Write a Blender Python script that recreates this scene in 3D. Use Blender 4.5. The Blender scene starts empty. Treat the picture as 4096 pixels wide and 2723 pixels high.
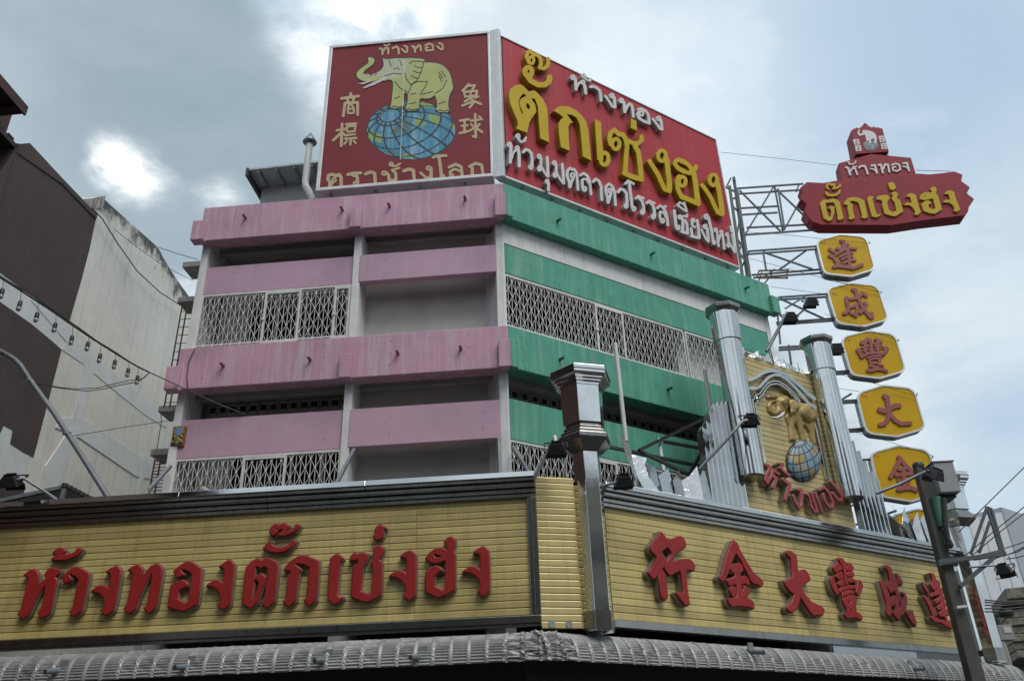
import bpy, bmesh, math, random
import numpy as np
from mathutils import Matrix, Vector, noise
from math import sin, cos, pi, radians, sqrt, atan2

random.seed(7)
scene = bpy.context.scene
COL = scene.collection

# ------------------------------------------------------------------ camera
FPX, PITCH, ROLL = 3345.8, radians(27.729), radians(-1.9886)
ANG_A, ANG_B = radians(-4.3576), radians(33.828)
EYE = np.array([0.0, 0.0, 1.6])
_x = np.array([cos(ROLL), sin(ROLL), 0.0])
_z = np.array([sin(ROLL) * cos(PITCH), -cos(ROLL) * cos(PITCH), sin(PITCH)])
_y = np.cross(_z, _x)
RM = np.stack([_x, _y, _z], 1)          # world -> lens axes (right, down, forward)

cam_data = bpy.data.cameras.new("camera")
cam_data.sensor_width = 36.0
cam_data.lens = FPX / 4096 * 36.0
cam_data.clip_start = 0.1
cam_data.clip_end = 3000.0
cam = bpy.data.objects.new("camera", cam_data)
COL.objects.link(cam)
r, u, b = RM.T @ [1, 0, 0], RM.T @ [0, -1, 0], RM.T @ [0, 0, -1]
cam.matrix_world = Matrix(((r[0], u[0], b[0], EYE[0]), (r[1], u[1], b[1], EYE[1]),
                           (r[2], u[2], b[2], EYE[2]), (0, 0, 0, 1)))
scene.camera = cam

# ------------------------------------------------------------------ sky, sun, exposure
SUN_EL, SUN_AZ = radians(54), radians(146)      # azimuth clockwise from +Y (view direction)
world = bpy.data.worlds.new("World")
scene.world = world
world.use_nodes = True
wn, wl = world.node_tree.nodes, world.node_tree.links
wn.clear()


def wnode(t, **k):
    n = wn.new(t)
    for a, v in k.items():
        setattr(n, a, v)
    return n


def wmath(op, a, b=None, clamp=False):
    n = wnode('ShaderNodeMath', operation=op)
    n.use_clamp = clamp
    for i, v in enumerate((a, b)):
        if v is None:
            continue
        if isinstance(v, (int, float)):
            n.inputs[i].default_value = v
        else:
            wl.new(v, n.inputs[i])
    return n.outputs[0]


def wvmath(op, a, b=None):
    n = wnode('ShaderNodeVectorMath', operation=op)
    for i, v in enumerate((a, b)):
        if v is None:
            continue
        if isinstance(v, tuple):
            n.inputs[i].default_value = v
        else:
            wl.new(v, n.inputs[i])
    return n


def wmix(fac, a, b, blend='MIX'):
    n = wnode('ShaderNodeMix', data_type='RGBA', blend_type=blend)
    for i, v in ((0, fac), (6, a), (7, b)):
        if isinstance(v, (int, float)):
            n.inputs[i].default_value = v
        elif isinstance(v, tuple):
            n.inputs[i].default_value = v
        else:
            wl.new(v, n.inputs[i])
    return n.outputs[2]


sky = wnode('ShaderNodeTexSky', sky_type='NISHITA', sun_disc=False)
sky.sun_elevation, sky.sun_rotation = SUN_EL, SUN_AZ
sky.air_density, sky.dust_density, sky.ozone_density = 1.0, 2.0, 1.0
skyc = wvmath('SCALE', sky.outputs[0])
skyc.inputs[3].default_value = 0.10
tc = wnode('ShaderNodeTexCoord')
dirv = tc.outputs['Generated']
sep = wnode('ShaderNodeSeparateXYZ')
wl.new(dirv, sep.inputs[0])
zz = wmath('ADD', wmath('MAXIMUM', sep.outputs[2], 0.0), 0.22)
px_ = wmath('DIVIDE', sep.outputs[0], zz)
py_ = wmath('DIVIDE', sep.outputs[1], zz)
cmb = wnode('ShaderNodeCombineXYZ')
wl.new(px_, cmb.inputs[0])
wl.new(py_, cmb.inputs[1])


def wnoise(scale, detail, rough, dist=0.0, off=(0, 0, 0)):
    n = wnode('ShaderNodeTexNoise')
    n.inputs['Scale'].default_value = scale
    n.inputs['Detail'].default_value = detail
    n.inputs['Roughness'].default_value = rough
    n.inputs['Distortion'].default_value = dist
    wl.new(wvmath('ADD', cmb.outputs[0], off).outputs[0], n.inputs['Vector'])
    return n.outputs[0]


def lens_dir(px, py):
    d = RM.T @ np.array([(px - 2048) / FPX, (py - 1361.5) / FPX, 1.0])
    return tuple(d / np.linalg.norm(d))


def lobe(px, py, rad_deg):
    """soft cloud mass around one direction of the sky"""
    d = wvmath('DOT_PRODUCT', wvmath('NORMALIZE', dirv).outputs[0], lens_dir(px, py)).outputs['Value']
    k = 1.0 / (1 - cos(radians(rad_deg)))
    t = wmath('MULTIPLY', wmath('SUBTRACT', 1.0, d), -k)
    return wmath('POWER', 2.718, t)


# domain-warped noise in the plane of the cloud layer
warp = wnode('ShaderNodeTexNoise')
warp.inputs['Scale'].default_value = 1.6
warp.inputs['Detail'].default_value = 4
wl.new(cmb.outputs[0], warp.inputs['Vector'])
wv = wvmath('SCALE', wvmath('SUBTRACT', warp.outputs[1], (0.5, 0.5, 0.5)).outputs[0])
wv.inputs[3].default_value = 0.35
cmb = wvmath('ADD', cmb.outputs[0], None)
wl.new(wv.outputs[0], cmb.inputs[1])
n_big = wnoise(1.5, 7, 0.55, 0.0, (3.1, 1.7, 0))
n_fine = wnoise(3.6, 8, 0.58, 0.0, (7.7, 2.3, 0))
n_soft = wnoise(1.9, 5, 0.5, 0.0, (5.2, 4.4, 0))
n_wisp = wnoise(8.0, 9, 0.6, 0.0, (1.7, 9.3, 0))
shape = wmath('ADD', wmath('MULTIPLY', wmath('SUBTRACT', n_big, 0.5), 1.5),
              wmath('ADD', wmath('MULTIPLY', wmath('SUBTRACT', n_fine, 0.5), 1.1),
                    wmath('MULTIPLY', wmath('SUBTRACT', n_wisp, 0.5), 0.5)))
# thin bright veil over blue, thinner towards one side
thin = wmath('ADD', wmath('MULTIPLY', lobe(3900, 300, 14), 0.30), wmath('MULTIPLY', lobe(2500, 300, 8), 0.20))
cover = wmath('SUBTRACT', wmath('ADD', wmath('ADD', wmath('MULTIPLY', wmath('SUBTRACT', n_big, 0.5), 3.6), wmath('MULTIPLY', wmath('SUBTRACT', n_wisp, 0.5), 0.9)), 0.55), thin, True)
blue = wmix(0.75, skyc.outputs[0], (0.385, 0.51, 0.615, 1))
veil = wmix(cover, blue, (0.61, 0.655, 0.68, 1))
veil = wmix(wmath('MULTIPLY', wmath('MULTIPLY', lobe(2650, 420, 9), n_big), 1.15, True), veil, (0.78, 0.82, 0.84, 1))
shade_n = wnode('ShaderNodeMapRange', interpolation_type='SMOOTHSTEP')
wl.new(n_soft, shade_n.inputs[0])
shade_n.inputs[1].default_value, shade_n.inputs[2].default_value = 0.36, 0.64
veil = wmix(wmath('MULTIPLY', lobe(4150, 1750, 6), 0.7), veil, (0.34, 0.44, 0.54, 1))
veil = wmix(wmath('MULTIPLY', shade_n.outputs[0], 0.35), veil, (0.47, 0.55, 0.60, 1))
# heavy grey cloud mass with a torn edge
mass = wmath('ADD', wmath('MULTIPLY', lobe(560, 330, 15), 1.05),
             wmath('ADD', wmath('MULTIPLY', lobe(60, 250, 10), 0.6), wmath('MULTIPLY', lobe(1080, 560, 6.5), 0.55)))
n_mass = wnode('ShaderNodeTexNoise')
n_mass.inputs['Scale'].default_value = 1.35
n_mass.inputs['Detail'].default_value = 3
wl.new(wvmath('ADD', dirv, (2.3, 0.4, 1.1)).outputs[0], n_mass.inputs['Vector'])
clear = wmath('ADD', lobe(3300, 900, 20), wmath('MULTIPLY', lobe(2200, 200, 8), 0.6))
far_mass = wmath('MULTIPLY', wmath('MULTIPLY', wmath('SUBTRACT', n_mass.outputs[0], 0.46), 6.0), wmath('SUBTRACT', 1.0, clear, True))
mass = wmath('ADD', wmath('MULTIPLY', mass, 1.15), wmath('ADD', wmath('MULTIPLY', shape, 1.7), far_mass))
holes = wmath('ADD', wmath('MULTIPLY', lobe(410, 620, 1.8), 0.5),
              wmath('ADD', wmath('MULTIPLY', lobe(560, 715, 2.0), 0.5),
                    wmath('ADD', wmath('MULTIPLY', lobe(1480, 60, 6.0), 0.8), wmath('MULTIPLY', lobe(880, 800, 2.0), 0.36))))
tear = wmath('ADD', wmath('MULTIPLY', wmath('SUBTRACT', n_fine, 0.5), 6.5), wmath('ADD', wmath('MULTIPLY', wmath('SUBTRACT', n_wisp, 0.5), 4.0), 1.0), False)
holes = wmath('MULTIPLY', holes, wmath('MAXIMUM', tear, 0.0))
rs = wnode('ShaderNodeMapRange', interpolation_type='SMOOTHSTEP')
wl.new(wmath('SUBTRACT', mass, wmath('MULTIPLY', holes, 1.1)), rs.inputs[0])
rs.inputs[1].default_value, rs.inputs[2].default_value = 0.12, 0.95
dk = wnode('ShaderNodeMapRange', interpolation_type='SMOOTHSTEP')
wl.new(wmath('ADD', wmath('MULTIPLY', n_soft, 0.6), wmath('MULTIPLY', n_big, 0.4)), dk.inputs[0])
dk.inputs[1].default_value, dk.inputs[2].default_value = 0.36, 0.66
grey = wmix(dk.outputs[0], (0.195, 0.26, 0.31, 1), (0.335, 0.405, 0.455, 1))
clouds = wmix(wmath('MULTIPLY', rs.outputs[0], 0.93), veil, grey)
gl = wnode('ShaderNodeMapRange', interpolation_type='SMOOTHSTEP')
wl.new(holes, gl.inputs[0])
gl.inputs[1].default_value, gl.inputs[2].default_value = 0.16, 1.25
clouds = wmix(gl.outputs[0], clouds, (0.98, 1.0, 1.01, 1))
bg = wnode('ShaderNodeBackground')
bg.inputs['Strength'].default_value = 1.0
wl.new(clouds, bg.inputs['Color'])
wo = wnode('ShaderNodeOutputWorld')
wl.new(bg.outputs[0], wo.inputs['Surface'])

sun_data = bpy.data.lights.new("sun", 'SUN')
sun_data.energy = 1.5
sun_data.angle = radians(34)
sun_data.color = (1.0, 0.95, 0.88)
sun = bpy.data.objects.new("sun", sun_data)
COL.objects.link(sun)
sd = Vector((sin(SUN_AZ) * cos(SUN_EL), cos(SUN_AZ) * cos(SUN_EL), sin(SUN_EL)))
sun.rotation_euler = sd.to_track_quat('Z', 'Y').to_euler()
sun.location = (20, -10, 40)

scene.view_settings.view_transform = 'Standard'
scene.view_settings.look = 'None'
scene.view_settings.exposure = 0.50
scene.view_settings.gamma = 1.0
scene.view_settings.use_curve_mapping = False


# ------------------------------------------------------------------ helpers
class Fr:
    """upright plane: u runs along it, n out of it, z up"""
    def __init__(s, o, ang):
        s.o = np.array([o[0], o[1], 0.0])
        s.ang = ang
        s.d = np.array([cos(ang), sin(ang), 0.0])
        s.n = np.array([sin(ang), -cos(ang), 0.0])

    def P(s, u, n, z):
        p = s.o + s.d * u + s.n * n
        return (p[0], p[1], z)

    def hit(s, x, y, n=0.0):
        d = RM.T @ np.array([(x - 2048) / FPX, (y - 1361.5) / FPX, 1.0])
        t = ((s.o + s.n * n - EYE) @ s.n) / (d @ s.n)
        p = EYE + d * t
        return float((p - s.o) @ s.d), float(p[2])


def proj_axis_z(xy, py):
    """height on a vertical line through xy that appears at photo row py"""
    lo, hi = -5.0, 60.0
    for _ in range(50):
        m = (lo + hi) / 2
        v = RM @ (np.array([xy[0], xy[1], m]) - EYE)
        if v[1] / v[2] * FPX + 1361.5 > py:
            lo = m
        else:
            hi = m
    return (lo + hi) / 2


V0 = (-0.0614, 13.0)
A = Fr(V0, ANG_A)
B = Fr(V0, ANG_B)

ZOOM = dict(S=(0, 0, 1.0),
            z1a=(0, 300, 1.5682), z2a=(0, 1200, 1.96), z3a=(700, 650, 1.685), z4a=(600, 1250, 1.5727),
            Z5=(1200, 100, 2.0906), Z6=(1950, 100, 1.4933), z1b=(2800, 400, 1.7425), zR2=(1950, 1000, 1.7426),
            z3b=(2800, 1150, 1.65), z4b=(3300, 900, 1.7425), z5b=(3300, 1750, 1.6118), z6b=(2000, 1900, 1.685),
            z7b=(0, 1850, 1.796), z8b=(1000, 1850, 1.685),
            F1=(50, 2150, 4.48), F2=(500, 2150, 4.48), F3=(940, 2080, 4.238), F4=(1300, 2080, 4.2375),
            F5=(1540, 2080, 4.237), C1=(2550, 2100, 4.3556), C2=(2840, 2130, 4.6115), C3=(3100, 2170, 4.9),
            C4=(3280, 2200, 5.058), C5=(3480, 2230, 5.227), C6=(3650, 2260, 5.227),
            G1=(2000, 150, 2.85), G2=(2350, 420, 2.9583), G3=(2000, 500, 3.92), G4=(2430, 680, 3.92),
            G5=(2230, 270, 5.242), G6=(3240, 650, 3.5742), Q1=(3250, 920, 7.4667), Q2=(3300, 1120, 7.4667),
            Q3=(3350, 1300, 6.5333), Q4=(3420, 1520, 6.2733), Q5=(3470, 1760, 6.031), T1=(3020, 1820, 5.8075),
            R1=(3370, 480, 6.03), E1=(2980, 1450, 3.135))


def S(zf, x, y):
    x0, y0, s = ZOOM[zf]
    return x0 + x / s, y0 + y / s


def hz(fr, zf, x, y, n=0.0):
    return fr.hit(*S(zf, x, y), n)


def at(fr, zf, x, y, n=0.0):
    u, z = hz(fr, zf, x, y, n)
    return fr.P(u, n, z)


# ------------------------------------------------------------------ materials
MATS = {}


def mat(name, base, rough=0.6, metal=0.0, var=0.12, scale=3.0, streak=None, streak_amt=0.5, dirt=None,
        dirt_amt=0.0, dirt_scale=1.2, bump=0.0, bump_scale=40.0, spec=0.5, objvar=0.0, aniso=None, coat=0.0):
    if name in MATS:
        return MATS[name]
    m = bpy.data.materials.new(name)
    m.use_nodes = True
    nt = m.node_tree
    bs = nt.nodes['Principled BSDF']
    L = nt.links
    geo = nt.nodes.new('ShaderNodeNewGeometry')

    def noi(vec_scale, sc, det=5, rough_=0.6):
        mp = nt.nodes.new('ShaderNodeMapping')
        mp.inputs['Scale'].default_value = vec_scale
        L.new(geo.outputs['Position'], mp.inputs['Vector'])
        n = nt.nodes.new('ShaderNodeTexNoise')
        n.inputs['Scale'].default_value = sc
        n.inputs['Detail'].default_value = det
        n.inputs['Roughness'].default_value = rough_
        L.new(mp.outputs[0], n.inputs['Vector'])
        return n.outputs[0]

    def ramp(src, a, b_):
        r_ = nt.nodes.new('ShaderNodeMapRange')
        r_.inputs[1].default_value, r_.inputs[2].default_value = a, b_
        L.new(src, r_.inputs[0])
        return r_.outputs[0]

    def mix(f, a, b_):
        x = nt.nodes.new('ShaderNodeMix')
        x.data_type = 'RGBA'
        for i, v in ((0, f), (6, a), (7, b_)):
            if isinstance(v, tuple):
                x.inputs[i].default_value = v
            elif isinstance(v, float):
                x.inputs[i].default_value = v
            else:
                L.new(v, x.inputs[i])
        return x.outputs[2]

    def mul(a, k):
        x = nt.nodes.new('ShaderNodeMath')
        x.operation = 'MULTIPLY'
        L.new(a, x.inputs[0])
        x.inputs[1].default_value = k
        return x.outputs[0]

    c4 = lambda c: (c[0], c[1], c[2], 1.0)
    lo = tuple(max(0, c * (1 - var)) for c in base)
    hi = tuple(min(1, c * (1 + var)) for c in base)
    col = mix(ramp(noi((1, 1, 1), scale), 0.3, 0.7), c4(lo), c4(hi))
    if streak:
        s1 = ramp(noi((9, 9, 0.45), 1.0, 6, 0.65), 0.50, 0.66)
        col = mix(mul(s1, streak_amt), col, c4(streak))
        s2 = ramp(noi((28, 28, 1.1), 1.0, 4, 0.6), 0.54, 0.68)
        col = mix(mul(s2, streak_amt * 0.6), col, c4(streak))
    if dirt:
        d1 = ramp(noi((1, 1, 1), dirt_scale, 8, 0.7), 0.48, 0.72)
        col = mix(mul(d1, dirt_amt), col, c4(dirt))
    if objvar:                                       # each slat or sheet slightly its own tone
        oi = nt.nodes.new('ShaderNodeObjectInfo')
        hv = nt.nodes.new('ShaderNodeHueSaturation')
        vr = nt.nodes.new('ShaderNodeMapRange')
        vr.inputs[3].default_value, vr.inputs[4].default_value = 1 - objvar, 1 + objvar
        L.new(oi.outputs['Random'], vr.inputs[0])
        L.new(vr.outputs[0], hv.inputs['Value'])
        L.new(col, hv.inputs['Color'])
        col = hv.outputs[0]
    L.new(col, bs.inputs['Base Color'])
    rr = nt.nodes.new('ShaderNodeMapRange')
    rr.inputs[3].default_value, rr.inputs[4].default_value = max(0.02, rough - 0.08), min(1, rough + 0.08)
    L.new(noi((1, 1, 1), scale * 2.3), rr.inputs[0])
    L.new(rr.outputs[0], bs.inputs['Roughness'])
    bs.inputs['Metallic'].default_value = metal
    bs.inputs['Specular IOR Level'].default_value = spec
    if coat:
        bs.inputs['Coat Weight'].default_value = coat
    if bump:
        bp = nt.nodes.new('ShaderNodeBump')
        bp.inputs['Strength'].default_value = bump
        bp.inputs['Distance'].default_value = 0.02
        L.new(noi(aniso or (1, 1, 1), bump_scale), bp.inputs['Height'])
        L.new(bp.outputs[0], bs.inputs['Normal'])
    MATS[name] = m
    return m


def glass_mat(name, base, rough=0.08):
    m = mat(name, base, rough, 0.0, 0.1, 2.0)
    m.node_tree.nodes['Principled BSDF'].inputs['Specular IOR Level'].default_value = 0.3
    return m


PINK = mat('pink_paint', (0.49, 0.275, 0.37), 0.75, var=0.14, scale=0.9, streak=(0.55, 0.47, 0.50), streak_amt=0.65,
           dirt=(0.22, 0.14, 0.17), dirt_amt=0.22, bump=0.15, bump_scale=30)
PINK2 = mat('pink_paint_clean', (0.485, 0.305, 0.40), 0.75, var=0.10, scale=0.8, streak=(0.50, 0.37, 0.44), streak_amt=0.35,
            dirt=(0.24, 0.15, 0.19), dirt_amt=0.15, bump=0.12, bump_scale=30)
GREEN = mat('green_paint', (0.066, 0.295, 0.215), 0.72, var=0.10, streak=(0.24, 0.42, 0.34), streak_amt=0.5,
            dirt=(0.035, 0.17, 0.12), dirt_amt=0.35, bump=0.12, bump_scale=30)
WHITE = mat('white_paint', (0.68, 0.68, 0.68), 0.8, var=0.06, streak=(0.40, 0.39, 0.39), streak_amt=0.35,
            dirt=(0.30, 0.28, 0.26), dirt_amt=0.25, bump=0.1)
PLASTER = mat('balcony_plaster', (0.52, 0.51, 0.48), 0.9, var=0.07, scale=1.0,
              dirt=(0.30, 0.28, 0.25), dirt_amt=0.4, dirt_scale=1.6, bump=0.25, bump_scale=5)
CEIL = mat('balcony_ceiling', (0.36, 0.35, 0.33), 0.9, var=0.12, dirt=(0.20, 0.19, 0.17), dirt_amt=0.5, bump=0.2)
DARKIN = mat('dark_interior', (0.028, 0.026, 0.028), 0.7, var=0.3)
GLASS = glass_mat('window_glass', (0.012, 0.014, 0.016), 0.2)
GRILLE = mat('grille_paint', (0.62, 0.62, 0.60), 0.5, var=0.08, dirt=(0.32, 0.22, 0.14), dirt_amt=0.35, dirt_scale=5)
YEL = mat('gold_slat', (0.51, 0.415, 0.165), 0.42, 0.10, objvar=0.13, var=0.10, scale=1.6, streak=(0.33, 0.235, 0.075),
          streak_amt=0.40, dirt=(0.26, 0.18, 0.06), dirt_amt=0.35, dirt_scale=0.9, bump=0.05, bump_scale=8)
YEL2 = mat('gold_slat_corner', (0.56, 0.47, 0.21), 0.36, 0.12, objvar=0.08, var=0.08, scale=1.6, streak=(0.40, 0.27, 0.07),
           streak_amt=0.35, dirt=(0.28, 0.18, 0.06), dirt_amt=0.25, dirt_scale=0.9)
YEL3 = mat('gold_slat_tower', (0.48, 0.40, 0.19), 0.42, 0.10, objvar=0.08, var=0.08, scale=1.6, streak=(0.34, 0.24, 0.08),
           streak_amt=0.35, dirt=(0.22, 0.15, 0.06), dirt_amt=0.3, dirt_scale=0.9)
BACK = mat('slat_backing', (0.045, 0.028, 0.016), 0.9, var=0.3)
CHROME = mat('stainless_steel', (0.66, 0.66, 0.65), 0.10, 1.0, var=0.05, scale=2.0, bump=0.06, bump_scale=1.6,
             dirt=(0.30, 0.28, 0.26), dirt_amt=0.25, dirt_scale=3.0)
CHROME2 = mat('dark_reflect_steel', (0.33, 0.32, 0.30), 0.22, 1.0, var=0.15, scale=2.0, bump=0.08, bump_scale=3,
              streak=(0.16, 0.15, 0.13), streak_amt=0.4, dirt=(0.14, 0.125, 0.11), dirt_amt=0.5, dirt_scale=2.0)  # dark street reflections put into the steel colour, with streaks and dirt
BLADE = mat('wavy_steel', (0.62, 0.62, 0.61), 0.08, 1.0, var=0.06, scale=2.0, bump=0.55, bump_scale=3.5, dirt=(0.3, 0.28, 0.26), dirt_amt=0.3, dirt_scale=3.0)
RED = mat('red_acrylic', (0.29, 0.020, 0.018), 0.42, var=0.10, scale=2.0, dirt=(0.17, 0.012, 0.012), dirt_amt=0.35, spec=0.3)
RETURN = mat('letter_return', (0.27, 0.25, 0.21), 0.45, 0.4, var=0.2, scale=6, dirt=(0.05, 0.04, 0.03), dirt_amt=0.6,
             dirt_scale=6)
REDBOARD = mat('billboard_red', (0.37, 0.040, 0.052), 0.5, spec=0.18, objvar=0.05, var=0.06, scale=0.6, streak=(0.38, 0.085, 0.09), streak_amt=0.3)
REDPRINT = mat('billboard_print_red', (0.20, 0.026, 0.034), 0.55, spec=0.25, var=0.06, scale=0.6)
WFRAME = mat('billboard_frame', (0.60, 0.61, 0.61), 0.45, 0.3, var=0.08, scale=5, streak=(0.42, 0.42, 0.42), streak_amt=0.4)
GOLDL = mat('gold_letter', (0.47, 0.33, 0.014), 0.5, spec=0.2, var=0.07, scale=2)
WHITEL = mat('white_letter', (0.55, 0.54, 0.54), 0.5, var=0.06, dirt=(0.32, 0.26, 0.20), dirt_amt=0.4, dirt_scale=4)
TAN = mat('tan_print', (0.46, 0.36, 0.20), 0.55, var=0.1)
OLIVE = mat('elephant_print', (0.44, 0.46, 0.19), 0.6, spec=0.15, var=0.18, scale=0.9, dirt=(0.36, 0.46, 0.34), dirt_amt=0.6, dirt_scale=0.8)
INK = mat('print_ink', (0.020, 0.034, 0.036), 0.6, var=0.2)
BLUEP = mat('globe_print_blue', (0.08, 0.26, 0.40), 0.6, spec=0.15, var=0.25, scale=2.2, streak=(0.34, 0.50, 0.58), streak_amt=0.6)
GREENP = mat('globe_print_green', (0.24, 0.36, 0.09), 0.55, var=0.15)
GREYP = mat('globe_print_grey', (0.10, 0.16, 0.16), 0.55, var=0.15)
PLATEY = mat('plate_yellow', (0.56, 0.33, 0.006), 0.42, spec=0.2, var=0.06, scale=1.5)
PLATER = mat('plate_red', (0.27, 0.062, 0.058), 0.55, var=0.08)
MAROON = mat('maroon_sign', (0.235, 0.016, 0.028), 0.5, spec=0.2, var=0.12, scale=1.5, bump=0.25, bump_scale=1.5)
STEEL = mat('galvanised_steel', (0.26, 0.29, 0.32), 0.5, 0.6, var=0.15, dirt=(0.12, 0.09, 0.07), dirt_amt=0.4, dirt_scale=5)
TRUSS = mat('painted_truss', (0.075, 0.09, 0.10), 0.6, 0.0, var=0.2, dirt=(0.10, 0.06, 0.04), dirt_amt=0.4, dirt_scale=6)
BLACKM = mat('black_housing', (0.018, 0.018, 0.02), 0.45, var=0.3)
CABLE = mat('black_cable', (0.02, 0.02, 0.022), 0.6, var=0.2)
AWN = mat('awning_aluminium', (0.36, 0.36, 0.36), 0.5, 0.30, objvar=0.10, var=0.12, scale=3, streak=(0.30, 0.29, 0.28), streak_amt=0.5,
          dirt=(0.10, 0.09, 0.08), dirt_amt=0.5, dirt_scale=2.5)
CONC = mat('weathered_concrete', (0.30, 0.29, 0.28), 0.9, var=0.15, streak=(0.10, 0.10, 0.09), streak_amt=0.5,
           dirt=(0.08, 0.08, 0.07), dirt_amt=0.5, bump=0.3)


# ------------------------------------------------------------------ mesh builder and objects
ORG = {}


class MB:
    def __init__(s):
        s.v, s.f, s.m, s.sm = [], [], [], []

    def add(s, verts, faces, mi=0, smooth=False):
        o = len(s.v)
        s.v += [tuple(float(c) for c in p) for p in verts]
        for f in faces:
            s.f.append(tuple(o + i for i in f))
            s.m.append(mi)
            s.sm.append(smooth)
        return s

    def hexa(s, p, mi=0):
        """p: 4 bottom + 4 top corners"""
        return s.add(p, [(3, 2, 1, 0), (4, 5, 6, 7), (0, 1, 5, 4), (1, 2, 6, 5), (2, 3, 7, 6), (3, 0, 4, 7)], mi)

    def box(s, fr, u0, u1, n0, n1, z0, z1, mi=0):
        if u0 > u1: u0, u1 = u1, u0
        if n0 > n1: n0, n1 = n1, n0
        P = fr.P
        return s.hexa([P(u0, n1, z0), P(u1, n1, z0), P(u1, n0, z0), P(u0, n0, z0),
                       P(u0, n1, z1), P(u1, n1, z1), P(u1, n0, z1), P(u0, n0, z1)], mi)

    def prism(s, fr, poly, n0, n1, mi=0):
        """outline in (u, z) extruded from n0 to n1"""
        k = len(poly)
        ar = sum(poly[i][0] * poly[(i + 1) % k][1] - poly[(i + 1) % k][0] * poly[i][1] for i in range(k))
        if ar < 0:
            poly = poly[::-1]
        vs = [fr.P(a, max(n0, n1), z) for a, z in poly] + [fr.P(a, min(n0, n1), z) for a, z in poly]
        fs = [tuple(range(k)), tuple(range(2 * k - 1, k - 1, -1))]
        fs += [((i + 1) % k, i, k + i, k + (i + 1) % k) for i in range(k)]
        return s.add(vs, fs, mi)

    def plan(s, pts, z0, z1, mi=0):
        """plan outline (x, y) extruded in z"""
        k = len(pts)
        ar = sum(pts[i][0] * pts[(i + 1) % k][1] - pts[(i + 1) % k][0] * pts[i][1] for i in range(k))
        if ar < 0:
            pts = pts[::-1]
        vs = [(p[0], p[1], z0) for p in pts] + [(p[0], p[1], z1) for p in pts]
        fs = [tuple(range(k - 1, -1, -1)), tuple(range(k, 2 * k))]
        fs += [(i, (i + 1) % k, k + (i + 1) % k, k + i) for i in range(k)]
        return s.add(vs, fs, mi)

    def tube(s, pts, r, seg=8, mi=0, caps=True, r1=None):
        pts = [Vector(p) for p in pts]
        n = len(pts)
        rings = []
        prev = None
        for i, p in enumerate(pts):
            t = (pts[min(i + 1, n - 1)] - pts[max(i - 1, 0)]).normalized()
            if prev is None:
                a = t.orthogonal().normalized()
            else:
                a = (prev - t * prev.dot(t)).normalized()
            prev = a
            b_ = t.cross(a)
            rr = r if r1 is None else r + (r1 - r) * i / (n - 1)
            rings.append([p + (a * cos(2 * pi * j / seg) + b_ * sin(2 * pi * j / seg)) * rr for j in range(seg)])
        vs = [q for ring in rings for q in ring]
        fs = []
        for i in range(n - 1):
            for j in range(seg):
                k = (j + 1) % seg
                fs.append((i * seg + j, i * seg + k, (i + 1) * seg + k, (i + 1) * seg + j))
        s.add(vs, fs, mi, seg > 5)
        if caps:
            s.add(rings[0], [tuple(range(seg - 1, -1, -1))], mi)
            s.add(rings[-1], [tuple(range(seg))], mi)
        return s

    def bar(s, p, q, w, h=None, mi=0):
        """rectangular bar between two points"""
        p, q = Vector(p), Vector(q)
        h = h or w
        t = (q - p).normalized()
        up = Vector((0, 0, 1)) if abs(t.z) < 0.95 else Vector((0, 1, 0))
        a = t.cross(up).normalized()
        b_ = a.cross(t)
        a, b_ = a * w / 2, b_ * h / 2
        return s.hexa([p - a - b_, p + a - b_, p + a + b_, p - a + b_, q - a - b_, q + a - b_, q + a + b_, q - a + b_], mi)

    def lathe(s, xy, prof, seg=24, mi=0, rot=0.0, smooth=True):
        """prof: list of (radius, z); seg=6 gives hexagons"""
        vs, fs = [], []
        for r_, z in prof:
            vs += [(xy[0] + r_ * cos(rot + 2 * pi * j / seg), xy[1] + r_ * sin(rot + 2 * pi * j / seg), z) for j in range(seg)]
        for i in range(len(prof) - 1):
            for j in range(seg):
                k = (j + 1) % seg
                fs.append((i * seg + j, i * seg + k, (i + 1) * seg + k, (i + 1) * seg + j))
        s.add(vs, fs, mi, smooth)
        s.add(vs[:seg], [tuple(range(seg - 1, -1, -1))], mi)
        s.add(vs[-seg:], [tuple(range(seg))], mi)
        return s

    def mesh(s, name, mats, off=(0, 0, 0)):
        me = bpy.data.meshes.new(name)
        vs = [(a - off[0], b_ - off[1], c - off[2]) for a, b_, c in s.v]
        me.from_pydata(vs, [], s.f)
        for m_ in (mats if isinstance(mats, (list, tuple)) else [mats]):
            me.materials.append(m_)
        me.polygons.foreach_set('material_index', s.m)
        me.polygons.foreach_set('use_smooth', s.sm)
        me.update()
        return me

    def build(s, name, mats, parent=None, bevel=0.0, **tags):
        off = ORG.get(parent.name, (0, 0, 0)) if parent else (0, 0, 0)
        if parent is None and s.v:
            a = np.array(s.v)
            off = (float(a[:, 0].mean()), float(a[:, 1].mean()), float(a[:, 2].min()))
        o = bpy.data.objects.new(name, s.mesh(name, mats, off))
        return reg(o, parent, off, bevel, **tags)


def reg(o, parent, off, bevel=0.0, label=None, cat=None, group=None, kind=None):
    COL.objects.link(o)
    if parent:
        o.parent = parent
    else:
        o.location = off
    ORG[o.name] = off
    if bevel:
        md = o.modifiers.new('bevel', 'BEVEL')
        md.width, md.segments, md.limit_method = bevel, 2, 'ANGLE'
    for k, v in (('label', label), ('category', cat), ('group', group), ('kind', kind)):
        if v:
            o[k] = v
    return o


def thing(name, label, cat, base, group=None):
    o = bpy.data.objects.new(name, None)
    o.empty_display_size = 0.3
    base = tuple(float(c) for c in base)
    return reg(o, None, base, label=label, cat=cat, group=group)


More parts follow.
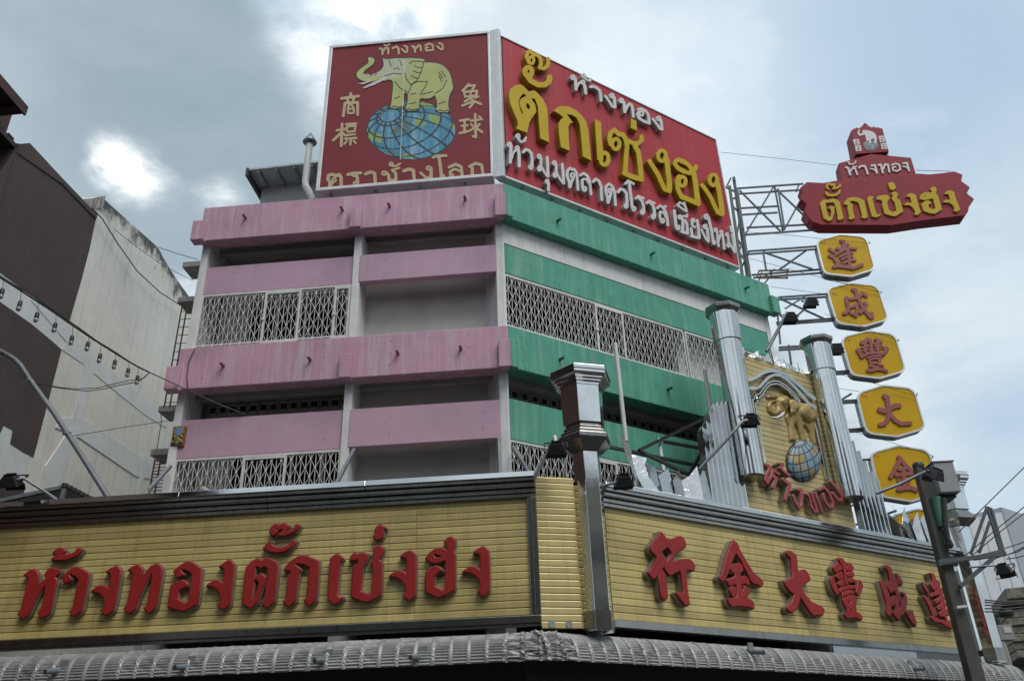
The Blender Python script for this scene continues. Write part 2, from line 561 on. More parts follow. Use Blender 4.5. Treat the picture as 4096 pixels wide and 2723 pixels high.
def place(name, me, parent, loc, rotz=0.0, rot=None, scale=None, **tags):
    """an object sharing mesh data; loc in world space"""
    o = bpy.data.objects.new(name, me)
    off = ORG.get(parent.name, (0, 0, 0)) if parent else (0, 0, 0)
    reg(o, parent, off if parent else tuple(loc), **tags)
    o.location = tuple(loc[i] - off[i] for i in range(3))
    o.rotation_euler = rot or (0, 0, rotz)
    if scale:
        o.scale = scale
    ORG[o.name] = off
    return o


# ------------------------------------------------------------------ traced shapes: strokes and outlines to solid letters
def parse(txt):
    """lines: 'P x,y x,y ..' filled outline, 'H ..' hole, 'S w x,y ..' brush stroke, 'R w cx,cy rx,ry' ring"""
    out = []
    for ln in txt.strip().replace(';', '\n').split('\n'):
        t = ln.split()
        if not t:
            continue
        if t[0] in 'PH':
            out.append((t[0], [tuple(map(float, q.split(','))) for q in t[1:]]))
        elif t[0] == 'S':
            out.append(('S', float(t[1]), [tuple(map(float, q.split(','))) for q in t[2:]]))
        else:
            (cx, cy), (rx, ry) = [tuple(map(float, q.split(','))) for q in t[2:4]]
            pts = [(cx + rx * cos(a * pi / 10), cy + ry * sin(a * pi / 10)) for a in range(21)]
            out.append(('S', float(t[1]), pts))
    return out


def seg_dist(X, Y, pts, closed):
    d = np.full(X.shape, 1e9)
    n = len(pts)
    for i in range(n if closed else n - 1):
        (x0, y0), (x1, y1) = pts[i], pts[(i + 1) % n]
        dx, dy = x1 - x0, y1 - y0
        l2 = dx * dx + dy * dy + 1e-9
        t = np.clip(((X - x0) * dx + (Y - y0) * dy) / l2, 0, 1)
        d = np.minimum(d, np.hypot(X - x0 - t * dx, Y - y0 - t * dy))
    return d


def inside(X, Y, pts):
    c = np.zeros(X.shape, bool)
    n = len(pts)
    for i in range(n):
        (x0, y0), (x1, y1) = pts[i], pts[(i + 1) % n]
        if y0 == y1:
            continue
        c ^= ((y0 > Y) != (y1 > Y)) & (X < (x1 - x0) * (Y - y0) / (y1 - y0) + x0)
    return c


def field(shapes, X, Y):
    d = np.full(X.shape, 1e9)
    for s_ in shapes:
        if s_[0] == 'S':
            d = np.minimum(d, seg_dist(X, Y, s_[2], False) - s_[1] / 2)
        elif s_[0] == 'P':
            e = seg_dist(X, Y, s_[1], True)
            d = np.minimum(d, np.where(inside(X, Y, s_[1]), -e, e))
    for s_ in shapes:
        if s_[0] == 'H':
            e = seg_dist(X, Y, s_[1], True)
            d = np.maximum(d, np.where(inside(X, Y, s_[1]), e, -e))
    return d


def bounds(shapes):
    xs, ys = [], []
    for s_ in shapes:
        w = s_[1] / 2 if s_[0] == 'S' else 0
        for x, y in s_[-1]:
            xs += [x - w, x + w]
            ys += [y - w, y + w]
    return min(xs), max(xs), min(ys), max(ys)


def contours(D, xs, ys, iso):
    """marching squares -> closed loops"""
    V = D - iso
    V = np.where(np.abs(V) < 1e-6, 1e-6, V)
    neg = V < 0
    q = neg[:-1, :-1].astype(int) + 2 * neg[:-1, 1:] + 4 * neg[1:, 1:] + 8 * neg[1:, :-1]
    TAB = {1: [(3, 0)], 2: [(0, 1)], 3: [(3, 1)], 4: [(1, 2)], 5: [(3, 2), (1, 0)], 6: [(0, 2)], 7: [(3, 2)],
           8: [(2, 3)], 9: [(2, 0)], 10: [(0, 3), (2, 1)], 11: [(2, 1)], 12: [(1, 3)], 13: [(1, 0)], 14: [(0, 3)]}
    nxt, pos = {}, {}

    def edge(i, j, e):
        if e == 0: k = (0, i, j); a = (i, j); b_ = (i, j + 1)
        elif e == 2: k = (0, i + 1, j); a = (i + 1, j); b_ = (i + 1, j + 1)
        elif e == 3: k = (1, i, j); a = (i, j); b_ = (i + 1, j)
        else: k = (1, i, j + 1); a = (i, j + 1); b_ = (i + 1, j + 1)
        if k not in pos:
            va, vb = V[a], V[b_]
            t = va / (va - vb)
            pos[k] = (xs[a[1]] + (xs[b_[1]] - xs[a[1]]) * t, ys[a[0]] + (ys[b_[0]] - ys[a[0]]) * t)
        return k
    for i, j in zip(*np.nonzero((q > 0) & (q < 15))):
        for a, b_ in TAB[int(q[i, j])]:
            nxt[edge(i, j, a)] = edge(i, j, b_)
    loops = []
    while nxt:
        k0 = next(iter(nxt))
        lp, k = [], k0
        while k in nxt:
            lp.append(pos[k])
            k = nxt.pop(k)
        if len(lp) > 5:
            loops.append(lp)
    return loops


def simplify(lp, tol):
    def rdp(p):
        if len(p) < 3:
            return p
        a, b_ = np.array(p[0]), np.array(p[-1])
        ab = b_ - a
        q = np.array(p) - a
        l = np.hypot(*ab)
        d = np.abs(q[:, 0] * ab[1] - q[:, 1] * ab[0]) / l if l > 1e-9 else np.hypot(q[:, 0], q[:, 1])
        i = int(d.argmax())
        if d[i] > tol:
            return rdp(p[:i + 1])[:-1] + rdp(p[i:])
        return [p[0], p[-1]]
    h = len(lp) // 2
    return rdp(lp[:h + 1])[:-1] + rdp(lp[h:] + [lp[0]])[:-1]


def glyph_loops(txt, iso=0.0, res=90, lim=None):
    sh = parse(txt) if isinstance(txt, str) else txt
    x0, x1, y0, y1 = bounds(sh)
    c = max(x1 - x0, y1 - y0) / res
    m = max(iso, 0) + 3 * c
    xs = np.arange(x0 - m, x1 + m, c)
    ys = np.arange(y0 - m, y1 + m, c)
    X, Y = np.meshgrid(xs, ys)
    return [simplify(l, c * 0.22) for l in contours(field(sh, X, Y), xs, ys, iso)]


def solid(name, loops, fr, n0, n1, m_, parent, bevel=0.0, **tags):
    """loops in (u, z) on plane fr, solid between n0 and n1 with a rounded front edge"""
    cu = bpy.data.curves.new(name, 'CURVE')
    cu.dimensions = '2D'
    cu.fill_mode = 'BOTH'
    pts = [p for l in loops for p in l]
    uc = (min(p[0] for p in pts) + max(p[0] for p in pts)) / 2
    zc = (min(p[1] for p in pts) + max(p[1] for p in pts)) / 2
    for l in loops:
        if len(l) < 3:
            continue
        sp = cu.splines.new('POLY')
        sp.points.add(len(l) - 1)
        for p, (a, z) in zip(sp.points, l):
            p.co = (a - uc, z - zc, 0, 1)
        sp.use_cyclic_u = True
    h = (n1 - n0) / 2
    bevel = min(bevel, h * 0.95)
    cu.extrude = h - bevel
    cu.bevel_depth = bevel
    cu.bevel_resolution = 1
    cu.offset = 0.0
    tmp = bpy.data.objects.new(name + '_outline', cu)
    me = bpy.data.meshes.new_from_object(tmp)
    bpy.data.objects.remove(tmp)
    bpy.data.curves.remove(cu)
    me.name = name
    me.materials.clear()
    me.materials.append(m_)
    o = bpy.data.objects.new(name, me)
    off = ORG.get(parent.name, (0, 0, 0))
    c = fr.P(uc, (n0 + n1) / 2, zc)
    M = Matrix(((fr.d[0], 0, fr.n[0], c[0] - off[0]), (fr.d[1], 0, fr.n[1], c[1] - off[1]), (0, 1, 0, c[2] - off[2]), (0, 0, 0, 1)))
    me.transform(M)
    reg(o, parent, off, **tags)
    return o


def letter(name, txt, zf, fr, nb, depth, face_m, body_m, parent, lip=0.0, bevel=0.012, face_t=0.03, res=90, grow=0.0):
    """raised sign letter: metal return (part) carrying a coloured front (sub-part)"""
    nf = nb + depth
    tr = lambda ls: [[hz(fr, zf, x, y, nf) for x, y in l] for l in ls]
    body = solid(name, tr(glyph_loops(txt, lip + grow, res)), fr, nb, nf - face_t * 0.5, body_m, parent)
    bpx = bevel * FPX * ZOOM[zf][2] / 16.0          # the rounded edge grows outwards from an inset outline
    solid('letter_front', tr(glyph_loops(txt, grow - min(bpx, 9.0), res)), fr, nf - face_t * 0.5 + 0.0005, nf + face_t * 0.5, face_m, body, bevel)
    return body


def flat(name, txt, zf, fr, n0, n1, m_, parent, iso=0.0, res=90, bevel=0.0):
    ls = [[hz(fr, zf, x, y, n1) for x, y in l] for l in glyph_loops(txt, iso, res)]
    return solid(name, ls, fr, n0, n1, m_, parent, bevel)


# ================================================================== ground and street
def corner(n):
    return A.P(0.346 * n, n, 0)[:2]


ASPH = mat('asphalt', (0.052, 0.052, 0.054), 0.85, var=0.2, scale=2, dirt=(0.09, 0.085, 0.08), dirt_amt=0.5, bump=0.3, bump_scale=60)
PAVE = mat('paving_concrete', (0.26, 0.25, 0.235), 0.85, var=0.12, dirt=(0.13, 0.12, 0.11), dirt_amt=0.5, bump=0.2)
mb = MB()
mb.add([(-400, -400, 0), (400, -400, 0), (400, 400, 0), (-400, 400, 0)], [(0, 1, 2, 3)])
mb.build('ground', ASPH, kind='structure')
mb = MB()
pl = [A.P(-8.6, 2.3, 0)[:2], corner(2.3), B.P(10.6, 2.3, 0)[:2], B.P(10.6, -1.0, 0)[:2], corner(-1.0), A.P(-8.6, -1.0, 0)[:2]]
mb.plan(pl, 0.0, 0.13)
mb.build('pavement', PAVE, kind='structure')

# ================================================================== the pink and green building
bld = thing('corner_shop_building', 'tall corner building with pink balcony bands on one face and green bands on the other', 'building', corner(-3) + (0,))
NC, NP = -0.19, -0.21
BACK_R = B.P(7.5, -0.0, 0)
dW = np.array([cos(ANG_A + pi / 2), sin(ANG_A + pi / 2)])
END_R = (BACK_R[0] + dW[0] * 6.5, BACK_R[1] + dW[1] * 6.5)
END_L = A.P(-6.0, -10.0, 0)[:2]


def bandA(name, z0, z1, n0, n1, u0, m_, bev=0.012):
    MB().plan([A.P(u0, n1, 0)[:2], corner(n1), corner(n0), A.P(u0, n0, 0)[:2]], z0, z1).build(name, m_, bld, bev)


def bandB(name, z0, z1, n0, n1, u1, m_, bev=0.012):
    MB().plan([corner(n1), B.P(u1, n1, 0)[:2], B.P(u1, n0, 0)[:2], corner(n0)], z0, z1).build(name, m_, bld, bev)


ZP0, ZP1 = 11.10, 11.90
ZM0, ZM1 = 7.92, 8.74
bandA('parapet', ZP0, ZP1, -0.30, 0.0, -6.0, PINK)
bandA('fascia', ZM0, ZM1, -0.30, 0.0, -6.0, PINK)
bandB('parapet', ZP0, ZP1, -0.30, 0.0, 7.5, GREEN)
bandB('fascia', ZM0, ZM1, -0.30, 0.0, 7.5, GREEN)
# brackets over the columns
for z0 in (ZP0, ZM0):
    for (a, b_) in ((-6.13, -5.88), (-2.98, -2.77)):
        MB().box(A, a, b_, -0.1, 0.11, z0 - 0.03, z0 + 0.42).build('bracket', PINK, bld, 0.01)
    MB().plan([A.P(-0.17, 0.11, 0)[:2], corner(0.11), corner(-0.1), A.P(-0.17, -0.1, 0)[:2]], z0 - 0.03, z0 + 0.5).build('bracket', PINK, bld, 0.01)
    MB().plan([corner(0.11), B.P(0.13, 0.11, 0)[:2], B.P(0.13, -0.1, 0)[:2], corner(-0.1)], z0 - 0.032, z0 + 0.502).build('bracket', GREEN, bld, 0.01)
MB().box(B, 7.38, 7.62, -0.1, 0.11, ZP0 - 0.03, ZP0 + 0.42).build('bracket', GREEN, bld, 0.01)

# columns (deep fins)
for u0, u1, d in ((-6.0, -5.86, 1.15), (-2.945, -2.80, 1.15)):
    MB().box(A, u0, u1, NC - d, NC, 3.2, ZP0 + 0.05).build('column', WHITE, bld, 0.008)
MB().plan([A.P(-0.20, NC, 0)[:2], corner(NC), B.P(0.10, NC, 0)[:2], B.P(0.10, NC - 0.9, 0)[:2], A.P(-0.36, NC - 0.62, 0)[:2]], 3.2, ZP0 + 0.05).build('column', WHITE, bld, 0.008)
MB().box(B, 7.36, 7.5, NC - 1.0, NC, 3.2, ZP0 + 0.05).build('column', WHITE, bld, 0.008)
# floor slabs with their soffits
foot = [A.P(-5.98, -0.08, 0)[:2], corner(-0.08), B.P(7.48, -0.08, 0)[:2], END_R, END_L]
for z0, z1 in ((ZM0 + 0.16, ZM0 + 0.5), (ZP0 + 0.18, ZP0 + 0.42), (4.6, 4.85)):
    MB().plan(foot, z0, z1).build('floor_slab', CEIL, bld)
# side and rear walls
MB().plan([A.P(-5.995, -0.9, 0)[:2], A.P(-5.86, -0.9, 0)[:2], A.P(-5.86, -10, 0)[:2], A.P(-5.995, -10, 0)[:2]], 0, 11.5).build('side_wall', PLASTER, bld)
MB().plan([B.P(7.5, -0.6, 0)[:2], END_R, (END_R[0] - 0.2, END_R[1]), B.P(7.3, -0.6, 0)[:2]], 0, 11.5).build('side_wall', WHITE, bld)
MB().plan([END_L, END_R, (END_R[0], END_R[1] - 0.2), (END_L[0], END_L[1] - 0.2)], 0, 11.5).build('rear_wall', PLASTER, bld)

# back walls of the balconies
zt1, zt2 = ZM0 + 0.2, ZP0 + 0.2
for z0, z1 in ((4.85, zt1), (8.4, zt2)):
    MB().box(A, -2.80, -0.30, -0.95, -0.75, z0, z1).build('balcony_wall', PLASTER, bld)
    # left bay: wall above and below the windows
    MB().box(A, -5.86, -2.945, -1.3, -1.12, z1 - 0.86, z1).build('balcony_wall', PLASTER, bld)
    MB().box(A, -5.86, -5.30, -1.3, -1.12, z0, z1 - 0.86).build('balcony_wall', PLASTER, bld)
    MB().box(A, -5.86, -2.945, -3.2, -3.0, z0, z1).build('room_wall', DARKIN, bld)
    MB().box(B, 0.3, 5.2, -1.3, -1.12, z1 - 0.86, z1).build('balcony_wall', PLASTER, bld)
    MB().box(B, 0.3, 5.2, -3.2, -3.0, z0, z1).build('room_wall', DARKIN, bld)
MB().box(B, 4.75, 7.36, -0.75, -0.6, 8.4, zt2).build('balcony_wall', WHITE, bld)
MB().box(B, 5.2, 7.36, -1.3, -1.12, 4.85, zt1).build('balcony_wall', PLASTER, bld)


def window_row(fr, u0, u1, n, z0, z1, k):
    """sliding window: frame (sub-parts: panes) in the balcony back wall"""
    w = MB()
    t = 0.05
    w.box(fr, u0, u1, n - 0.05, n, z0, z0 + t).box(fr, u0, u1, n - 0.05, n, z1 - t, z1)
    st = (u1 - u0) / k
    for i in range(k + 1):
        a = u0 + st * i
        w.box(fr, a - t / 2, a + t / 2, n - 0.052, n + 0.002, z0 + t, z1 - t)
    o = w.build('window', WHITE, bld)
    for i in range(k):
        MB().box(fr, u0 + st * i + t / 2, u0 + st * (i + 1) - t / 2, n - 0.035, n - 0.025, z0 + t, z1 - t).build('pane', GLASS, o)


window_row(A, -5.30, -2.96, -1.14, 8.4, zt2 - 0.86, 4)
window_row(A, -5.30, -2.96, -1.14, 4.9, zt1 - 0.86, 4)
window_row(B, 0.35, 4.72, -1.14, 8.4, zt2 - 0.86, 6)
window_row(B, 0.35, 5.1, -1.14, 4.9, zt1 - 0.86, 6)

# balcony panels
Z1T, Z1B, Z2T, Z2B = 10.62, 10.00, 7.42, 6.70
for zb, zt, lz in ((Z1B, Z1T, 0.0), (Z2B, Z2T, 0.0)):
    MB().box(A, -5.90, -2.94, NP - 0.10, NP - 0.02, zb, zt).build('balcony_panel', PINK2, bld, 0.01)
    MB().box(A, -2.82, -0.19, NP - 0.12, NP + 0.03, zb + 0.0, zt - 0.02).build('balcony_panel', PINK2, bld, 0.01)
    MB().box(B, 0.08, 7.37, NP - 0.10, NP, zb - 0.01, zt + 0.02).build('balcony_panel', GREEN, bld, 0.01)
# white spandrel on the green face under the parapet, in four boards
ub = [0.10, 1.55, 3.6, 5.75, 7.36]
for a, b_ in zip(ub, ub[1:]):
    MB().box(B, a + 0.004, b_ - 0.004, NC - 0.12, NC - 0.012, Z1T + 0.03, ZP0 + 0.03).build('spandrel_board', WHITE, bld, 0.004)


# beams under the slabs and an air-conditioner behind the grille
for zc in (ZM0 + 0.16, ZP0 + 0.18):
    for fr, a0, a1 in ((A, -5.86, -2.945), (A, -2.80, -0.33), (B, 0.12, 7.36)):
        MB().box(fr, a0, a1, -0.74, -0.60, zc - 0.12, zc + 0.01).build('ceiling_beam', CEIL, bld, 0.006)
ac = MB().box(A, -5.55, -4.75, -1.0, -0.70, ZM1 - 0.35, ZM1 + 0.20).build('air_conditioner', mat('aircon_case', (0.6, 0.6, 0.57), 0.5, var=0.05), bld, 0.02)
for k in range(7):
    MB().box(A, -5.50, -4.95, -0.699, -0.69, ZM1 - 0.25 + k * 0.055, ZM1 - 0.225 + k * 0.055).build('vent_slat', DARKIN, ac)


# vent blocks
def vent_row(fr, u0, u1, n, z, k):
    s_, h = 0.085, 0.065
    m_ = MB()
    I = Fr((0, 0), 0.0)
    m_.box(I, -s_, s_, 0, 0.05, h, s_ + 0.02).box(I, -s_, s_, 0, 0.05, -s_ - 0.02, -h)
    m_.box(I, -s_, -h, 0, 0.05, -h, h).box(I, h, s_, 0, 0.05, -h, h)
    m_.box(I, -h, h, 0.002, 0.004, -h, h, 1)
    me = m_.mesh('vent_block', [mat('vent_cement', (0.55, 0.53, 0.49), 0.9, var=0.1), DARKIN])
    for i in range(k):
        a = u0 + (u1 - u0) * i / (k - 1)
        place('vent_block', me, bld, fr.P(a, n, z), fr.ang)


uv0, zv = hz(A, 'z4a', 335, 622, -1.1)
uv1, zv1 = hz(A, 'z4a', 1230, 566, -1.1)
vent_row(A, uv0, uv1, -1.115, (zv + zv1) / 2, 15)
ub0, zvb = hz(B, 'zR2', 185, 1010, -1.1)
ub1, zvb1 = hz(B, 'zR2', 1470, 1310, -1.1)
vent_row(B, ub0, ub1, -1.115, (zvb + zvb1) / 2, 22)


# security grilles
def grille(fr, u0, u1, z0, z1, n, leaves=(), rail=None, label=None):
    """folding steel grille: frame, leaf frames and diamond lattice"""
    g = MB()
    g.box(fr, u0, u1, n - 0.02, n + 0.02, z1 - 0.05, z1 - 0.01)
    g.box(fr, u0, u0 + 0.03, n - 0.02, n + 0.02, z0, z1 - 0.05)
    g.box(fr, u1 - 0.03, u1, n - 0.02, n + 0.02, z0, z1 - 0.05)
    if rail:
        g.box(fr, u0 + 0.03, u1 - 0.03, n - 0.015, n + 0.018, rail, rail + 0.028)
    root = g.build('security_grille', GRILLE, bld)
    for a, b_ in leaves:
        l_ = MB()
        for q in (a, b_):
            l_.box(fr, q - 0.02, q + 0.02, n + 0.003, n + 0.034, z0 + 0.12, z1 - 0.06)
        l_.box(fr, a + 0.02, b_ - 0.02, n + 0.003, n + 0.03, z0 + 0.12, z0 + 0.15)
        l_.box(fr, a + 0.02, b_ - 0.02, n + 0.003, n + 0.03, z1 - 0.10, z1 - 0.06)
        l_.box(fr, a - 0.035, a + 0.025, n + 0.034, n + 0.05, (z0 + z1) / 2 - 0.03, (z0 + z1) / 2 + 0.03)
        l_.build('grille_leaf', GRILLE, root)
    la = MB()
    du, dz = 0.0835, 0.160
    w = 0.0066
    lo = (rail or z0) - (0 if rail else 0.0)
    k = int((u1 - u0) / du)
    for i in range(k + 1):
        a = u0 + (u1 - u0) * i / k
        la.box(fr, a - w * 0.7, a + w * 0.7, n - 0.006, n + 0.006, z0, z1 - 0.05)
    du = (u1 - u0) / k
    zt = z1 - 0.05
    nz = int((zt - lo) / dz) + 1
    for sgn in (1, -1):
        for i in range(-nz, k + nz + 1):
            p, q = (u0 + du * i, lo), (u0 + du * (i + sgn * (zt - lo) / dz), zt)
            # clip in u
            def clip(p, q):
                (a0, b0), (a1, b1) = p, q
                t0, t1 = 0.0, 1.0
                d = a1 - a0
                for e, s2 in ((u0, 1), (u1, -1)):
                    f0 = s2 * (a0 - e)
                    f1 = s2 * (a1 - e)
                    if f0 < 0 and f1 < 0:
                        return None
                    if f0 < 0:
                        t0 = max(t0, f0 / (f0 - f1))
                    elif f1 < 0:
                        t1 = min(t1, f0 / (f0 - f1))
                if t1 - t0 < 0.02:
                    return None
                return (a0 + d * t0, b0 + (b1 - b0) * t0), (a0 + d * t1, b0 + (b1 - b0) * t1)
            if (i % 2) == 0:
                c = clip(p, q)
                if c:
                    (a0, b0), (a1, b1) = c
                    nn = n + 0.010 + 0.004 * (sgn > 0)
                    e = w * 0.85
                    la.prism(fr, [(a0 - e, b0), (a0 + e, b0), (a1 + e, b1), (a1 - e, b1)], nn - 0.0015, nn + 0.0015)
    for j in range(nz):
        for i in range(k + 1):
            if (i + j) % 2 == 0:
                a, z = u0 + du * i, lo + dz * j
                if z < zt - 0.02 and u0 < a < u1:
                    la.prism(fr, [(a + 0.021 * cos(t * pi / 3), z + 0.021 * sin(t * pi / 3)) for t in range(6)], n + 0.008, n + 0.022)
    la.build('lattice', GRILLE, root, kind='stuff')
    return root


ul = lambda zf, x, y, fr=A: hz(fr, zf, x, y, -0.22)[0]
grille(A, -5.86, -2.945, ZM1 - 0.02, Z1B, -0.24, [(ul('z3a', 605, 1000), ul('z3a', 835, 1000)), (ul('z3a', 1075, 1000), -2.98)], ZM1 + 0.14)
grille(A, -5.86, -2.945, 4.95, Z2B, -0.24, [(ul('z4a', 585, 1000), ul('z4a', 845, 1000))])
grille(B, 0.10, 4.62, ZM1 - 0.02, Z1B - 0.01, -0.24, [(ul('zR2', 760, 500, B), ul('zR2', 945, 550, B))], ZM1 + 0.14)
grille(B, 4.66, 7.36, ZM1 - 0.02, Z1B - 0.01, -0.24)
grille(B, 0.10, 5.0, 4.95, Z2B, -0.24, [(1.55, 2.4)])

# drain spouts through the bands
I0 = Fr((0, 0), 0.0)
sp = MB().tube([(0, 0.05, 0), (0, -0.02, 0.0), (0, -0.12, -0.012)], 0.028, 10, 0).tube([(0, -0.1205, -0.012), (0, -0.122, -0.012)], 0.022, 10, 1)
meA, meB = sp.mesh('drain_spout', [mat('spout_pink', (0.24, 0.075, 0.15), 0.6), DARKIN]), sp.mesh('drain_spout', [mat('spout_green', (0.02, 0.13, 0.085), 0.6), DARKIN])
for fr, zf, pts, me in ((A, 'z3a', ((470, 366), (1125, 312), (1443, 288), (1955, 242), (320, 1362), (907, 1322), (1500, 1280), (1925, 1248)), meA),
                        (B, 'Z6', ((425, 1165), (985, 1365)), meB), (B, 'z1b', ((325, 1308),), meB), (B, 'zR2', ((515, 755), (1268, 965)), meB)):
    for x, y in pts:
        u_, z_ = hz(fr, zf, x, y, 0.05)
        place('drain_spout', me, bld, fr.P(u_, 0.0, z_), fr.ang)

# form-tie bolts left in the bands
bolt = MB().lathe((0, 0), [(0.010, -0.002), (0.008, 0.008)], 8).mesh('bolt', mat('bolt_paint', (0.30, 0.14, 0.22), 0.7))
boltg = MB().lathe((0, 0), [(0.010, -0.002), (0.008, 0.008)], 8).mesh('bolt', mat('bolt_green', (0.02, 0.12, 0.08), 0.7))
for fr, me, us, zs, n in ((A, bolt, (-5.5, -3.3, -2.1, -0.7), (8.12, 8.36, 8.6), 0.0), (A, bolt, (-4.4, -3.25, -2.1, -0.5), (6.9, 7.2), NP - 0.02 + 0.0),
                          (A, bolt, (-5.3, -3.6, -2.3, -0.5), (10.15, 10.45), NP - 0.02), (B, boltg, (0.3, 2.1, 3.8), (8.1, 8.35, 8.58), 0.0),
                          (B, boltg, (0.5, 2.2, 3.9, 5.6), (10.15, 10.48), NP)):
    for a in us:
        nn = n + (0.05 if (fr is A and n < -0.1 and a > -2.8) else 0)
        for z in zs:
            place('bolt', me, bld, fr.P(a, nn, z), rot=(pi / 2, 0, fr.ang))

# concrete ledges and rusty racks down the side
for zf, x, y, w in (('z1a', 1180, 1180, 0.42), ('z1a', 1150, 1400, 0.42), ('z2a', 1290, 840, 0.42), ('z2a', 1230, 1180, 0.42)):
    u_, z_ = hz(A, zf, x, y, -1.2)
    MB().box(A, u_ - 0.12, -5.98, -1.7, -1.2, z_ - 0.09, z_ + 0.04).build('ledge', CONC, bld, 0.01)
RUST = mat('rusty_iron', (0.12, 0.075, 0.05), 0.8, 0.2, var=0.3, dirt=(0.30, 0.28, 0.26), dirt_amt=0.5, dirt_scale=8)
for (a, b_) in ((('z2a', 1425, 60), ('z2a', 1275, 840)), (('z2a', 1215, 1250), ('z2a', 1165, 1560))):
    u0, z0 = hz(A, *a, -1.2)
    u1, z1 = hz(A, *b_, -1.2)
    r_ = MB()
    for du in (0.0, 0.11):
        r_.tube([A.P(u0 + du, -1.2, z0), A.P(u0 + du, -1.2, z1)], 0.016, 6)
    nst = 12
    for i in range(nst):
        z = z0 + (z1 - z0) * (i + 0.5) / nst
        r_.tube([A.P(u0, -1.2, z), A.P(u0 + 0.11, -1.2, z)], 0.009, 5)
        r_.tube([A.P(u0 + 0.11, -1.2, z), A.P(-5.97, -1.2, z)], 0.008, 5)
    r_.build('side_rack', RUST, bld)

# ground floor; the shade under the awning is put into its near-black colour
SHADE_SHUT = mat('shade_dark_shutter', (0.03, 0.03, 0.034), 0.6, var=0.2)
MB().plan([A.P(-8.3, 0.3, 0)[:2], corner(0.3), B.P(10.9, 0.3, 0)[:2], B.P(10.9, 0.1, 0)[:2], corner(0.1), A.P(-8.3, 0.1, 0)[:2]], 0.13, 3.3).build('shop_wall', SHADE_SHUT, bld)
MB().plan([A.P(-8.3, 1.1, 0)[:2], corner(1.1), B.P(10.9, 1.1, 0)[:2], B.P(10.9, 0.1, 0)[:2], corner(0.1), A.P(-8.3, 0.1, 0)[:2]], 3.22, 3.3).build('canopy_soffit', SHADE_SHUT, bld)

# roof shed with eave
sh = thing('roof_shed', 'grey rooftop shed with overhanging metal roof behind the elephant billboard', 'shed', A.P(-3.4, -2.8, 11.5))
SHEDW = mat('shed_wall', (0.42, 0.43, 0.44), 0.7, var=0.05, streak=(0.32, 0.33, 0.34), streak_amt=0.3)
u0, z0 = hz(A, 'z3a', 575, 260, -2.4)
ut, zt = hz(A, 'z3a', 600, 150, -2.4)
MB().box(A, u0, -1.2, -4.5, -2.4, 11.35, zt + 0.12).build('wall', SHEDW, sh)
ra, rb = hz(A, 'z3a', 497, 52, -1.75), hz(A, 'z3a', 960, 0, -1.75)
sl = (rb[1] - ra[1]) / (rb[0] - ra[0])
e = lambda u_, dz: (u_, ra[1] + (u_ - ra[0]) * sl + dz)
MB().prism(A, [e(ra[0], 0), e(-1.0, 0), e(-1.0, 0.05), e(ra[0], 0.05)], -4.6, -1.75).build('roof', mat('shed_roof', (0.40, 0.42, 0.44), 0.5, 0.4, var=0.08), sh)
for i in range(7):
    uu = ra[0] + 0.2 + i * 0.42
    MB().box(A, uu, uu + 0.05, -2.40, -1.78, e(uu, -0.06)[1], e(uu, 0.0)[1]).build('rafter', STEEL, sh)
MB().prism(A, [e(ra[0] - 0.06, -0.16), e(ra[0] - 0.002, -0.16), e(ra[0] - 0.002, 0.06), e(ra[0] - 0.06, 0.06)], -4.6, -1.73).build('barge_board', mat('dark_barge', (0.05, 0.055, 0.06), 0.6), sh)

# vent pipe with rain cap
vp = thing('vent_pipe', 'white bent vent pipe with conical cap beside the elephant billboard', 'vent pipe', A.P(-4.0, -0.4, 11.8))
PVC = mat('white_pipe', (0.62, 0.62, 0.60), 0.5, var=0.06, dirt=(0.4, 0.38, 0.34), dirt_amt=0.4)
pp = [at(A, 'Z5', x, y, -0.35) for x, y in ((112, 1470), (75, 1390), (48, 1345), (45, 1310), (60, 1180), (80, 1000))]
MB().tube(pp, 0.07, 14).build('pipe', PVC, vp)
top = pp[-1]
MB().lathe((top[0], top[1]), [(0.145, top[2] + 0.05), (0.15, top[2] + 0.06), (0.085, top[2] + 0.18), (0.01, top[2] + 0.32)], 16).build('rain_cap', STEEL, vp)
MB().lathe((top[0], top[1]), [(0.05, top[2] - 0.05), (0.05, top[2] + 0.06)], 10).build('cap_stem', STEEL, vp)

# mirror plaque on the lower balcony panel
pq = thing('mirror_plaque', 'small wooden plaque with octagonal mirror and lion face on pink balcony panel', 'plaque', at(A, 'z4a', 180, 780, NP))
brd = [hz(A, 'z4a', x, y, NP + 0.01) for x, y in ((150, 718), (232, 716), (213, 839), (130, 843))]
MB().prism(A, brd, NP - 0.02, NP + 0.025).build('board', mat('plaque_wood', (0.20, 0.075, 0.02), 0.5, var=0.2), pq, 0.004)
cu_, cz_ = hz(A, 'z4a', 184, 745, NP + 0.03)
MB().prism(A, [(cu_ + 0.105 * cos(t * pi / 4 + pi / 8), cz_ + 0.105 * sin(t * pi / 4 + pi / 8)) for t in range(8)], NP + 0.02, NP + 0.04).build('mirror_rim', mat('brass', (0.5, 0.36, 0.12), 0.35, 0.8), pq)
MB().prism(A, [(cu_ + 0.078 * cos(t * pi / 4 + pi / 8), cz_ + 0.078 * sin(t * pi / 4 + pi / 8)) for t in range(8)], NP + 0.035, NP + 0.045).build('mirror', mat('mirror_glass', (0.25, 0.40, 0.62), 0.15, 0.4), pq)
lf = MB()
cu2, cz2 = hz(A, 'z4a', 172, 806, NP + 0.03)
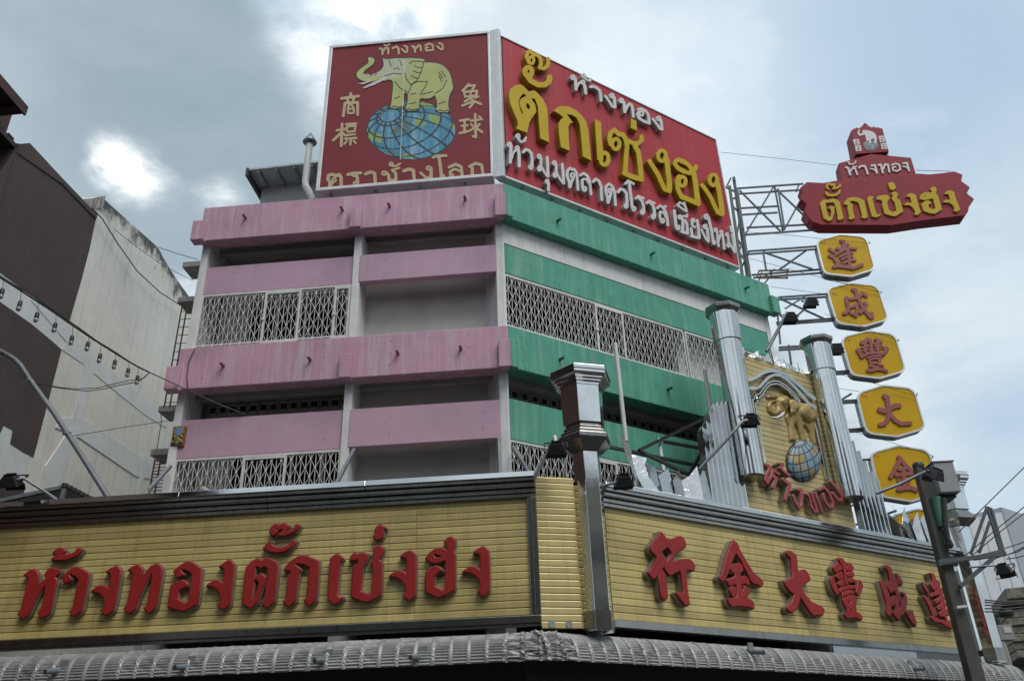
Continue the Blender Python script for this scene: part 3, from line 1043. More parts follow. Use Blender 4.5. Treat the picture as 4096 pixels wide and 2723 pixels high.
for du, dz, rr in ((0, 0.0, 0.085), (-0.06, 0.07, 0.035), (0.06, 0.07, 0.035), (0, -0.045, 0.05), (-0.08, -0.03, 0.035), (0.08, -0.03, 0.035), (0, 0.045, 0.04), (-0.035, 0.02, 0.022), (0.035, 0.02, 0.022)):
    prof = [(rr, 0), (rr * 0.8, 0.03), (rr * 0.35, 0.048)]
    c = A.P(cu2 + du, NP + 0.024, cz2 + dz)
    vs, fs = [], []
    for r_, h in prof:
        for j in range(10):
            t = 2 * pi * j / 10
            p = np.array(c) + A.d * r_ * cos(t) + np.array([0, 0, 1]) * r_ * sin(t) + A.n * h
            vs.append(tuple(p))
    for i in range(2):
        for j in range(10):
            fs.append((i * 10 + j, i * 10 + (j + 1) % 10, (i + 1) * 10 + (j + 1) % 10, (i + 1) * 10 + j))
    fs.append(tuple(range(20, 30)))
    lf.add(vs, fs, 0, True)
lf.build('lion_face', mat('lion_paint', (0.22, 0.17, 0.07), 0.5, 0.3, var=0.4, scale=12), pq)


# ================================================================== street-level sign band
NS = 1.2                      # how far the sign band stands in front of the upper facade


def slat_rows(parent, fr, n, z0, z1, pitch, cuts, m_, name='slat', jit=0.0016):
    """horizontal metal slats, each its own part; alike lengths share a mesh"""
    for a, b_ in cuts:
        L_ = b_ - a
        w = MB()
        h = pitch - 0.006
        # shallow convex slat with a lipped lower edge
        prof = [(0.0, 0.0), (0.012, 0.002), (0.015, h * 0.12), (0.015, h * 0.85), (0.011, h), (0.0, h)]
        vs = [(0, -p, z) for p, z in prof] + [(L_, -p, z) for p, z in prof]
        k = len(prof)
        fs = [tuple(range(k - 1, -1, -1)), tuple(range(k, 2 * k))] + [(i, (i + 1) % k, k + (i + 1) % k, k + i) for i in range(k)]
        w.add(vs, fs)
        me = w.mesh(name, m_)
        nrow = int(round((z1 - z0) / pitch))
        for i in range(nrow):
            z = z0 + i * pitch
            o = place(name, me, parent, fr.P(a, n + random.uniform(-jit, jit), z + 0.003),
                      rot=(random.uniform(-0.012, 0.012), random.uniform(-0.0006, 0.0006), fr.ang))


def cornice(parent, fr, u0, u1, n, ztop, sgnL=0.0, sgnR=0.0):
    """stainless coping over stepped mouldings; each step a part"""
    steps = [(0.20, 0.0, 0.085, CHROME), (0.17, 0.085, 0.055, CHROME2), (0.12, 0.14, 0.06, CHROME2),
             (0.13, 0.20, 0.02, CHROME2), (0.075, 0.22, 0.07, CHROME2), (0.05, 0.29, 0.06, CHROME2)]
    for k, (dn, dz, h, m_) in enumerate(steps):
        nm = 'coping' if k == 0 else 'moulding'
        L_ = u1 - u0
        parts = [u0 + L_ * t for t in ((0, 0.36, 0.70, 1.0) if k < 2 else (0, 0.52, 1.0))]
        for a, b_ in zip(parts, parts[1:]):
            mb = MB()
            if k == 0:      # coping with a sloped top
                P = fr.P
                z1, z0 = ztop, ztop - h
                mb.hexa([P(a, n + dn, z0), P(b_ - 0.003, n + dn, z0), P(b_ - 0.003, n - 0.25, z0), P(a, n - 0.25, z0),
                         P(a, n + dn - 0.02, z1), P(b_ - 0.003, n + dn - 0.02, z1), P(b_ - 0.003, n - 0.25, z1 + 0.02), P(a, n - 0.25, z1 + 0.02)])
            else:
                mb.box(fr, a, b_ - 0.003, n - 0.05, n + dn, ztop - dz - h + 0.002, ztop - dz - 0.002)
            mb.build(nm, m_, parent, 0.006)


# ---- left sign
sa = thing('shop_sign', 'long yellow slatted shop sign with red Thai letters in a chrome frame above the awning', 'shop sign', A.P(-3.6, NS, 3.4))
uL, uR = -7.80, 0.425
ZS0, ZS1 = 3.47, 5.56
MB().box(A, uL + 0.05, uR - 0.12, NS - 0.10, NS - 0.02, ZS0 + 0.03, ZS1 - 0.05).build('backing', BACK, sa)
useam = hz(A, 'z8b', 1118, 600, NS)[0]
slat_rows(sa, A, NS - 0.018, 3.585, 5.20, 0.0975, [(uL + 0.10, useam - 0.002), (useam + 0.002, uR - 0.13)], YEL)
cornice(sa, A, uL - 0.05, uR, NS, ZS1)
for a, b_, n1, m_ in ((uR - 0.075, uR, NS + 0.075, CHROME2), (uR - 0.135, uR - 0.078, NS + 0.045, CHROME2), (uL - 0.02, uL + 0.10, NS + 0.07, CHROME2)):
    MB().box(A, a, b_, NS - 0.06, n1, ZS0 + 0.10, ZS1 - 0.352).build('side_frame', m_, sa, 0.008)
for a, b_ in ((uL - 0.02, -2.9), (-2.896, uR)):
    MB().box(A, a, b_, NS - 0.06, NS + 0.085, ZS0, ZS0 + 0.098).build('bottom_frame', CHROME2, sa, 0.008)
MB().box(A, uL, uR, NS - 0.02, NS + 0.04, ZS0 - 0.04, ZS0 - 0.002).build('bottom_moulding', CHROME2, sa, 0.004)

THAI = [
 ('F1', 'P 205,670 280,605 350,570 410,575 460,620 475,660 430,890 520,790 620,715 585,690 580,660 620,590 690,545 750,550 865,575 840,645 770,700 800,755 790,850 740,1050 680,1330 640,1370 560,1430 510,1420 450,1340 510,1300 545,1200 580,1000 605,860 540,900 430,1080 340,1280 300,1370 210,1435 165,1430 95,1360 150,1310 190,1160 250,900 290,720 270,680'),
 ('F1', 'P 710,275 770,220 855,180 920,200 960,235 930,275 885,310 990,310 1090,270 1140,240 1150,205 1205,180 1255,210 1190,300 1080,360 950,400 800,405 700,390 750,350 785,295 740,265'),
 ('F1', 'P 890,720 960,630 1060,550 1150,520 1250,560 1380,635 1370,720 1320,960 1260,1260 1225,1330 1120,1400 1090,1395 1015,1315 1080,1275 1110,1150 1160,870 1190,740 1140,690 1050,650 1020,660 1040,710 1085,730 1060,770 960,820 930,800'),
 ('F1', 'P 1680,600 1760,550 1850,505 1900,520 1950,580 1930,720 1870,1060 1810,1290 1780,1320 1700,1380 1650,1370 1580,1290 1640,1260 1660,1180 1650,1100 1610,1030 1550,985 1480,965 1410,965 1460,910 1540,865 1620,860 1690,880 1725,915 1770,680 1755,625 1690,620'),
 ('F2', 'P 55,580 130,520 215,480 270,500 325,560 300,740 400,580 470,510 560,465 620,485 675,540 660,680 610,960 560,1240 520,1280 450,1340 420,1340 335,1255 400,1210 430,1060 470,800 500,660 480,640 420,720 330,900 250,1080 210,1210 190,1270 90,1350 50,1350 -20,1270 40,1200 90,960 145,640 120,600'),
 ('F2', 'P 868,600 960,520 1060,450 1160,430 1240,460 1385,560 1370,700 1340,960 1300,1180 1180,1250 1060,1310 1000,1300 770,1240 790,1080 825,850 930,790 1020,755 1090,785 1145,855 1120,880 1085,880 965,940 950,1100 1090,1180 1135,1150 1160,980 1205,640 1130,590 1040,560 1005,575 1030,630 1080,645 1060,670 960,710 920,700'),
 ('F2', 'P 1690,510 1760,460 1850,400 1900,405 1965,480 1950,640 1910,980 1880,1190 1780,1280 1740,1275 1655,1190 1710,1160 1730,1100 1700,1000 1650,920 1570,870 1455,865 1530,800 1610,765 1690,765 1770,820 1790,560 1750,525 1700,530'),
 ('F3', 'P 590,190 620,110 680,65 730,60 760,90 800,60 840,55 930,100 900,150 870,185 960,170 1010,130 1020,85 1070,62 1105,95 1030,190 920,245 830,265 725,265 770,220 815,160 790,145 740,170 730,210 650,265 610,250; H 678,150 700,135 718,155 695,172'),
 ('F3', 'P 480,475 530,410 595,360 645,370 620,400 660,440 720,465 800,465 880,440 940,395 950,355 990,335 1045,352 960,465 850,530 740,550 620,540 540,510'),
 ('F3', 'P 190,800 280,700 370,650 420,655 460,690 500,655 550,640 610,655 725,715 725,850 700,1100 665,1380 560,1475 520,1470 445,1385 505,1350 525,1180 552,950 555,805 490,780 440,815 400,785 345,795 320,1100 285,1320 300,1345 330,1310 380,1180 410,1050 375,1015 330,1005 355,960 430,910 470,920 528,960 515,1020 430,1260 390,1370 310,1470 260,1485 125,1415 150,1150 175,900'),
 ('F3', 'P 835,850 870,770 950,690 1060,620 1150,600 1230,610 1430,690 1420,830 1395,1100 1375,1350 1280,1440 1240,1440 1170,1355 1215,1320 1235,1180 1265,790 1180,750 1090,730 1010,750 1060,780 1130,840 1090,890 1070,1000 1040,1200 1025,1370 920,1460 890,1450 815,1375 860,1340 885,1150 905,950 960,870 880,845'),
 ('F3', 'P 1620,650 1690,590 1740,575 1780,590 1835,650 1785,690 1775,830 1750,1050 1735,1275 1775,1315 1830,1295 1835,1320 1790,1370 1700,1420 1660,1415 1580,1340 1590,1100 1610,800'),
 ('F4', 'P 880,110 920,80 980,90 1040,135 990,165 990,270 960,310 890,335 850,320 820,275 850,240 850,160'),
 ('F4', 'P 415,690 440,610 490,560 530,555 555,580 600,555 650,555 745,580 700,690 640,780 625,980 605,1200 760,1265 795,1230 815,950 820,790 770,715 820,650 835,560 820,490 870,440 930,430 1005,470 990,560 915,670 975,720 965,950 945,1260 860,1320 720,1385 640,1370 445,1300 460,1080 475,800 560,720 580,680 540,675 480,680 440,680'),
 ('F4', 'P 1280,610 1350,550 1430,515 1490,530 1545,590 1545,800 1540,1100 1530,1270 1440,1350 1400,1345 1320,1270 1370,1230 1375,1160 1340,1070 1280,1000 1200,960 1085,955 1140,900 1220,860 1310,865 1390,910 1390,670 1350,625 1290,640'),
 ('F5', 'P 690,640 760,550 840,490 920,465 980,475 1060,515 1045,420 1010,360 1060,300 1110,280 1150,290 1195,330 1195,430 1160,540 1185,575 1190,800 1185,1165 1080,1235 930,1310 860,1290 685,1215 685,1000 690,890 770,810 850,775 920,790 985,845 980,870 930,865 845,940 845,1120 990,1195 1030,1160 1035,900 1035,680 950,710 860,735 790,725 730,690; H 815,590 850,575 910,590 970,620 910,640 850,635'),
 ('F5', 'P 1500,545 1570,490 1660,445 1710,465 1755,520 1765,700 1770,1000 1765,1190 1690,1280 1650,1280 1570,1200 1610,1160 1620,1080 1590,1000 1530,930 1450,890 1310,885 1370,830 1450,785 1540,790 1620,845 1615,600 1580,560 1510,575'),
]
for zf, t in THAI:
    letter('letter', t, zf, A, NS - 0.004, 0.085, RED, RETURN, sa, lip=20, bevel=0.016, face_t=0.034)

# ---- narrow corner panel between the two signs
E0 = A.P(uR + 0.004, NS + 0.02, 0)
CP = Fr(E0, radians(14.0))
cw = CP.hit(2317, 2250, 0)[0]
cp = thing('corner_sign', 'narrow yellow slatted panel between the red-lettered signs and the chrome lantern pillar', 'sign panel', CP.P(cw / 2, 0, 3.35))
MB().box(CP, 0.0, cw, -0.12, -0.03, 3.40, 5.50).build('backing', BACK, cp)
slat_rows(cp, CP, -0.03, 3.40, 5.52, 0.0925, [(0.002, cw - 0.004)], YEL2)
CR = Fr(CP.P(cw, 0.0, 0), radians(66))
slat_rows(cp, CR, -0.03, 3.40, 5.46, 0.0925, [(0.004, 0.34)], YEL, name='side_slat')
MB().box(CR, 0.0, 0.34, -0.10, -0.04, 3.40, 5.45).build('side_backing', BACK, cp)
for x, y in ((350, 998), (468, 1000)):
    a, z = hz(CP, 'z6b', x, y, 0)
    MB().prism(CP, [(a + 0.048 * cos(t * pi / 8), z + 0.052 * sin(t * pi / 8)) for t in range(16)], -0.02, -0.005).build('patch', mat('grey_patch', (0.33, 0.33, 0.34), 0.4, 0.4), cp)

# ---- right sign
sb = thing('shop_sign', 'yellow slatted shop sign with six red Chinese characters below the chrome crest', 'shop sign', B.P(5.3, NS, 3.4))
vL, vR = 0.84, 10.05
MB().box(B, vL + 0.02, vR - 0.02, NS - 0.10, NS - 0.02, ZS0 + 0.08, ZS1 - 0.05).build('backing', BACK, sb)
vs_ = 5.1
slat_rows(sb, B, NS - 0.018, 3.60, 5.24, 0.1045, [(vL + 0.02, vs_ - 0.002), (vs_ + 0.002, vR - 0.02)], YEL)
cornice(sb, B, vL - 0.06, vR + 0.1, NS, ZS1 + 0.03)
for a, b_ in ((vL - 0.03, 4.6), (4.604, vR + 0.08)):
    MB().box(B, a, b_, NS - 0.06, NS + 0.07, ZS0 + 0.01, ZS0 + 0.12).build('bottom_frame', CHROME2, sb, 0.008)
HAN = [
 ('C1', 'P 365,115 410,115 455,160 510,260 515,220 575,250 660,220 740,185 810,235 845,330 830,390 740,430 670,480 620,560 585,650 700,605 800,590 900,585 970,640 1000,720 985,790 960,800 900,775 845,780 850,950 870,1150 905,1370 880,1400 820,1395 750,1310 670,1185 680,1160 720,1175 790,1190 760,980 735,790 650,830 570,875 540,870 480,780 460,720 420,765 470,840 495,920 510,1100 520,1260 490,1305 430,1290 385,1190 365,1000 360,850 300,930 250,925 180,840 185,790 210,800 260,690 330,540 270,500 215,430 215,370 290,270 365,160; H 410,465 515,378 592,478 545,580 500,645 488,600 450,510'),
 ('C2', 'P 400,150 440,140 500,190 540,290 470,370 440,440 380,580 330,740 280,860 240,895 200,885 155,850 170,790 200,790 230,660 280,460 340,290; P 470,370 540,290 620,440 720,610 800,740 930,840 980,910 960,990 920,995 850,950 790,940 740,890 700,800 620,640 540,480; P 375,595 440,590 530,555 585,590 610,680 590,720 550,750 400,735 355,670; P 300,860 380,840 480,800 560,800 650,800 710,850 725,950 710,970 640,940 560,945 420,960 350,985 320,930; P 450,730 550,730 570,900 575,1060 590,1220 490,1220 490,1000; P 370,990 420,990 480,1010 470,1100 450,1190 400,1180 350,1060; P 610,980 650,975 700,1020 735,1090 720,1120 670,1180 560,1200 580,1090 620,1030; P 310,1210 340,1205 380,1215 470,1190 560,1190 660,1200 750,1230 800,1280 815,1390 790,1410 720,1370 600,1350 500,1350 400,1360 340,1300'),
 ('C3', 'P 205,190 240,155 300,160 360,200 420,260 430,350 430,450 450,600 500,860 380,980 330,640 310,480 290,290 240,255 215,225; P 165,735 220,745 300,690 360,650 450,590 520,530 580,525 640,580 690,700 680,740 600,790 520,860 470,930 390,985 340,995 260,930 195,830; P 380,980 500,860 490,1060 460,1200 420,1290 330,1365 290,1360 215,1290 230,1230 270,1240 320,1150 360,1050; P 500,860 590,1020 700,1150 830,1210 930,1260 965,1310 930,1430 860,1420 800,1410 740,1430 650,1320 560,1180 490,1070 450,960'),
 ('C4', 'P 360,170 400,145 460,165 510,240 525,400 550,600 570,700 500,700 480,520 450,320 400,240; P 250,350 300,300 310,240 340,225 380,270 440,320 450,380 320,460 280,430; P 300,520 350,470 440,430 470,560 380,590 330,570; P 350,680 400,610 470,590 490,700 390,735; P 530,350 560,300 540,260 570,245 620,280 670,330 685,380 640,410 540,420; P 540,460 590,430 660,430 690,490 670,530 550,540; P 555,580 600,550 660,560 720,610 720,640 570,660; P 195,600 220,520 250,530 290,620 350,760 385,870 345,910 300,870 240,770; P 750,620 790,595 840,640 865,710 840,810 790,915 750,900 700,840 730,790 740,700; P 375,790 470,730 600,705 740,720 730,780 600,780 500,800 420,850 390,860; P 430,870 530,820 620,805 680,820 690,880 600,880 500,920 440,930; P 440,960 490,970 560,915 640,905 710,930 740,980 725,1060 720,1150 735,1250 520,1250 530,1200 480,1100 440,1020; H 550,1060 610,1000 615,1045 580,1085; H 600,1190 645,1175 640,1215 610,1220; P 480,1280 520,1265 600,1250 740,1245 810,1280 850,1350 840,1400 820,1420 760,1380 680,1355 600,1370 550,1385 510,1340; P 430,860 470,840 470,960 430,960'),
 ('C5', 'P 290,190 330,150 380,160 430,210 455,270 470,400 500,540 430,560 390,450 360,270 310,230; P 530,330 560,325 620,400 670,480 680,540 660,575 610,570 570,470; P 330,550 380,520 430,460 490,420 540,430 590,500 580,580 540,640 480,700 430,750 380,680; P 205,500 240,465 280,490 330,580 380,720 430,860 440,1020 440,1150 420,1210 390,1220 340,1190 325,1120 340,1010 310,860 260,680; P 470,540 560,620 600,740 640,860 720,1060 800,1180 850,1200 860,1090 890,1110 930,1230 970,1370 960,1430 920,1420 840,1320 740,1160 640,980 560,800 500,700; P 430,860 490,790 570,800 590,900 610,1080 640,1200 610,1310 570,1300 500,1200 450,1110 520,1140 530,1060 520,980 450,1020; P 640,720 680,715 740,760 770,830 760,960 740,1100 690,1190 640,1220 600,1100 650,1000 680,900 700,800'),
 ('C6', 'P 345,170 400,150 450,190 480,260 490,330 500,480 430,500 400,330 400,250; P 345,390 400,370 440,340 520,300 560,340 580,410 540,470 440,540 390,470; P 360,610 440,570 520,500 600,475 700,490 720,520 650,590 560,610 420,650 370,680; P 450,730 520,690 620,640 670,650 690,700 660,740 560,760 480,820; P 500,880 560,820 660,760 710,800 710,860 660,890 590,910 530,950; P 530,1000 600,960 680,920 740,920 780,970 780,1020 740,1050 700,1030 620,1080 560,1070; P 540,480 600,480 650,700 680,900 730,1160 690,1180 640,1060 600,900; P 190,380 220,340 260,390 310,480 350,570 330,605 280,560 220,470; P 220,650 250,625 310,670 380,740 410,850 480,940 500,1020 430,1100 380,1000 330,860 260,730; P 365,1080 410,1070 480,1090 580,1130 740,1180 860,1140 890,1150 915,1260 820,1335 740,1290 640,1240 560,1190 460,1190 410,1160'),
]
for zf, t in HAN:
    letter('character', t, zf, B, NS - 0.004, 0.12, RED, RETURN, sb, lip=12, bevel=0.016, face_t=0.036, res=100)


# ---- chrome pillars with hexagonal lanterns
def lantern_pillar(xy, py_levels, label, rs=1.0):
    zc_t, zc_b, zb_b, zf_b = [proj_axis_z(xy, p) for p in py_levels]
    t = thing('lantern_pillar', label, 'pillar', (xy[0], xy[1], 3.3), 'chrome pillars at the ends of the sign band')
    R0 = ANG_A + radians(20)
    S_ = lambda r_: r_ * rs
    MB().lathe(xy, [(S_(0.215), 3.36), (S_(0.215), zf_b + 0.02)], 6, 0, R0, False).build('shaft', CHROME, t, 0.006)
    MB().lathe(xy, [(S_(0.235), 3.38), (S_(0.235), 3.62)], 6, 0, R0, False).build('base_collar', CHROME2, t, 0.006)
    h = (zb_b - zf_b)
    prof = [(0.24, 0), (0.30, 0.12), (0.40, 0.32), (0.42, 0.40), (0.42, 0.55), (0.38, 0.58), (0.38, 0.70), (0.335, 0.73), (0.335, 0.86), (0.29, 0.88), (0.29, 1.0)]
    MB().lathe(xy, [(S_(r_), zf_b + h * k) for r_, k in prof], 6, 0, R0, False).build('lantern_base', CHROME2, t, 0.006)
    MB().lathe(xy, [(S_(0.335), zb_b + 0.001), (S_(0.345), zc_b)], 6, 0, R0, False).build('lantern_body', CHROME, t, 0.006)
    h = zc_t - zc_b
    prof = [(0.36, 0), (0.36, 0.14), (0.40, 0.16), (0.40, 0.28), (0.44, 0.30), (0.44, 0.42), (0.48, 0.44), (0.50, 0.52), (0.50, 0.96), (0.46, 1.0)]
    MB().lathe(xy, [(S_(r_), zc_b + 0.001 + h * k) for r_, k in prof], 6, 0, R0, False).build('lantern_cap', CHROME, t, 0.006)
    MB().lathe(xy, [(S_(0.515), zc_t - h * 0.30), (S_(0.515), zc_t - h * 0.26)], 6, 0, R0, False).build('cap_trim', CHROME2, t)


d_ = RM.T @ np.array([(2392 - 2048) / FPX, (2450 - 1361.5) / FPX, 1.0])
pxy = (EYE + d_ * (12.02 / d_[1]))[:2]
lantern_pillar((float(pxy[0]), float(pxy[1])), (1500, 1567, 1711, 1818), 'chrome pillar with hexagonal lantern between the two slatted signs')
d_ = RM.T @ np.array([(3925 - 2048) / FPX, (2450 - 1361.5) / FPX, 1.0])
q_ = B.P(10.35, NS + 0.15, 0)
pxy2 = (EYE + d_ * (q_[1] / d_[1]))[:2]
lantern_pillar((float(pxy2[0]), float(pxy2[1])), (1905, 1965, 2048, 2112), 'chrome lantern pillar behind the concrete utility pole', 1.0)

# ---- central tower over the right sign
tw = thing('tower_sign', 'slatted tower sign with golden elephant on globe between two chrome cylinders', 'sign', B.P(5.2, NS, 5.6))
zT0 = ZS1 + 0.03
uTL = hz(B, 'z3b', 262, 1100, NS)[0]
uTL = hz(B, 'z3b', 290, 1300, NS)[0]
uTR = hz(B, 'z3b', 1000, 1400, NS)[0]
zTT = hz(B, 'z3b', 500, 497, NS)[1]
MB().box(B, uTL, uTR, NS - 0.14, NS - 0.05, zT0, zTT - 0.01).build('backing', BACK, tw)
slat_rows(tw, B, NS - 0.05, zT0 + 0.01, zTT, 0.104, [(uTL, uTR)], YEL3)


def cylinder(zf, top, joint, bottom, rad):
    ut, zt = hz(B, zf, *top, NS + 0.15)
    ub_, zb = hz(B, zf, *bottom, NS + 0.15)
    zj = hz(B, zf, *joint, NS + 0.15)[1]
    uc = (ut + ub_) / 2
    xy = B.P(uc, NS + 0.12, 0)[:2]
    c = MB()
    vs = []
    c.lathe(xy, [(rad, zb + 0.05), (rad, zj + 0.02)], 40)
    o = c.build('cylinder', CHROME, tw)
    MB().lathe(xy, [(rad * 1.10, zj), (rad * 1.10, zt)], 40).build('upper_sleeve', CHROME, o)
    MB().lathe(xy, [(rad * 0.9, zb + 0.02), (rad * 1.005, zb + 0.049)], 32).build('end_plate', CHROME2, o)
    h = 0.05
    MB().lathe(xy, [(rad * 1.18, zt - 0.02), (rad * 1.42, zt + h * 1.0), (rad * 1.46, zt + h * 2.2), (rad * 1.40, zt + h * 2.6)], 8, 0, ANG_B + pi / 8, False).build('cap', CHROME2, o, 0.004)
    return uc


uc1 = cylinder('z3b', (155, 175), (175, 355), (352, 1268), 0.245)
uc2 = cylinder('z3b', (785, 385), (810, 555), (1000, 1405), 0.245)

# saw-toothed crest on the tower top and fins beside it, each fin its own part
def tooth(parent, fr, u_, z, w, h, n, lean, twist, name):
    """sheet-metal blade with a hooked point, turned a little so each mirrors another part of the sky"""
    prof = [(0, -0.02), (1, -0.02), (1.0, 0.35), (1.05, 0.7), (1.15, 1.0), (0.75, 0.8), (0.35, 0.5), (0.0, 0.3)]
    pts = [(p * w if lean > 0 else (1 - p) * w, q * h) for p, q in prof]
    f_, k_ = [], len(pts)
    for off in (0.0, -0.008):
        f_ += [fr.P(u_ + a_, n + off + (a_ - w / 2) * twist - 0.12 * q_, z + q_) for a_, q_ in pts]
    fs_ = [tuple(range(k_)), tuple(range(2 * k_ - 1, k_ - 1, -1))] + [((i + 1) % k_, i, k_ + i, k_ + (i + 1) % k_) for i in range(k_)]
    MB().add(f_, fs_).build(name, BLADE, parent)


nf = 15
for i in range(nf):
    t = i / (nf - 1)
    a = uTL + 0.10 + (uTR - uTL - 0.36) * t
    big = max(0, 1 - abs(t - 0.52) / 0.14)
    tooth(tw, B, a, zTT - 0.01, 0.165, 0.15 + 0.22 * big, NS - 0.02, 1 if t < 0.5 else -1, (0.7, -0.5, 0.3, -0.9)[i % 4], 'crest_tooth')


def organ(u0, u1, hs, sgn):
    k = len(hs)
    for i, h in enumerate(hs):
        a = u0 + (u1 - u0) * i / k
        w = (u1 - u0) / k
        mb = MB()
        z0 = zT0
        vs = []
        for z, top in ((z0, 0), (z0 + h, 1)):
            dz = 0.06 * top
            vs += [B.P(a, NS - 0.02, z - dz * 2), B.P(a + w * 0.35, NS + 0.09, z), B.P(a + w * 0.55, NS + 0.09, z + dz * 0.3), B.P(a + w * 0.96, NS - 0.02, z + dz)]
        mb.add(vs, [(0, 1, 5, 4), (1, 2, 6, 5), (2, 3, 7, 6), (3, 0, 4, 7), (4, 5, 6, 7)])
        mb.build('organ_fin', CHROME, tw)


htow = zTT - zT0
organ(uTL - 0.98, uTL - 0.02, [htow * f for f in (0.42, 0.46, 0.53, 0.58, 0.60, 0.61, 0.62, 0.60)], 1)
organ(uTR + 0.05, uTR + 0.98, [htow * f for f in (0.62, 0.61, 0.58, 0.52, 0.46, 0.40, 0.36)], -1)

# curved chrome mouldings over the elephant
ARCH = ['S 40 40,215 95,205 160,170 220,130 290,105 360,100 430,112 500,140 600,215 690,290 780,380 875,450',
        'S 34 60,320 130,325 190,300 240,240 300,180 370,150 440,155 520,200 620,300 720,410 800,510 885,560',
        'S 15 130,410 190,385 230,320 290,255 360,228 430,235 520,290 610,380 690,480',
        'S 15 175,440 220,400 260,330 320,275 390,262 450,275 540,340 630,440 720,530 830,620']
for t in ARCH:
    flat('arch_moulding', t, 'E1', B, NS - 0.03, NS + 0.07, CHROME, tw, res=110)
for t in ('S 14 95,455 105,520 250,1250', 'S 14 130,510 262,1240', 'S 12 90,455 120,455 120,425 150,425 150,465 165,490 135,515',
          'S 14 870,715 1035,1450', 'S 14 905,690 1062,1470', 'S 12 835,625 855,650 870,645 880,690 905,690'):
    flat('side_moulding', t, 'E1', B, NS - 0.03, NS + 0.03, CHROME, tw, res=140)

TOWER_TXT = ['S 74 255,225 330,262 330,360 272,430 240,560 290,640; S 62 290,640 382,480 420,350; S 60 420,350 555,440; S 78 430,480 492,560 420,745',
             'S 58 560,195 640,205 620,270 575,290 740,445 800,462',
             'S 74 650,558 800,690 705,1020',
             'S 68 985,795 1060,790 1085,900 1085,1180 1030,1232 935,1085 890,940',
             'S 52 1180,900 1240,935 1290,1050 1305,1185 1400,1325 1440,1300 1335,950 1320,880 1410,880 1490,1100 1560,1330',
             'S 62 1495,805 1600,742 1700,850 1810,1080 1805,1235 1720,1210 1620,1055 1588,905',
             'S 62 1762,615 1900,785 2030,965 2030,1055 1930,1040 1850,945 1800,880']
for t in TOWER_TXT:
    letter('letter', t, 'T1', B, NS - 0.04, 0.14, mat('tower_letter_red', (0.30, 0.05, 0.05), 0.4, var=0.1), RETURN, tw, lip=14, bevel=0.014, face_t=0.03, res=80)


# ---- relief: inflated strokes to a height field
def relief(name, zf, fr, nb, strokes, hfun, m_, parent, step, pick=None, poly=None, hole=None):
    xs0 = min(p[0] - p[2] / 2 for st in strokes for p in st)
    xs1 = max(p[0] + p[2] / 2 for st in strokes for p in st)
    ys0 = min(p[1] - p[2] / 2 for st in strokes for p in st)
    ys1 = max(p[1] + p[2] / 2 for st in strokes for p in st)
    xs, ys = np.arange(xs0 - step, xs1 + step, step), np.arange(ys0 - step, ys1 + step, step)
    X, Y = np.meshgrid(xs, ys)
    Hh = np.full(X.shape, -1.0)
    for st in strokes:
        for (x0, y0, w0), (x1, y1, w1) in zip(st, st[1:] or st):
            l2 = (x1 - x0) ** 2 + (y1 - y0) ** 2 + 1e-9
            t = np.clip(((X - x0) * (x1 - x0) + (Y - y0) * (y1 - y0)) / l2, 0, 1)
            w = (w0 + (w1 - w0) * t) / 2
            d = np.hypot(X - x0 - t * (x1 - x0), Y - y0 - t * (y1 - y0)) / w
            h = np.where(d < 1, w * np.sqrt(np.maximum(0, 1 - d * d)), -1)
            Hh = np.maximum(Hh, h)
    if poly:
        dd = seg_dist(X, Y, poly, True)
        ins = inside(X, Y, poly)
        if hole:
            dd = np.minimum(dd, seg_dist(X, Y, hole, True))
            ins &= ~inside(X, Y, hole)
        t = np.minimum(dd / 34.0, 1)
        Hh = np.where(ins, np.maximum(Hh * 0.92, 34 * np.sqrt(1 - (1 - t) ** 2)), -1.0)
    on = Hh >= 0
    # smooth the joins a little
    Hs = np.maximum(Hh, 0)
    for _ in range(1):
        Hs = np.where(on, (Hs + np.roll(Hs, 1, 0) + np.roll(Hs, -1, 0) + np.roll(Hs, 1, 1) + np.roll(Hs, -1, 1)) / 5, 0)
    mb = MB()
    idx = {}
    vs, fs, ms = [], [], []

    def vid(i, j):
        if (i, j) not in idx:
            a, z = hz(fr, zf, xs[j], ys[i], nb)
            idx[(i, j)] = len(vs)
            vs.append(fr.P(a, nb + hfun(Hs[i, j]), z))
        return idx[(i, j)]
    for i in range(len(ys) - 1):
        for j in range(len(xs) - 1):
            if on[i, j] or on[i + 1, j] or on[i, j + 1] or on[i + 1, j + 1]:
                fs.append((vid(i, j), vid(i + 1, j), vid(i + 1, j + 1), vid(i, j + 1)))
                ms.append(pick(xs[j], ys[i]) if pick else 0)
    mb.add(vs, fs, 0, True)
    mb.m = ms
    return mb.build(name, m_, parent)


GOLDE = mat('elephant_gold', (0.36, 0.25, 0.085), 0.42, 0.25, var=0.2, scale=6, dirt=(0.16, 0.09, 0.02), dirt_amt=0.6, dirt_scale=5, bump=0.3, bump_scale=30)
IV = mat('ivory', (0.62, 0.60, 0.56), 0.4)
kz = 15.6 / FPX / 3.135
EBODY = [(400, 420), (470, 405), (560, 450), (620, 470), (700, 510), (790, 590), (850, 660), (872, 760), (862, 880), (882, 990), (884, 1040), (838, 1052), (808, 960), (788, 890), (760, 835), (722, 802), (728, 880), (748, 960), (764, 992), (690, 996), (668, 930), (640, 835), (604, 765), (612, 860), (640, 958), (632, 986), (550, 986), (540, 900), (530, 800), (490, 690), (500, 640), (450, 664), (400, 680), (330, 672), (280, 622), (260, 550), (274, 500), (310, 474), (366, 470), (385, 450), (340, 462), (265, 462), (254, 425), (280, 404), (350, 410)]
EHOLE = [(326, 520), (372, 500), (382, 560), (372, 602), (346, 602), (326, 562)]
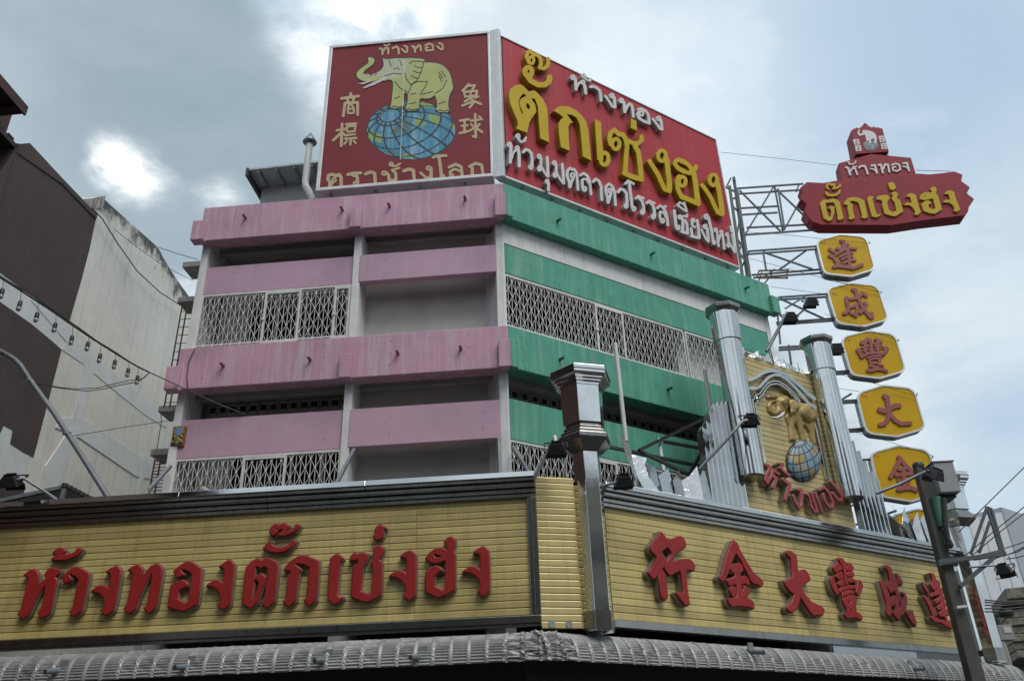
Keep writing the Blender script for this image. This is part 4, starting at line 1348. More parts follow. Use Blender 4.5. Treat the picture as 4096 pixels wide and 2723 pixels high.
ele = relief('elephant', 'E1', B, NS - 0.035, [
    [(610, 560, 150), (700, 620, 220), (780, 690, 190)],
    [(620, 610, 150), (645, 720, 120), (672, 820, 90), (702, 910, 74), (726, 965, 78)],
    [(558, 700, 100), (572, 820, 76), (590, 930, 70), (600, 960, 76)],
    [(800, 740, 130), (822, 850, 90), (840, 950, 66), (858, 1020, 56)],
    [(470, 490, 150), (500, 560, 120)],
    [(420, 610, 96), (370, 638, 74), (310, 612, 62), (288, 555, 56), (298, 505, 44), (340, 478, 30)],
    [(385, 432, 46), (330, 432, 50), (276, 432, 46)]], lambda h: h * kz * 1.15, GOLDE, tw, 5, poly=EBODY, hole=EHOLE)
relief('ear', 'E1', B, NS + 0.105, [[(600, 500, 80), (625, 550, 110), (605, 605, 60)]], lambda h: h * kz * 0.6, GOLDE, ele, 7)
relief('tusk', 'E1', B, NS + 0.075, [[(335, 682, 10), (400, 690, 24), (455, 665, 36), (485, 630, 32)]], lambda h: h * kz * 1.1, IV, ele, 4)
relief('eye', 'E1', B, NS + 0.082, [[(490, 522, 14), (515, 516, 12)]], lambda h: h * kz * 1.2, BACK, ele, 3)


def globe_pick(cx, cy, rx, ry, pole, polys, step=24.0, lw=1.5):
    pv = np.array([(pole[0] - cx) / rx, (cy - pole[1]) / ry, 0.0])
    pv[2] = sqrt(max(0.05, 1 - pv[0] ** 2 - pv[1] ** 2))
    pv /= np.linalg.norm(pv)
    e1 = np.cross(pv, [0, 0, 1.0]); e1 /= np.linalg.norm(e1)
    e2 = np.cross(pv, e1)

    def pick(x, y):
        q = np.array([(x - cx) / rx, (cy - y) / ry, 0.0])
        r2 = q[0] ** 2 + q[1] ** 2
        if r2 > 0.955:
            return 1
        q[2] = sqrt(max(0.0, 1 - r2))
        lat = math.degrees(math.asin(max(-1, min(1, q @ pv))))
        lon = math.degrees(atan2(q @ e1, q @ e2))
        c = cos(radians(lat))
        k = sqrt(max(0.15, q[2]))
        if lat < 76 and abs((lat + 4 + step / 2) % step - step / 2) < lw / k:
            return 1
        if lat < 76 and abs((lon + step / 2) % step - step / 2) * c < lw / k:
            return 1
        if lat < 76.5 and lat > 74:
            return 1
        for mi, pl_ in polys:
            if bool(inside(np.array([[x]]), np.array([[y]]), pl_)[0, 0]):
                return mi
        return 0
    return pick


CONT = mat('globe_gold', (0.36, 0.25, 0.10), 0.5, 0.1, var=0.25, scale=8)
GBLUE = mat('globe_blue', (0.17, 0.27, 0.34), 0.45, var=0.25, scale=4, dirt=(0.34, 0.42, 0.46), dirt_amt=0.5)
gp = [(2, [(505, 1150), (680, 1185), (650, 1290), (610, 1330), (560, 1290)]), (2, [(750, 1090), (800, 1075), (840, 1120), (820, 1180), (765, 1175)]),
      (2, [(600, 1330), (735, 1325), (700, 1370), (600, 1375)]), (2, [(715, 1365), (800, 1370), (850, 1450), (800, 1480), (750, 1430)]),
      (2, [(760, 1000), (830, 1050), (895, 1150), (860, 1150), (800, 1050)])]
gpk = globe_pick(722, 1235, 214, 262, (645, 1015), gp)
# the globe: round in the relief grid (stroke of equal width, stretched)
ZOOM['EG'] = (2980 + (722 - 262 * 1.0) / 3.135, 1450, 3.135)


def globe(name, fr, zf, cx, cy, rx, ry, nb, hmax, mats, parent, pick, K=56):
    vs, fs, ms = [], [], []
    idx = {}

    def vid(i, j):
        if (i, j) not in idx:
            # square grid wrapped to the disc
            a, b_ = 2 * j / K - 1, 2 * i / K - 1
            q, w = a * sqrt(1 - b_ * b_ / 2), b_ * sqrt(1 - a * a / 2)
            r2 = min(1, q * q + w * w)
            h = hmax * sqrt(max(0, 1 - r2))
            u_, z_ = hz(fr, zf, cx + rx * q, cy + ry * w, nb)
            idx[(i, j)] = len(vs)
            vs.append(fr.P(u_, nb + h, z_))
            xy[(i, j)] = (cx + rx * q, cy + ry * w)
        return idx[(i, j)]
    xy = {}
    for i in range(K):
        for j in range(K):
            fs.append((vid(i, j), vid(i + 1, j), vid(i + 1, j + 1), vid(i, j + 1)))
            p, q = xy[(i, j)], xy[(i + 1, j + 1)]
            ms.append(pick((p[0] + q[0]) / 2, (p[1] + q[1]) / 2))
    mb = MB().add(vs, fs, 0, True)
    mb.m = ms
    return mb.build(name, mats, parent)


globe('globe', B, 'E1', 722, 1235, 214, 262, NS - 0.034, 0.17, [GBLUE, INK, CONT], tw, gpk, 90)

# ---- crest of chrome blades on the right sign's cornice
cr = thing('chrome_crest', 'wave of curved chrome blades on the cornice between lantern pillar and tower', 'ornament', B.P(2.3, NS, 5.6))
ZOOM['zB'] = (1960, 1280, 1.12)
BL = [((590, 508), (640, 545), (664, 563), (656, 600), (664, 650), (706, 748), (650, 744), (634, 650), (606, 600)),
      ((660, 588), (712, 614), (704, 640), (716, 700), (748, 758), (700, 748), (670, 680)),
      ((705, 634), (752, 652), (766, 700), (782, 768), (745, 760), (716, 700)),
      ((765, 692), (808, 660), (816, 700), (824, 776), (780, 768), (772, 720)),
      ((815, 716), (845, 690), (868, 655), (874, 700), (884, 786), (822, 776)),
      ((877, 712), (908, 690), (932, 650), (938, 700), (947, 796), (884, 786)),
      ((940, 712), (962, 680), (978, 640), (988, 720), (1002, 810), (946, 798))]
for k, ps in enumerate(BL):
    poly = [hz(B, 'zB', x, y, NS + 0.12) for x, y in ps]
    zlow = min(p[1] for p in poly)
    poly = [(a, z if z > zlow + 0.09 else ZS1 + 0.0) for a, z in poly]
    cu_ = sum(p[0] for p in poly) / len(poly)
    tw_ = (-0.5, 0.35, -0.25, 0.15, -0.35, 0.45, -0.1)[k]
    zt_ = max(p[1] for p in poly)
    fwd = [B.P(a, NS + 0.12 + tw_ * (a - cu_) - 0.14 * (z - ZS1), z) for a, z in poly]
    bak = [B.P(a, NS + 0.112 + tw_ * (a - cu_) - 0.14 * (z - ZS1), z) for a, z in poly]
    n_ = len(poly)
    MB().add(fwd + bak, [tuple(range(n_)), tuple(range(2 * n_ - 1, n_ - 1, -1))] + [((i + 1) % n_, i, n_ + i, n_ + (i + 1) % n_) for i in range(n_)]).build('blade', BLADE, cr)
cr2 = thing('chrome_crest', 'row of pointed chrome blades on the cornice between tower and utility pole', 'ornament', B.P(8.3, NS, 5.6))
u0c = uTR + 1.05
nb_ = 11
for i in range(nb_):
    t = i / (nb_ - 1)
    a = u0c + (9.75 - u0c) * t
    hh = 0.75 - 0.9 * t + 0.9 * t * t + 0.15 * abs(sin(i * 2.1))
    tooth(cr2, B, a, ZS1 + 0.0, 0.27, hh, NS + 0.08, 1 if i % 3 else -1, (0.8, -0.6, 0.2, -1.0, 0.5)[i % 5], 'blade')

# ---- curved awning of ribbed aluminium sheets
aw = thing('awning', 'long dented grey ribbed aluminium awning below the yellow signs', 'awning', A.P(-2, NS + 0.3, 3.0))


def awning_sheet(L_, crush=0.0, seed=0):
    """one sheet: quarter-round profile with fine crosswise ribs and a raised seam at one edge"""
    rn = random.Random(seed)
    K = 30
    cols = [0.0, 0.006, 0.030, 0.054, 0.060, 0.062, L_ * 0.6, L_ + 0.004]
    lift = [0.002, 0.012, 0.016, 0.012, 0.003, 0.0, 0.0, 0.0]
    vs, fs = [], []
    for i in range(K + 1):
        th = pi / 2 * (i / K) * 1.08
        rib = 0.0075 * (1 if i % 2 else -1)
        for c, l_ in zip(cols, lift):
            rr = 0.34 + l_ + (rib if l_ == 0.0 else 0.0)
            j = crush * (rn.random() - 0.5)
            k2 = crush * (rn.random() - 0.5)
            vs.append((c + k2 * 0.6, -(rr + j) * sin(th) * 1.0, (rr + j) * cos(th) * 1.0 - 0.34 + k2 * 0.3))
    n = len(cols)
    for i in range(K):
        for j in range(n - 1):
            fs.append((i * n + j, (i + 1) * n + j, (i + 1) * n + j + 1, i * n + j + 1))
    return MB().add(vs, fs, 0, False).mesh('awning_sheet', AWN)


# place so that the crown meets the sign base and the lip falls where the photograph shows it
SHW = 0.235
ZA = 3.335
shA = [awning_sheet(SHW), awning_sheet(SHW, 0.006, 3), awning_sheet(SHW, 0.012, 5)]
bad = [awning_sheet(SHW, 0.035, 11), awning_sheet(SHW, 0.045, 12), awning_sheet(SHW, 0.03, 13)]
nA_ = int(round((0.62 + 8.6) / SHW))
for i in range(nA_):
    a = 0.62 - (i + 1) * SHW
    me = bad[i] if i < 3 else random.choice(shA)
    place('awning_sheet', me, aw, A.P(a, NS + 0.05, ZA + random.uniform(-0.004, 0.004)), A.ang)
nB_ = int(round(11.5 / SHW))
for i in range(nB_):
    a = -0.62 + i * SHW
    me = bad[i] if i < 2 else random.choice(shA)
    place('awning_sheet', me, aw, B.P(a, NS + 0.05, ZA + random.uniform(-0.004, 0.004)), B.ang)
MB().plan([A.P(-8.1, NS + 0.1, 0)[:2], corner(NS + 0.1), B.P(10.8, NS + 0.1, 0)[:2], B.P(10.8, 0.2, 0)[:2], corner(0.2), A.P(-8.1, 0.2, 0)[:2]], 3.325, 3.345).build('awning_deck', STEEL, aw)
BLUEPIPE = mat('blue_grey_pipe', (0.16, 0.19, 0.22), 0.5, var=0.2, dirt=(0.05, 0.05, 0.05), dirt_amt=0.5, dirt_scale=8)
for k, (fr, zf, x, y) in enumerate(((A, 'z7b', 400, 1495), (A, 'z7b', 1320, 1465), (A, 'z8b', 485, 1330), (A, 'z8b', 1125, 1310), (B, 'z6b', 1690, 1188), (B, 'z5b', 560, 1485))):
    u_, z_ = hz(fr, zf, x, y, NS + 0.4)
    th = MB().tube([fr.P(u_ + 0.05, NS + 0.28, z_ + 0.02), fr.P(u_ - 0.05 if fr is A else u_ + 0.12, NS + 0.55, z_ - 0.02)], 0.036, 12)
    o = th.build('outlet_pipe', BLUEPIPE, aw)
    MB().tube([fr.P(u_ - 0.0505 if fr is A else u_ + 0.1205, NS + 0.551, z_ - 0.02), fr.P(u_ - 0.051 if fr is A else u_ + 0.121, NS + 0.554, z_ - 0.02)], 0.029, 12).build('pipe_bore', DARKIN, o)
    MB().box(fr, u_ + 0.02, u_ + 0.12, NS + 0.33, NS + 0.36, z_ + 0.02, z_ + 0.14).build('clamp', STEEL, o)


# ================================================================== rooftop billboards
b1 = thing('rooftop_billboard', 'red rooftop billboard with painted elephant standing on a blue globe', 'billboard', A.P(-1.9, -0.1, 12.1))
zb0, zb1 = 12.08, 16.08
bu0 = -3.75
bu1 = hz(A, 'Z5', 1600, 600, 0.0)[0]
MB().box(A, bu0 + 0.03, bu1 - 0.02, -0.26, -0.035, zb0 + 0.05, zb1 - 0.05).build('box', WFRAME, b1)
MB().box(A, bu0 + 0.05, bu1 - 0.03, -0.03, -0.012, zb0 + 0.08, zb1 - 0.07).build('panel', REDPRINT, b1)
fw = 0.075
MB().box(A, bu0, bu1, -0.27, 0.02, zb0, zb0 + fw).build('frame_rail', WFRAME, b1, 0.008)
MB().box(A, bu0, bu1, -0.27, 0.02, zb1 - fw, zb1).build('frame_rail', WFRAME, b1, 0.008)
MB().box(A, bu0, bu0 + fw, -0.27, 0.019, zb0 + fw, zb1 - fw).build('frame_stile', WFRAME, b1, 0.008)
MB().box(A, bu1 - 0.05, bu1, -0.27, 0.019, zb0 + fw, zb1 - fw).build('frame_stile', WFRAME, b1, 0.008)
ZOOM['ZE'] = (1200, 80, 1.1788)


def rounded(txt):
    """cut the corners of a traced outline twice"""
    p = parse(txt)[0][1]
    for _ in range(2):
        q = []
        for i in range(len(p)):
            (x0, y0), (x1, y1) = p[i], p[(i + 1) % len(p)]
            q += [(x0 * .75 + x1 * .25, y0 * .75 + y1 * .25), (x0 * .25 + x1 * .75, y0 * .25 + y1 * .75)]
        p = q
    return [('P', p)]


ELE = rounded('P 318,178 338,176 354,188 346,210 316,230 297,246 299,262 315,272 345,268 370,252 390,232 398,208 386,180 410,188 440,181 490,182 520,180 560,183 592,187 578,203 625,201 668,210 694,232 708,255 716,285 724,300 723,325 708,347 702,365 698,390 700,420 708,437 636,434 648,410 645,380 636,350 620,369 590,373 565,367 560,395 562,427 494,430 505,400 510,365 508,345 490,342 488,370 494,414 420,420 432,395 436,350 440,310 438,285 415,280 400,290 380,276 345,291 310,291 284,284 268,270 266,252 279,235 310,214 326,202')
gp2 = [(2, [(540, 880), (690, 920), (680, 990), (540, 945)]), (2, [(990, 760), (1060, 830), (990, 855), (950, 830)]), (2, [(1080, 745), (1170, 770), (1180, 830), (1130, 840), (1070, 780)]),
       (2, [(1250, 840), (1290, 790), (1295, 850), (1265, 880)]), (2, [(820, 1105), (900, 1065), (980, 1100), (900, 1115)]), (2, [(1000, 645), (1140, 650), (1120, 700), (1000, 690)]),
       (3, [(750, 910), (860, 790), (915, 810), (920, 870), (790, 920)]), (3, [(680, 1040), (790, 1050), (820, 1080), (740, 1085)])]
globe('globe_print', A, 'Z5', 930, 880, 376, 248, -0.010, 0.0, [BLUEP, INK, GREENP, GREYP], b1, globe_pick(930, 880, 376, 248, (750, 755), gp2, 24, 1.3), 110)
flat('elephant_outline', ELE, 'ZE', A, -0.011, -0.004, INK, b1, iso=4.5, res=170)
flat('elephant_print', ELE, 'ZE', A, -0.006, -0.001, OLIVE, b1, res=170)
flat('head_print', rounded('P 392,190 440,184 500,186 508,240 494,266 455,276 412,278 384,262 350,272 312,276 292,266 300,248 330,262 372,246 396,222'), 'ZE', A, -0.003, 0.0, mat('elephant_pale', (0.47, 0.49, 0.36), 0.6, spec=0.15), b1, res=110)
for t in ('P 296,320 345,294 408,266 414,275 350,307 302,324', 'P 272,302 318,290 342,287 300,304'):
    flat('tusk_print', t, 'ZE', A, -0.004, 0.0015, WHITEL, b1, res=60)
for t in ('515,206 535,195 584,197 579,220 571,246 560,271 546,290 522,306 500,276 494,250', '575,226 558,226 540,216', '570,249 552,248 534,240', '557,275 540,272 524,262', '522,306 556,290 602,291 588,320 566,352', '510,346 526,310', '445,290 470,320 506,341',
          '692,284 672,325 638,346', '655,246 673,276', '666,240 686,268', '655,262 668,290', '400,264 440,252 482,256', '440,233 462,226 468,236', '716,290 725,318 713,346', '445,371 470,361', '520,352 546,346', '515,396 546,390', '655,396 686,385', '575,351 626,338',
          '430,412 446,407 462,413 478,407 492,412', '498,424 515,419 530,425 548,419 560,425', '642,430 660,425 676,431 694,425 704,432', '352,262 362,252', '330,266 342,256', '300,250 312,258', '418,190 430,220', '470,190 480,215'):
    flat('ink_line', 'S 3.6 ' + t, 'ZE', A, -0.002, 0.002, INK, b1, res=80)
PRINT = [
 'S 13 665,200 687,202 690,246; S 12 690,228 718,192 738,196 738,242', 'S 10 703,165 720,176 750,162', 'S 13 775,197 808,182 824,200 826,240',
 'S 12 872,176 896,186 896,225 880,231 852,204', 'S 13 938,180 956,186 962,226; S 12 962,206 992,172 1006,176 1012,216', 'S 12 1050,172 1080,157 1110,170 1112,212 1055,216 1050,192 1070,188',
 'S 12 1165,155 1190,162 1196,200 1180,208 1148,180',
 'S 24 248,1348 252,1320 232,1290 240,1256 270,1250 300,1262 330,1252 344,1280 344,1348; R 13 285,1297 15,15; S 20 275,1310 258,1340', 'S 22 400,1252 440,1242 508,1238; S 24 430,1250 478,1270 482,1318; R 13 465,1325 16,13', 'S 24 548,1247 590,1230 624,1242 630,1325',
 'R 13 702,1240 15,15; S 22 728,1240 742,1262 745,1302 802,1298 800,1240 775,1218; S 16 770,1215 830,1196', 'R 12 762,1165 13,13; S 14 775,1182 805,1180 838,1158', 'S 24 868,1222 910,1206 948,1216 956,1300',
 'R 13 1074,1198 15,15; S 24 1096,1200 1096,1270 1060,1284; S 18 1058,1282 1008,1236', 'S 20 1112,1108 1150,1094 1222,1094; S 24 1162,1105 1174,1180 1182,1270; R 12 1194,1268 14,14', 'S 22 1248,1190 1300,1166 1348,1186 1356,1265; S 18 1342,1222 1290,1206 1254,1228 1256,1258; R 12 1268,1258 13,13',
 'S 22 1418,1184 1470,1158 1518,1170 1532,1256; S 24 1440,1200 1440,1262',
 'S 20 348,616 490,596; S 20 424,576 424,600; S 16 398,622 402,648; S 16 450,612 442,645; S 20 362,762 376,656 482,650 482,752; S 14 400,692 414,668; S 14 444,684 428,668; S 14 400,704 450,700 450,736 402,740 400,704',
 'S 20 352,828 345,1012; S 18 308,882 386,872; S 18 345,902 278,966; S 16 352,900 382,926; S 16 385,832 470,826; S 13 390,852 465,846 456,890 396,896 390,852; S 14 390,922 460,916; S 16 375,952 470,946; S 16 425,952 420,1002; S 14 392,972 370,996; S 14 450,970 466,988',
 'S 17 1412,498 1360,552; S 15 1400,512 1462,506 1442,540; S 15 1372,562 1480,552 1474,592 1380,602 1372,562; S 12 1430,562 1420,602; S 16 1442,602 1378,642; S 17 1430,612 1452,652 1420,690; S 16 1442,642 1358,676; S 15 1462,612 1492,600; S 18 1458,640 1512,662',
 'S 17 1338,802 1412,790; S 15 1350,846 1400,840; S 17 1335,906 1406,890; S 17 1376,800 1375,900; S 16 1430,802 1520,790; S 19 1465,748 1470,938 1448,932; S 13 1430,830 1446,850; S 15 1424,884 1448,868; S 14 1502,828 1480,856; S 17 1472,862 1522,896; S 14 1498,766 1512,780']
for t in PRINT:
    flat('printed_glyph', t, 'Z5', A, -0.009, -0.003, TAN, b1, res=70, iso=2.0)
MB().prism(A, [hz(A, 'Z5', x, y, 0.0) for x, y in ((874, 290), (878, 290), (840, 1130), (836, 1130))], -0.004, 0.0025).build('panel_seam', WFRAME, b1)
# posts between parapet and board
for a in (-3.5, -2.6, -1.7, -0.8):
    MB().box(A, a, a + 0.05, -0.2, -0.12, 11.3, zb0 + 0.02).build('support_post', STEEL, b1)

b2 = thing('rooftop_billboard', 'red rooftop billboard with raised gold and white Thai letters', 'billboard', B.P(3.3, -0.1, 12.1))
cu0, cu1 = 0.06, 6.575
cz0, cz1 = 12.05, 15.96
MB().box(B, cu0 + 0.02, cu1 - 0.02, -0.16, -0.04, cz0 + 0.05, cz1 - 0.04).build('box', mat('board_back', (0.2, 0.2, 0.2), 0.7), b2)
# the red face: cladding panels with fine joints
xs_ = [cu0 + 0.04] + [hz(B, 'Z6', x, 800, 0)[0] for x in (290, 500, 740, 900, 1060, 1225)] + [cu1 - 0.03]
zs_ = [cz0 + 0.05, 13.30, 14.62, cz1 - 0.035]
for i in range(len(xs_) - 1):
    for j in range(3):
        MB().box(B, xs_[i] + 0.002, xs_[i + 1] - 0.002, -0.04, -0.012 + 0.001 * ((i + j) % 2), zs_[j] + 0.002, zs_[j + 1] - 0.002).build('cladding_panel', REDBOARD, b2)
MB().box(B, cu0, cu1, -0.17, 0.015, cz0, cz0 + 0.05).build('frame_rail', WFRAME, b2, 0.006)
MB().box(B, cu0, cu1, -0.17, 0.015, cz1 - 0.035, cz1).build('frame_rail', WFRAME, b2, 0.006)
MB().box(B, cu1 - 0.03, cu1, -0.17, 0.014, cz0 + 0.05, cz1 - 0.035).build('frame_stile', WFRAME, b2, 0.006)
# tall corner strip joining both boards
MB().plan([A.P(bu1 + 0.003, 0.0, 0)[:2], corner(0.03), B.P(cu0 - 0.003, 0.0, 0)[:2], corner(-0.2)], zb0 - 0.02, zb1 + 0.02).build('corner_strip', WFRAME, b2, 0.006)
for k in range(9):
    a = 0.5 + k * 0.72
    MB().box(B, a, a + 0.045, -0.14, -0.08, 11.35, cz0 + 0.03).build('support_post', STEEL, b2)
    if k > 3:
        MB().bar(B.P(a, -0.12, 12.0), B.P(a + 0.3, -0.9, 11.4), 0.035).build('support_post', STEEL, b2)
GOLD_TXT = [
 ('G1', 'P 180,1045 205,1000 190,940 150,850 110,750 100,660 120,590 170,550 240,540 285,575 325,620 390,608 430,640 490,710 530,790 545,900 550,1050 562,1205 455,1155 440,950 432,800 395,705 355,700 400,770 415,850 370,910 335,970 310,1095; H 296,760 316,756 338,785 342,815 322,826 300,800; H 225,690 262,642 300,672 250,692 218,730 228,790 262,868 254,884 226,820 208,740'),
 ('G1', 'P 610,840 650,800 700,785 780,790 860,830 930,890 980,960 1005,1050 1020,1200 1040,1410 940,1360 925,1150 905,990 870,920 810,885 760,880 800,930 835,975 800,980 780,1020 780,1150 795,1300 690,1255 670,1100 665,1000 690,940 720,915 660,870'),
 ('G1', 'R 34 357,265 28,40; S 42 328,290 302,230 315,175 345,158 385,205 420,200 458,240 468,300 456,345; S 42 450,350 500,362 540,330 552,285 546,245'),
 ('G1', 'R 56 322,395 40,50; S 62 292,420 350,500 430,545 510,545 558,505 566,455'),
 ('G1', 'P 1080,935 1150,965 1160,1150 1172,1300 1180,1400 1105,1400 1095,1200; R 48 1190,1387 46,70'),
 ('G2', 'R 46 335,467 44,62; S 54 275,470 258,400 275,330 318,300 372,355 418,352 455,420 468,500 455,620 450,720 445,800; S 60 436,810 520,850 640,885; S 58 638,880 622,720 602,560 562,490; S 52 485,430 535,455 590,462 640,425 640,378'),
 ('G2', 'P 515,160 577,192 585,315 508,276'),
 ('G2', 'R 46 880,605 46,64; S 60 932,640 950,760 966,900 972,1000; S 54 732,668 775,735 832,825 878,930 912,1000 968,1022'),
 ('G2', 'R 46 1135,722 40,28; S 50 1052,672 1032,700 1065,750 1130,790 1215,812 1235,780 1200,720 1130,665 1075,650 1045,668; H 1060,690 1110,695 1170,725 1205,770 1150,762 1090,730; S 48 1225,795 1272,765 1285,730; S 60 1258,820 1280,950 1298,1080 1312,1172; S 60 1310,1170 1200,1122 1115,1090; S 54 1112,1088 1068,1000 1062,905 1085,850; R 44 1122,908 40,56'),
 ('G2', 'R 46 1490,890 46,64; S 58 1538,930 1562,1050 1585,1200 1594,1285; S 50 1358,955 1402,1012 1460,1100 1502,1200 1540,1275 1592,1298'),
]
for zf, t in GOLD_TXT:
    letter('letter', t, zf, B, -0.012, 0.13, GOLDL, mat('gold_return', (0.30, 0.185, 0.008), 0.5, var=0.1), b2, lip=0, bevel=0.006, face_t=0.02, res=90, grow=1.0)
WHITE_TXT = [
 ('G5', ['R 46 320,215 30,38; S 62 372,240 382,340 390,465; S 44 400,430 435,355 495,300; R 42 530,315 32,34; S 62 566,380 580,450 592,548', 'R 40 545,180 28,33; S 40 560,222 620,272 685,284 704,250',
         'S 60 692,412 745,402 825,435 885,495 902,570 912,698', 'R 44 1140,600 32,38; S 58 1188,640 1196,740 1206,835; S 48 1000,605 1042,662 1100,745 1142,825 1200,845', 'R 42 1335,700 30,38; S 60 1390,740 1402,830 1412,940; S 54 1425,905 1462,822 1510,765 1550,792 1575,885 1590,1035',
         'S 56 1692,882 1762,872 1850,922 1900,992 1916,1100 1926,1178; S 56 1922,1178 1800,1132 1705,1065; S 46 1702,1060 1674,985 1700,930; R 42 1758,972 40,44', 'R 42 2120,1075 31,37; S 56 2166,1110 2180,1200 2192,1290; S 46 1996,1085 2042,1142 2100,1222 2142,1292 2190,1308']),
 ('G3', ['R 32 147,312 23,29; S 46 172,330 166,420 160,590; S 34 186,520 205,440 250,395; R 30 270,365 22,26; S 46 290,402 300,500 300,648', 'R 32 280,180 23,29; S 36 290,232 330,272 388,252 404,208', 'S 42 366,430 402,388 450,402 490,452 503,550 500,650; R 32 482,667 23,29',
         'R 30 612,497 21,27; S 40 640,520 642,620 634,700; R 32 617,690 21,31; S 34 642,645 690,740 742,812; S 42 740,512 748,650 752,808', 'R 30 738,890 21,25; S 38 762,920 760,1028', 'R 30 852,600 21,27; S 40 880,625 882,720 870,800; R 32 860,790 21,31; S 34 882,742 930,842 982,912; S 42 975,618 990,760 998,918',
         'S 40 1090,980 1085,900 1050,800 1060,720 1095,682 1130,702 1160,697 1200,762 1212,880 1222,1018; R 30 1135,795 27,33; S 38 1150,832 1120,900 1100,978', 'S 40 1260,792 1310,762 1370,802 1405,882 1415,980 1425,1088; S 32 1400,932 1350,852 1302,852; S 38 1290,862 1290,950 1300,1020; R 32 1325,1008 23,31',
         'S 42 1460,892 1502,852 1550,882 1585,962 1590,1080 1598,1178', 'S 40 1690,1220 1685,1140 1655,1050 1665,962 1710,927 1760,962 1795,1052 1810,1258; R 30 1722,1035 25,33; S 38 1740,1072 1720,1140 1700,1218']),
 ('G4', ['S 42 166,350 202,302 250,312 295,372 305,470 305,568; R 32 290,570 21,27', 'S 36 280,220 322,172 360,192 408,222; S 44 340,205 356,330 370,450 385,590; R 32 412,612 23,29', 'S 36 446,450 482,412 520,432 564,446; S 42 482,432 540,492 565,572 570,658; R 32 548,665 21,27',
         'S 36 616,525 652,487 690,507 734,522; S 42 652,502 710,562 735,642 740,728; R 32 717,735 21,27', 'S 34 780,602 822,562 870,592 912,572; S 40 870,592 915,672 935,762 945,868; S 36 825,662 820,742 840,800; S 30 832,657 880,672 920,762; R 32 862,800 23,29', 'S 44 1046,642 1060,750 1075,880 1085,918; R 32 1105,905 21,29',
         'S 32 1100,560 1132,512 1180,532 1220,572 1240,648; S 28 1112,570 1230,650; S 28 1205,502 1215,580', 'R 30 1135,740 21,27; S 38 1165,742 1185,850 1175,958; S 38 1162,970 1258,1000; S 38 1255,988 1245,852 1215,792; S 28 1192,722 1238,742 1250,702', 'R 28 1340,795 21,25; S 32 1322,830 1332,880 1370,900; S 36 1312,920 1322,1000 1332,1040; S 38 1312,1042 1438,1070; S 40 1406,792 1425,920 1440,1058',
         'R 30 1530,890 21,29; S 40 1560,920 1575,1020 1585,1118; S 32 1476,942 1500,1000 1540,1080 1580,1128', 'R 30 1550,735 25,33; S 40 1580,742 1610,860 1640,1000 1655,1128; R 28 1670,1140 19,25', 'R 26 1695,945 19,25; S 34 1715,970 1730,1080 1740,1198; S 26 1742,1118 1770,1022; R 24 1785,975 17,21; S 34 1800,1012 1820,1130 1830,1238',
         'R 26 1875,1015 17,23; S 32 1890,1042 1900,1148; R 26 1895,1185 17,25; S 28 1912,1152 1988,1288; S 34 1956,1012 1980,1150 1995,1288', 'S 34 1930,892 1945,968'])]
for zf, ts in WHITE_TXT:
    for t in ts:
        letter('small_letter', t, zf, B, -0.012, 0.11, WHITEL, mat('white_return', (0.42, 0.40, 0.38), 0.6, var=0.1, dirt=(0.25, 0.2, 0.15), dirt_amt=0.4), b2, lip=0, bevel=0.004, face_t=0.016, res=64, grow=3.0 if zf == 'G5' else 2.5)

# ================================================================== projecting sign stack on its steel truss
_t = B.P(7.25, 0.05, 0)
T = Fr((_t[0] + dW[0] * 2.2, _t[1] + dW[1] * 2.2), ANG_A)
tr = thing('sign_truss', 'grey steel lattice truss holding the maroon sign and yellow plates at roof edge', 'truss', T.P(-0.4, 0, 11.4))
BARS = [((235, 540), (330, 1235)), ((205, 600), (300, 1260)), ((255, 615), (348, 1240)), ((215, 545), (182, 610)), ((182, 610), (245, 640)),
        ((245, 618), (720, 585)), ((270, 655), (700, 628)), ((325, 890), (840, 865)), ((315, 940), (810, 905)), ((520, 605), (577, 915)), ((545, 620), (590, 905)),
        ((510, 610), (320, 930)), ((275, 630), (560, 915)), ((535, 625), (745, 825)), ((700, 700), (590, 900)), ((690, 590), (670, 640)),
        ((280, 755), (550, 740)), ((295, 800), (540, 785)), ((215, 690), (270, 680)), ((230, 745), (280, 790)), ((280, 800), (255, 960)), ((255, 960), (320, 1060)), ((320, 940), (270, 1060)),
        ((270, 1060), (345, 1160)), ((340, 1060), (285, 1180)),
        ((335, 1055), (815, 1020)), ((335, 1075), (815, 1040)), ((360, 1220), (850, 1180)), ((372, 1238), (850, 1205)), ((440, 1060), (785, 1180)), ((742, 1048), (550, 1185)), ((440, 1060), (462, 1190)),
        ((545, 1375), (890, 1352)), ((545, 1392), (890, 1372)), ((530, 1552), (930, 1522)), ((535, 1566), (930, 1538)), ((560, 1385), (865, 1525)), ((822, 1378), (640, 1535)), ((530, 1380), (560, 1700))]
for i, (p, q) in enumerate(BARS):
    n0 = -0.25 if i % 3 else -0.55
    w = 0.07 if i < 3 else 0.042
    MB().bar(at(T, 'z1b', *p, n0), at(T, 'z1b', *q, n0), w, w).build('truss_bar', TRUSS, tr)
for (x, y) in ((240, 560), (265, 760), (300, 900), (330, 1080), (520, 620), (575, 900), (705, 620)):
    MB().bar(at(T, 'z1b', x, y, -0.6), at(T, 'z1b', x, y, -0.2), 0.04).build('truss_bar', TRUSS, tr)
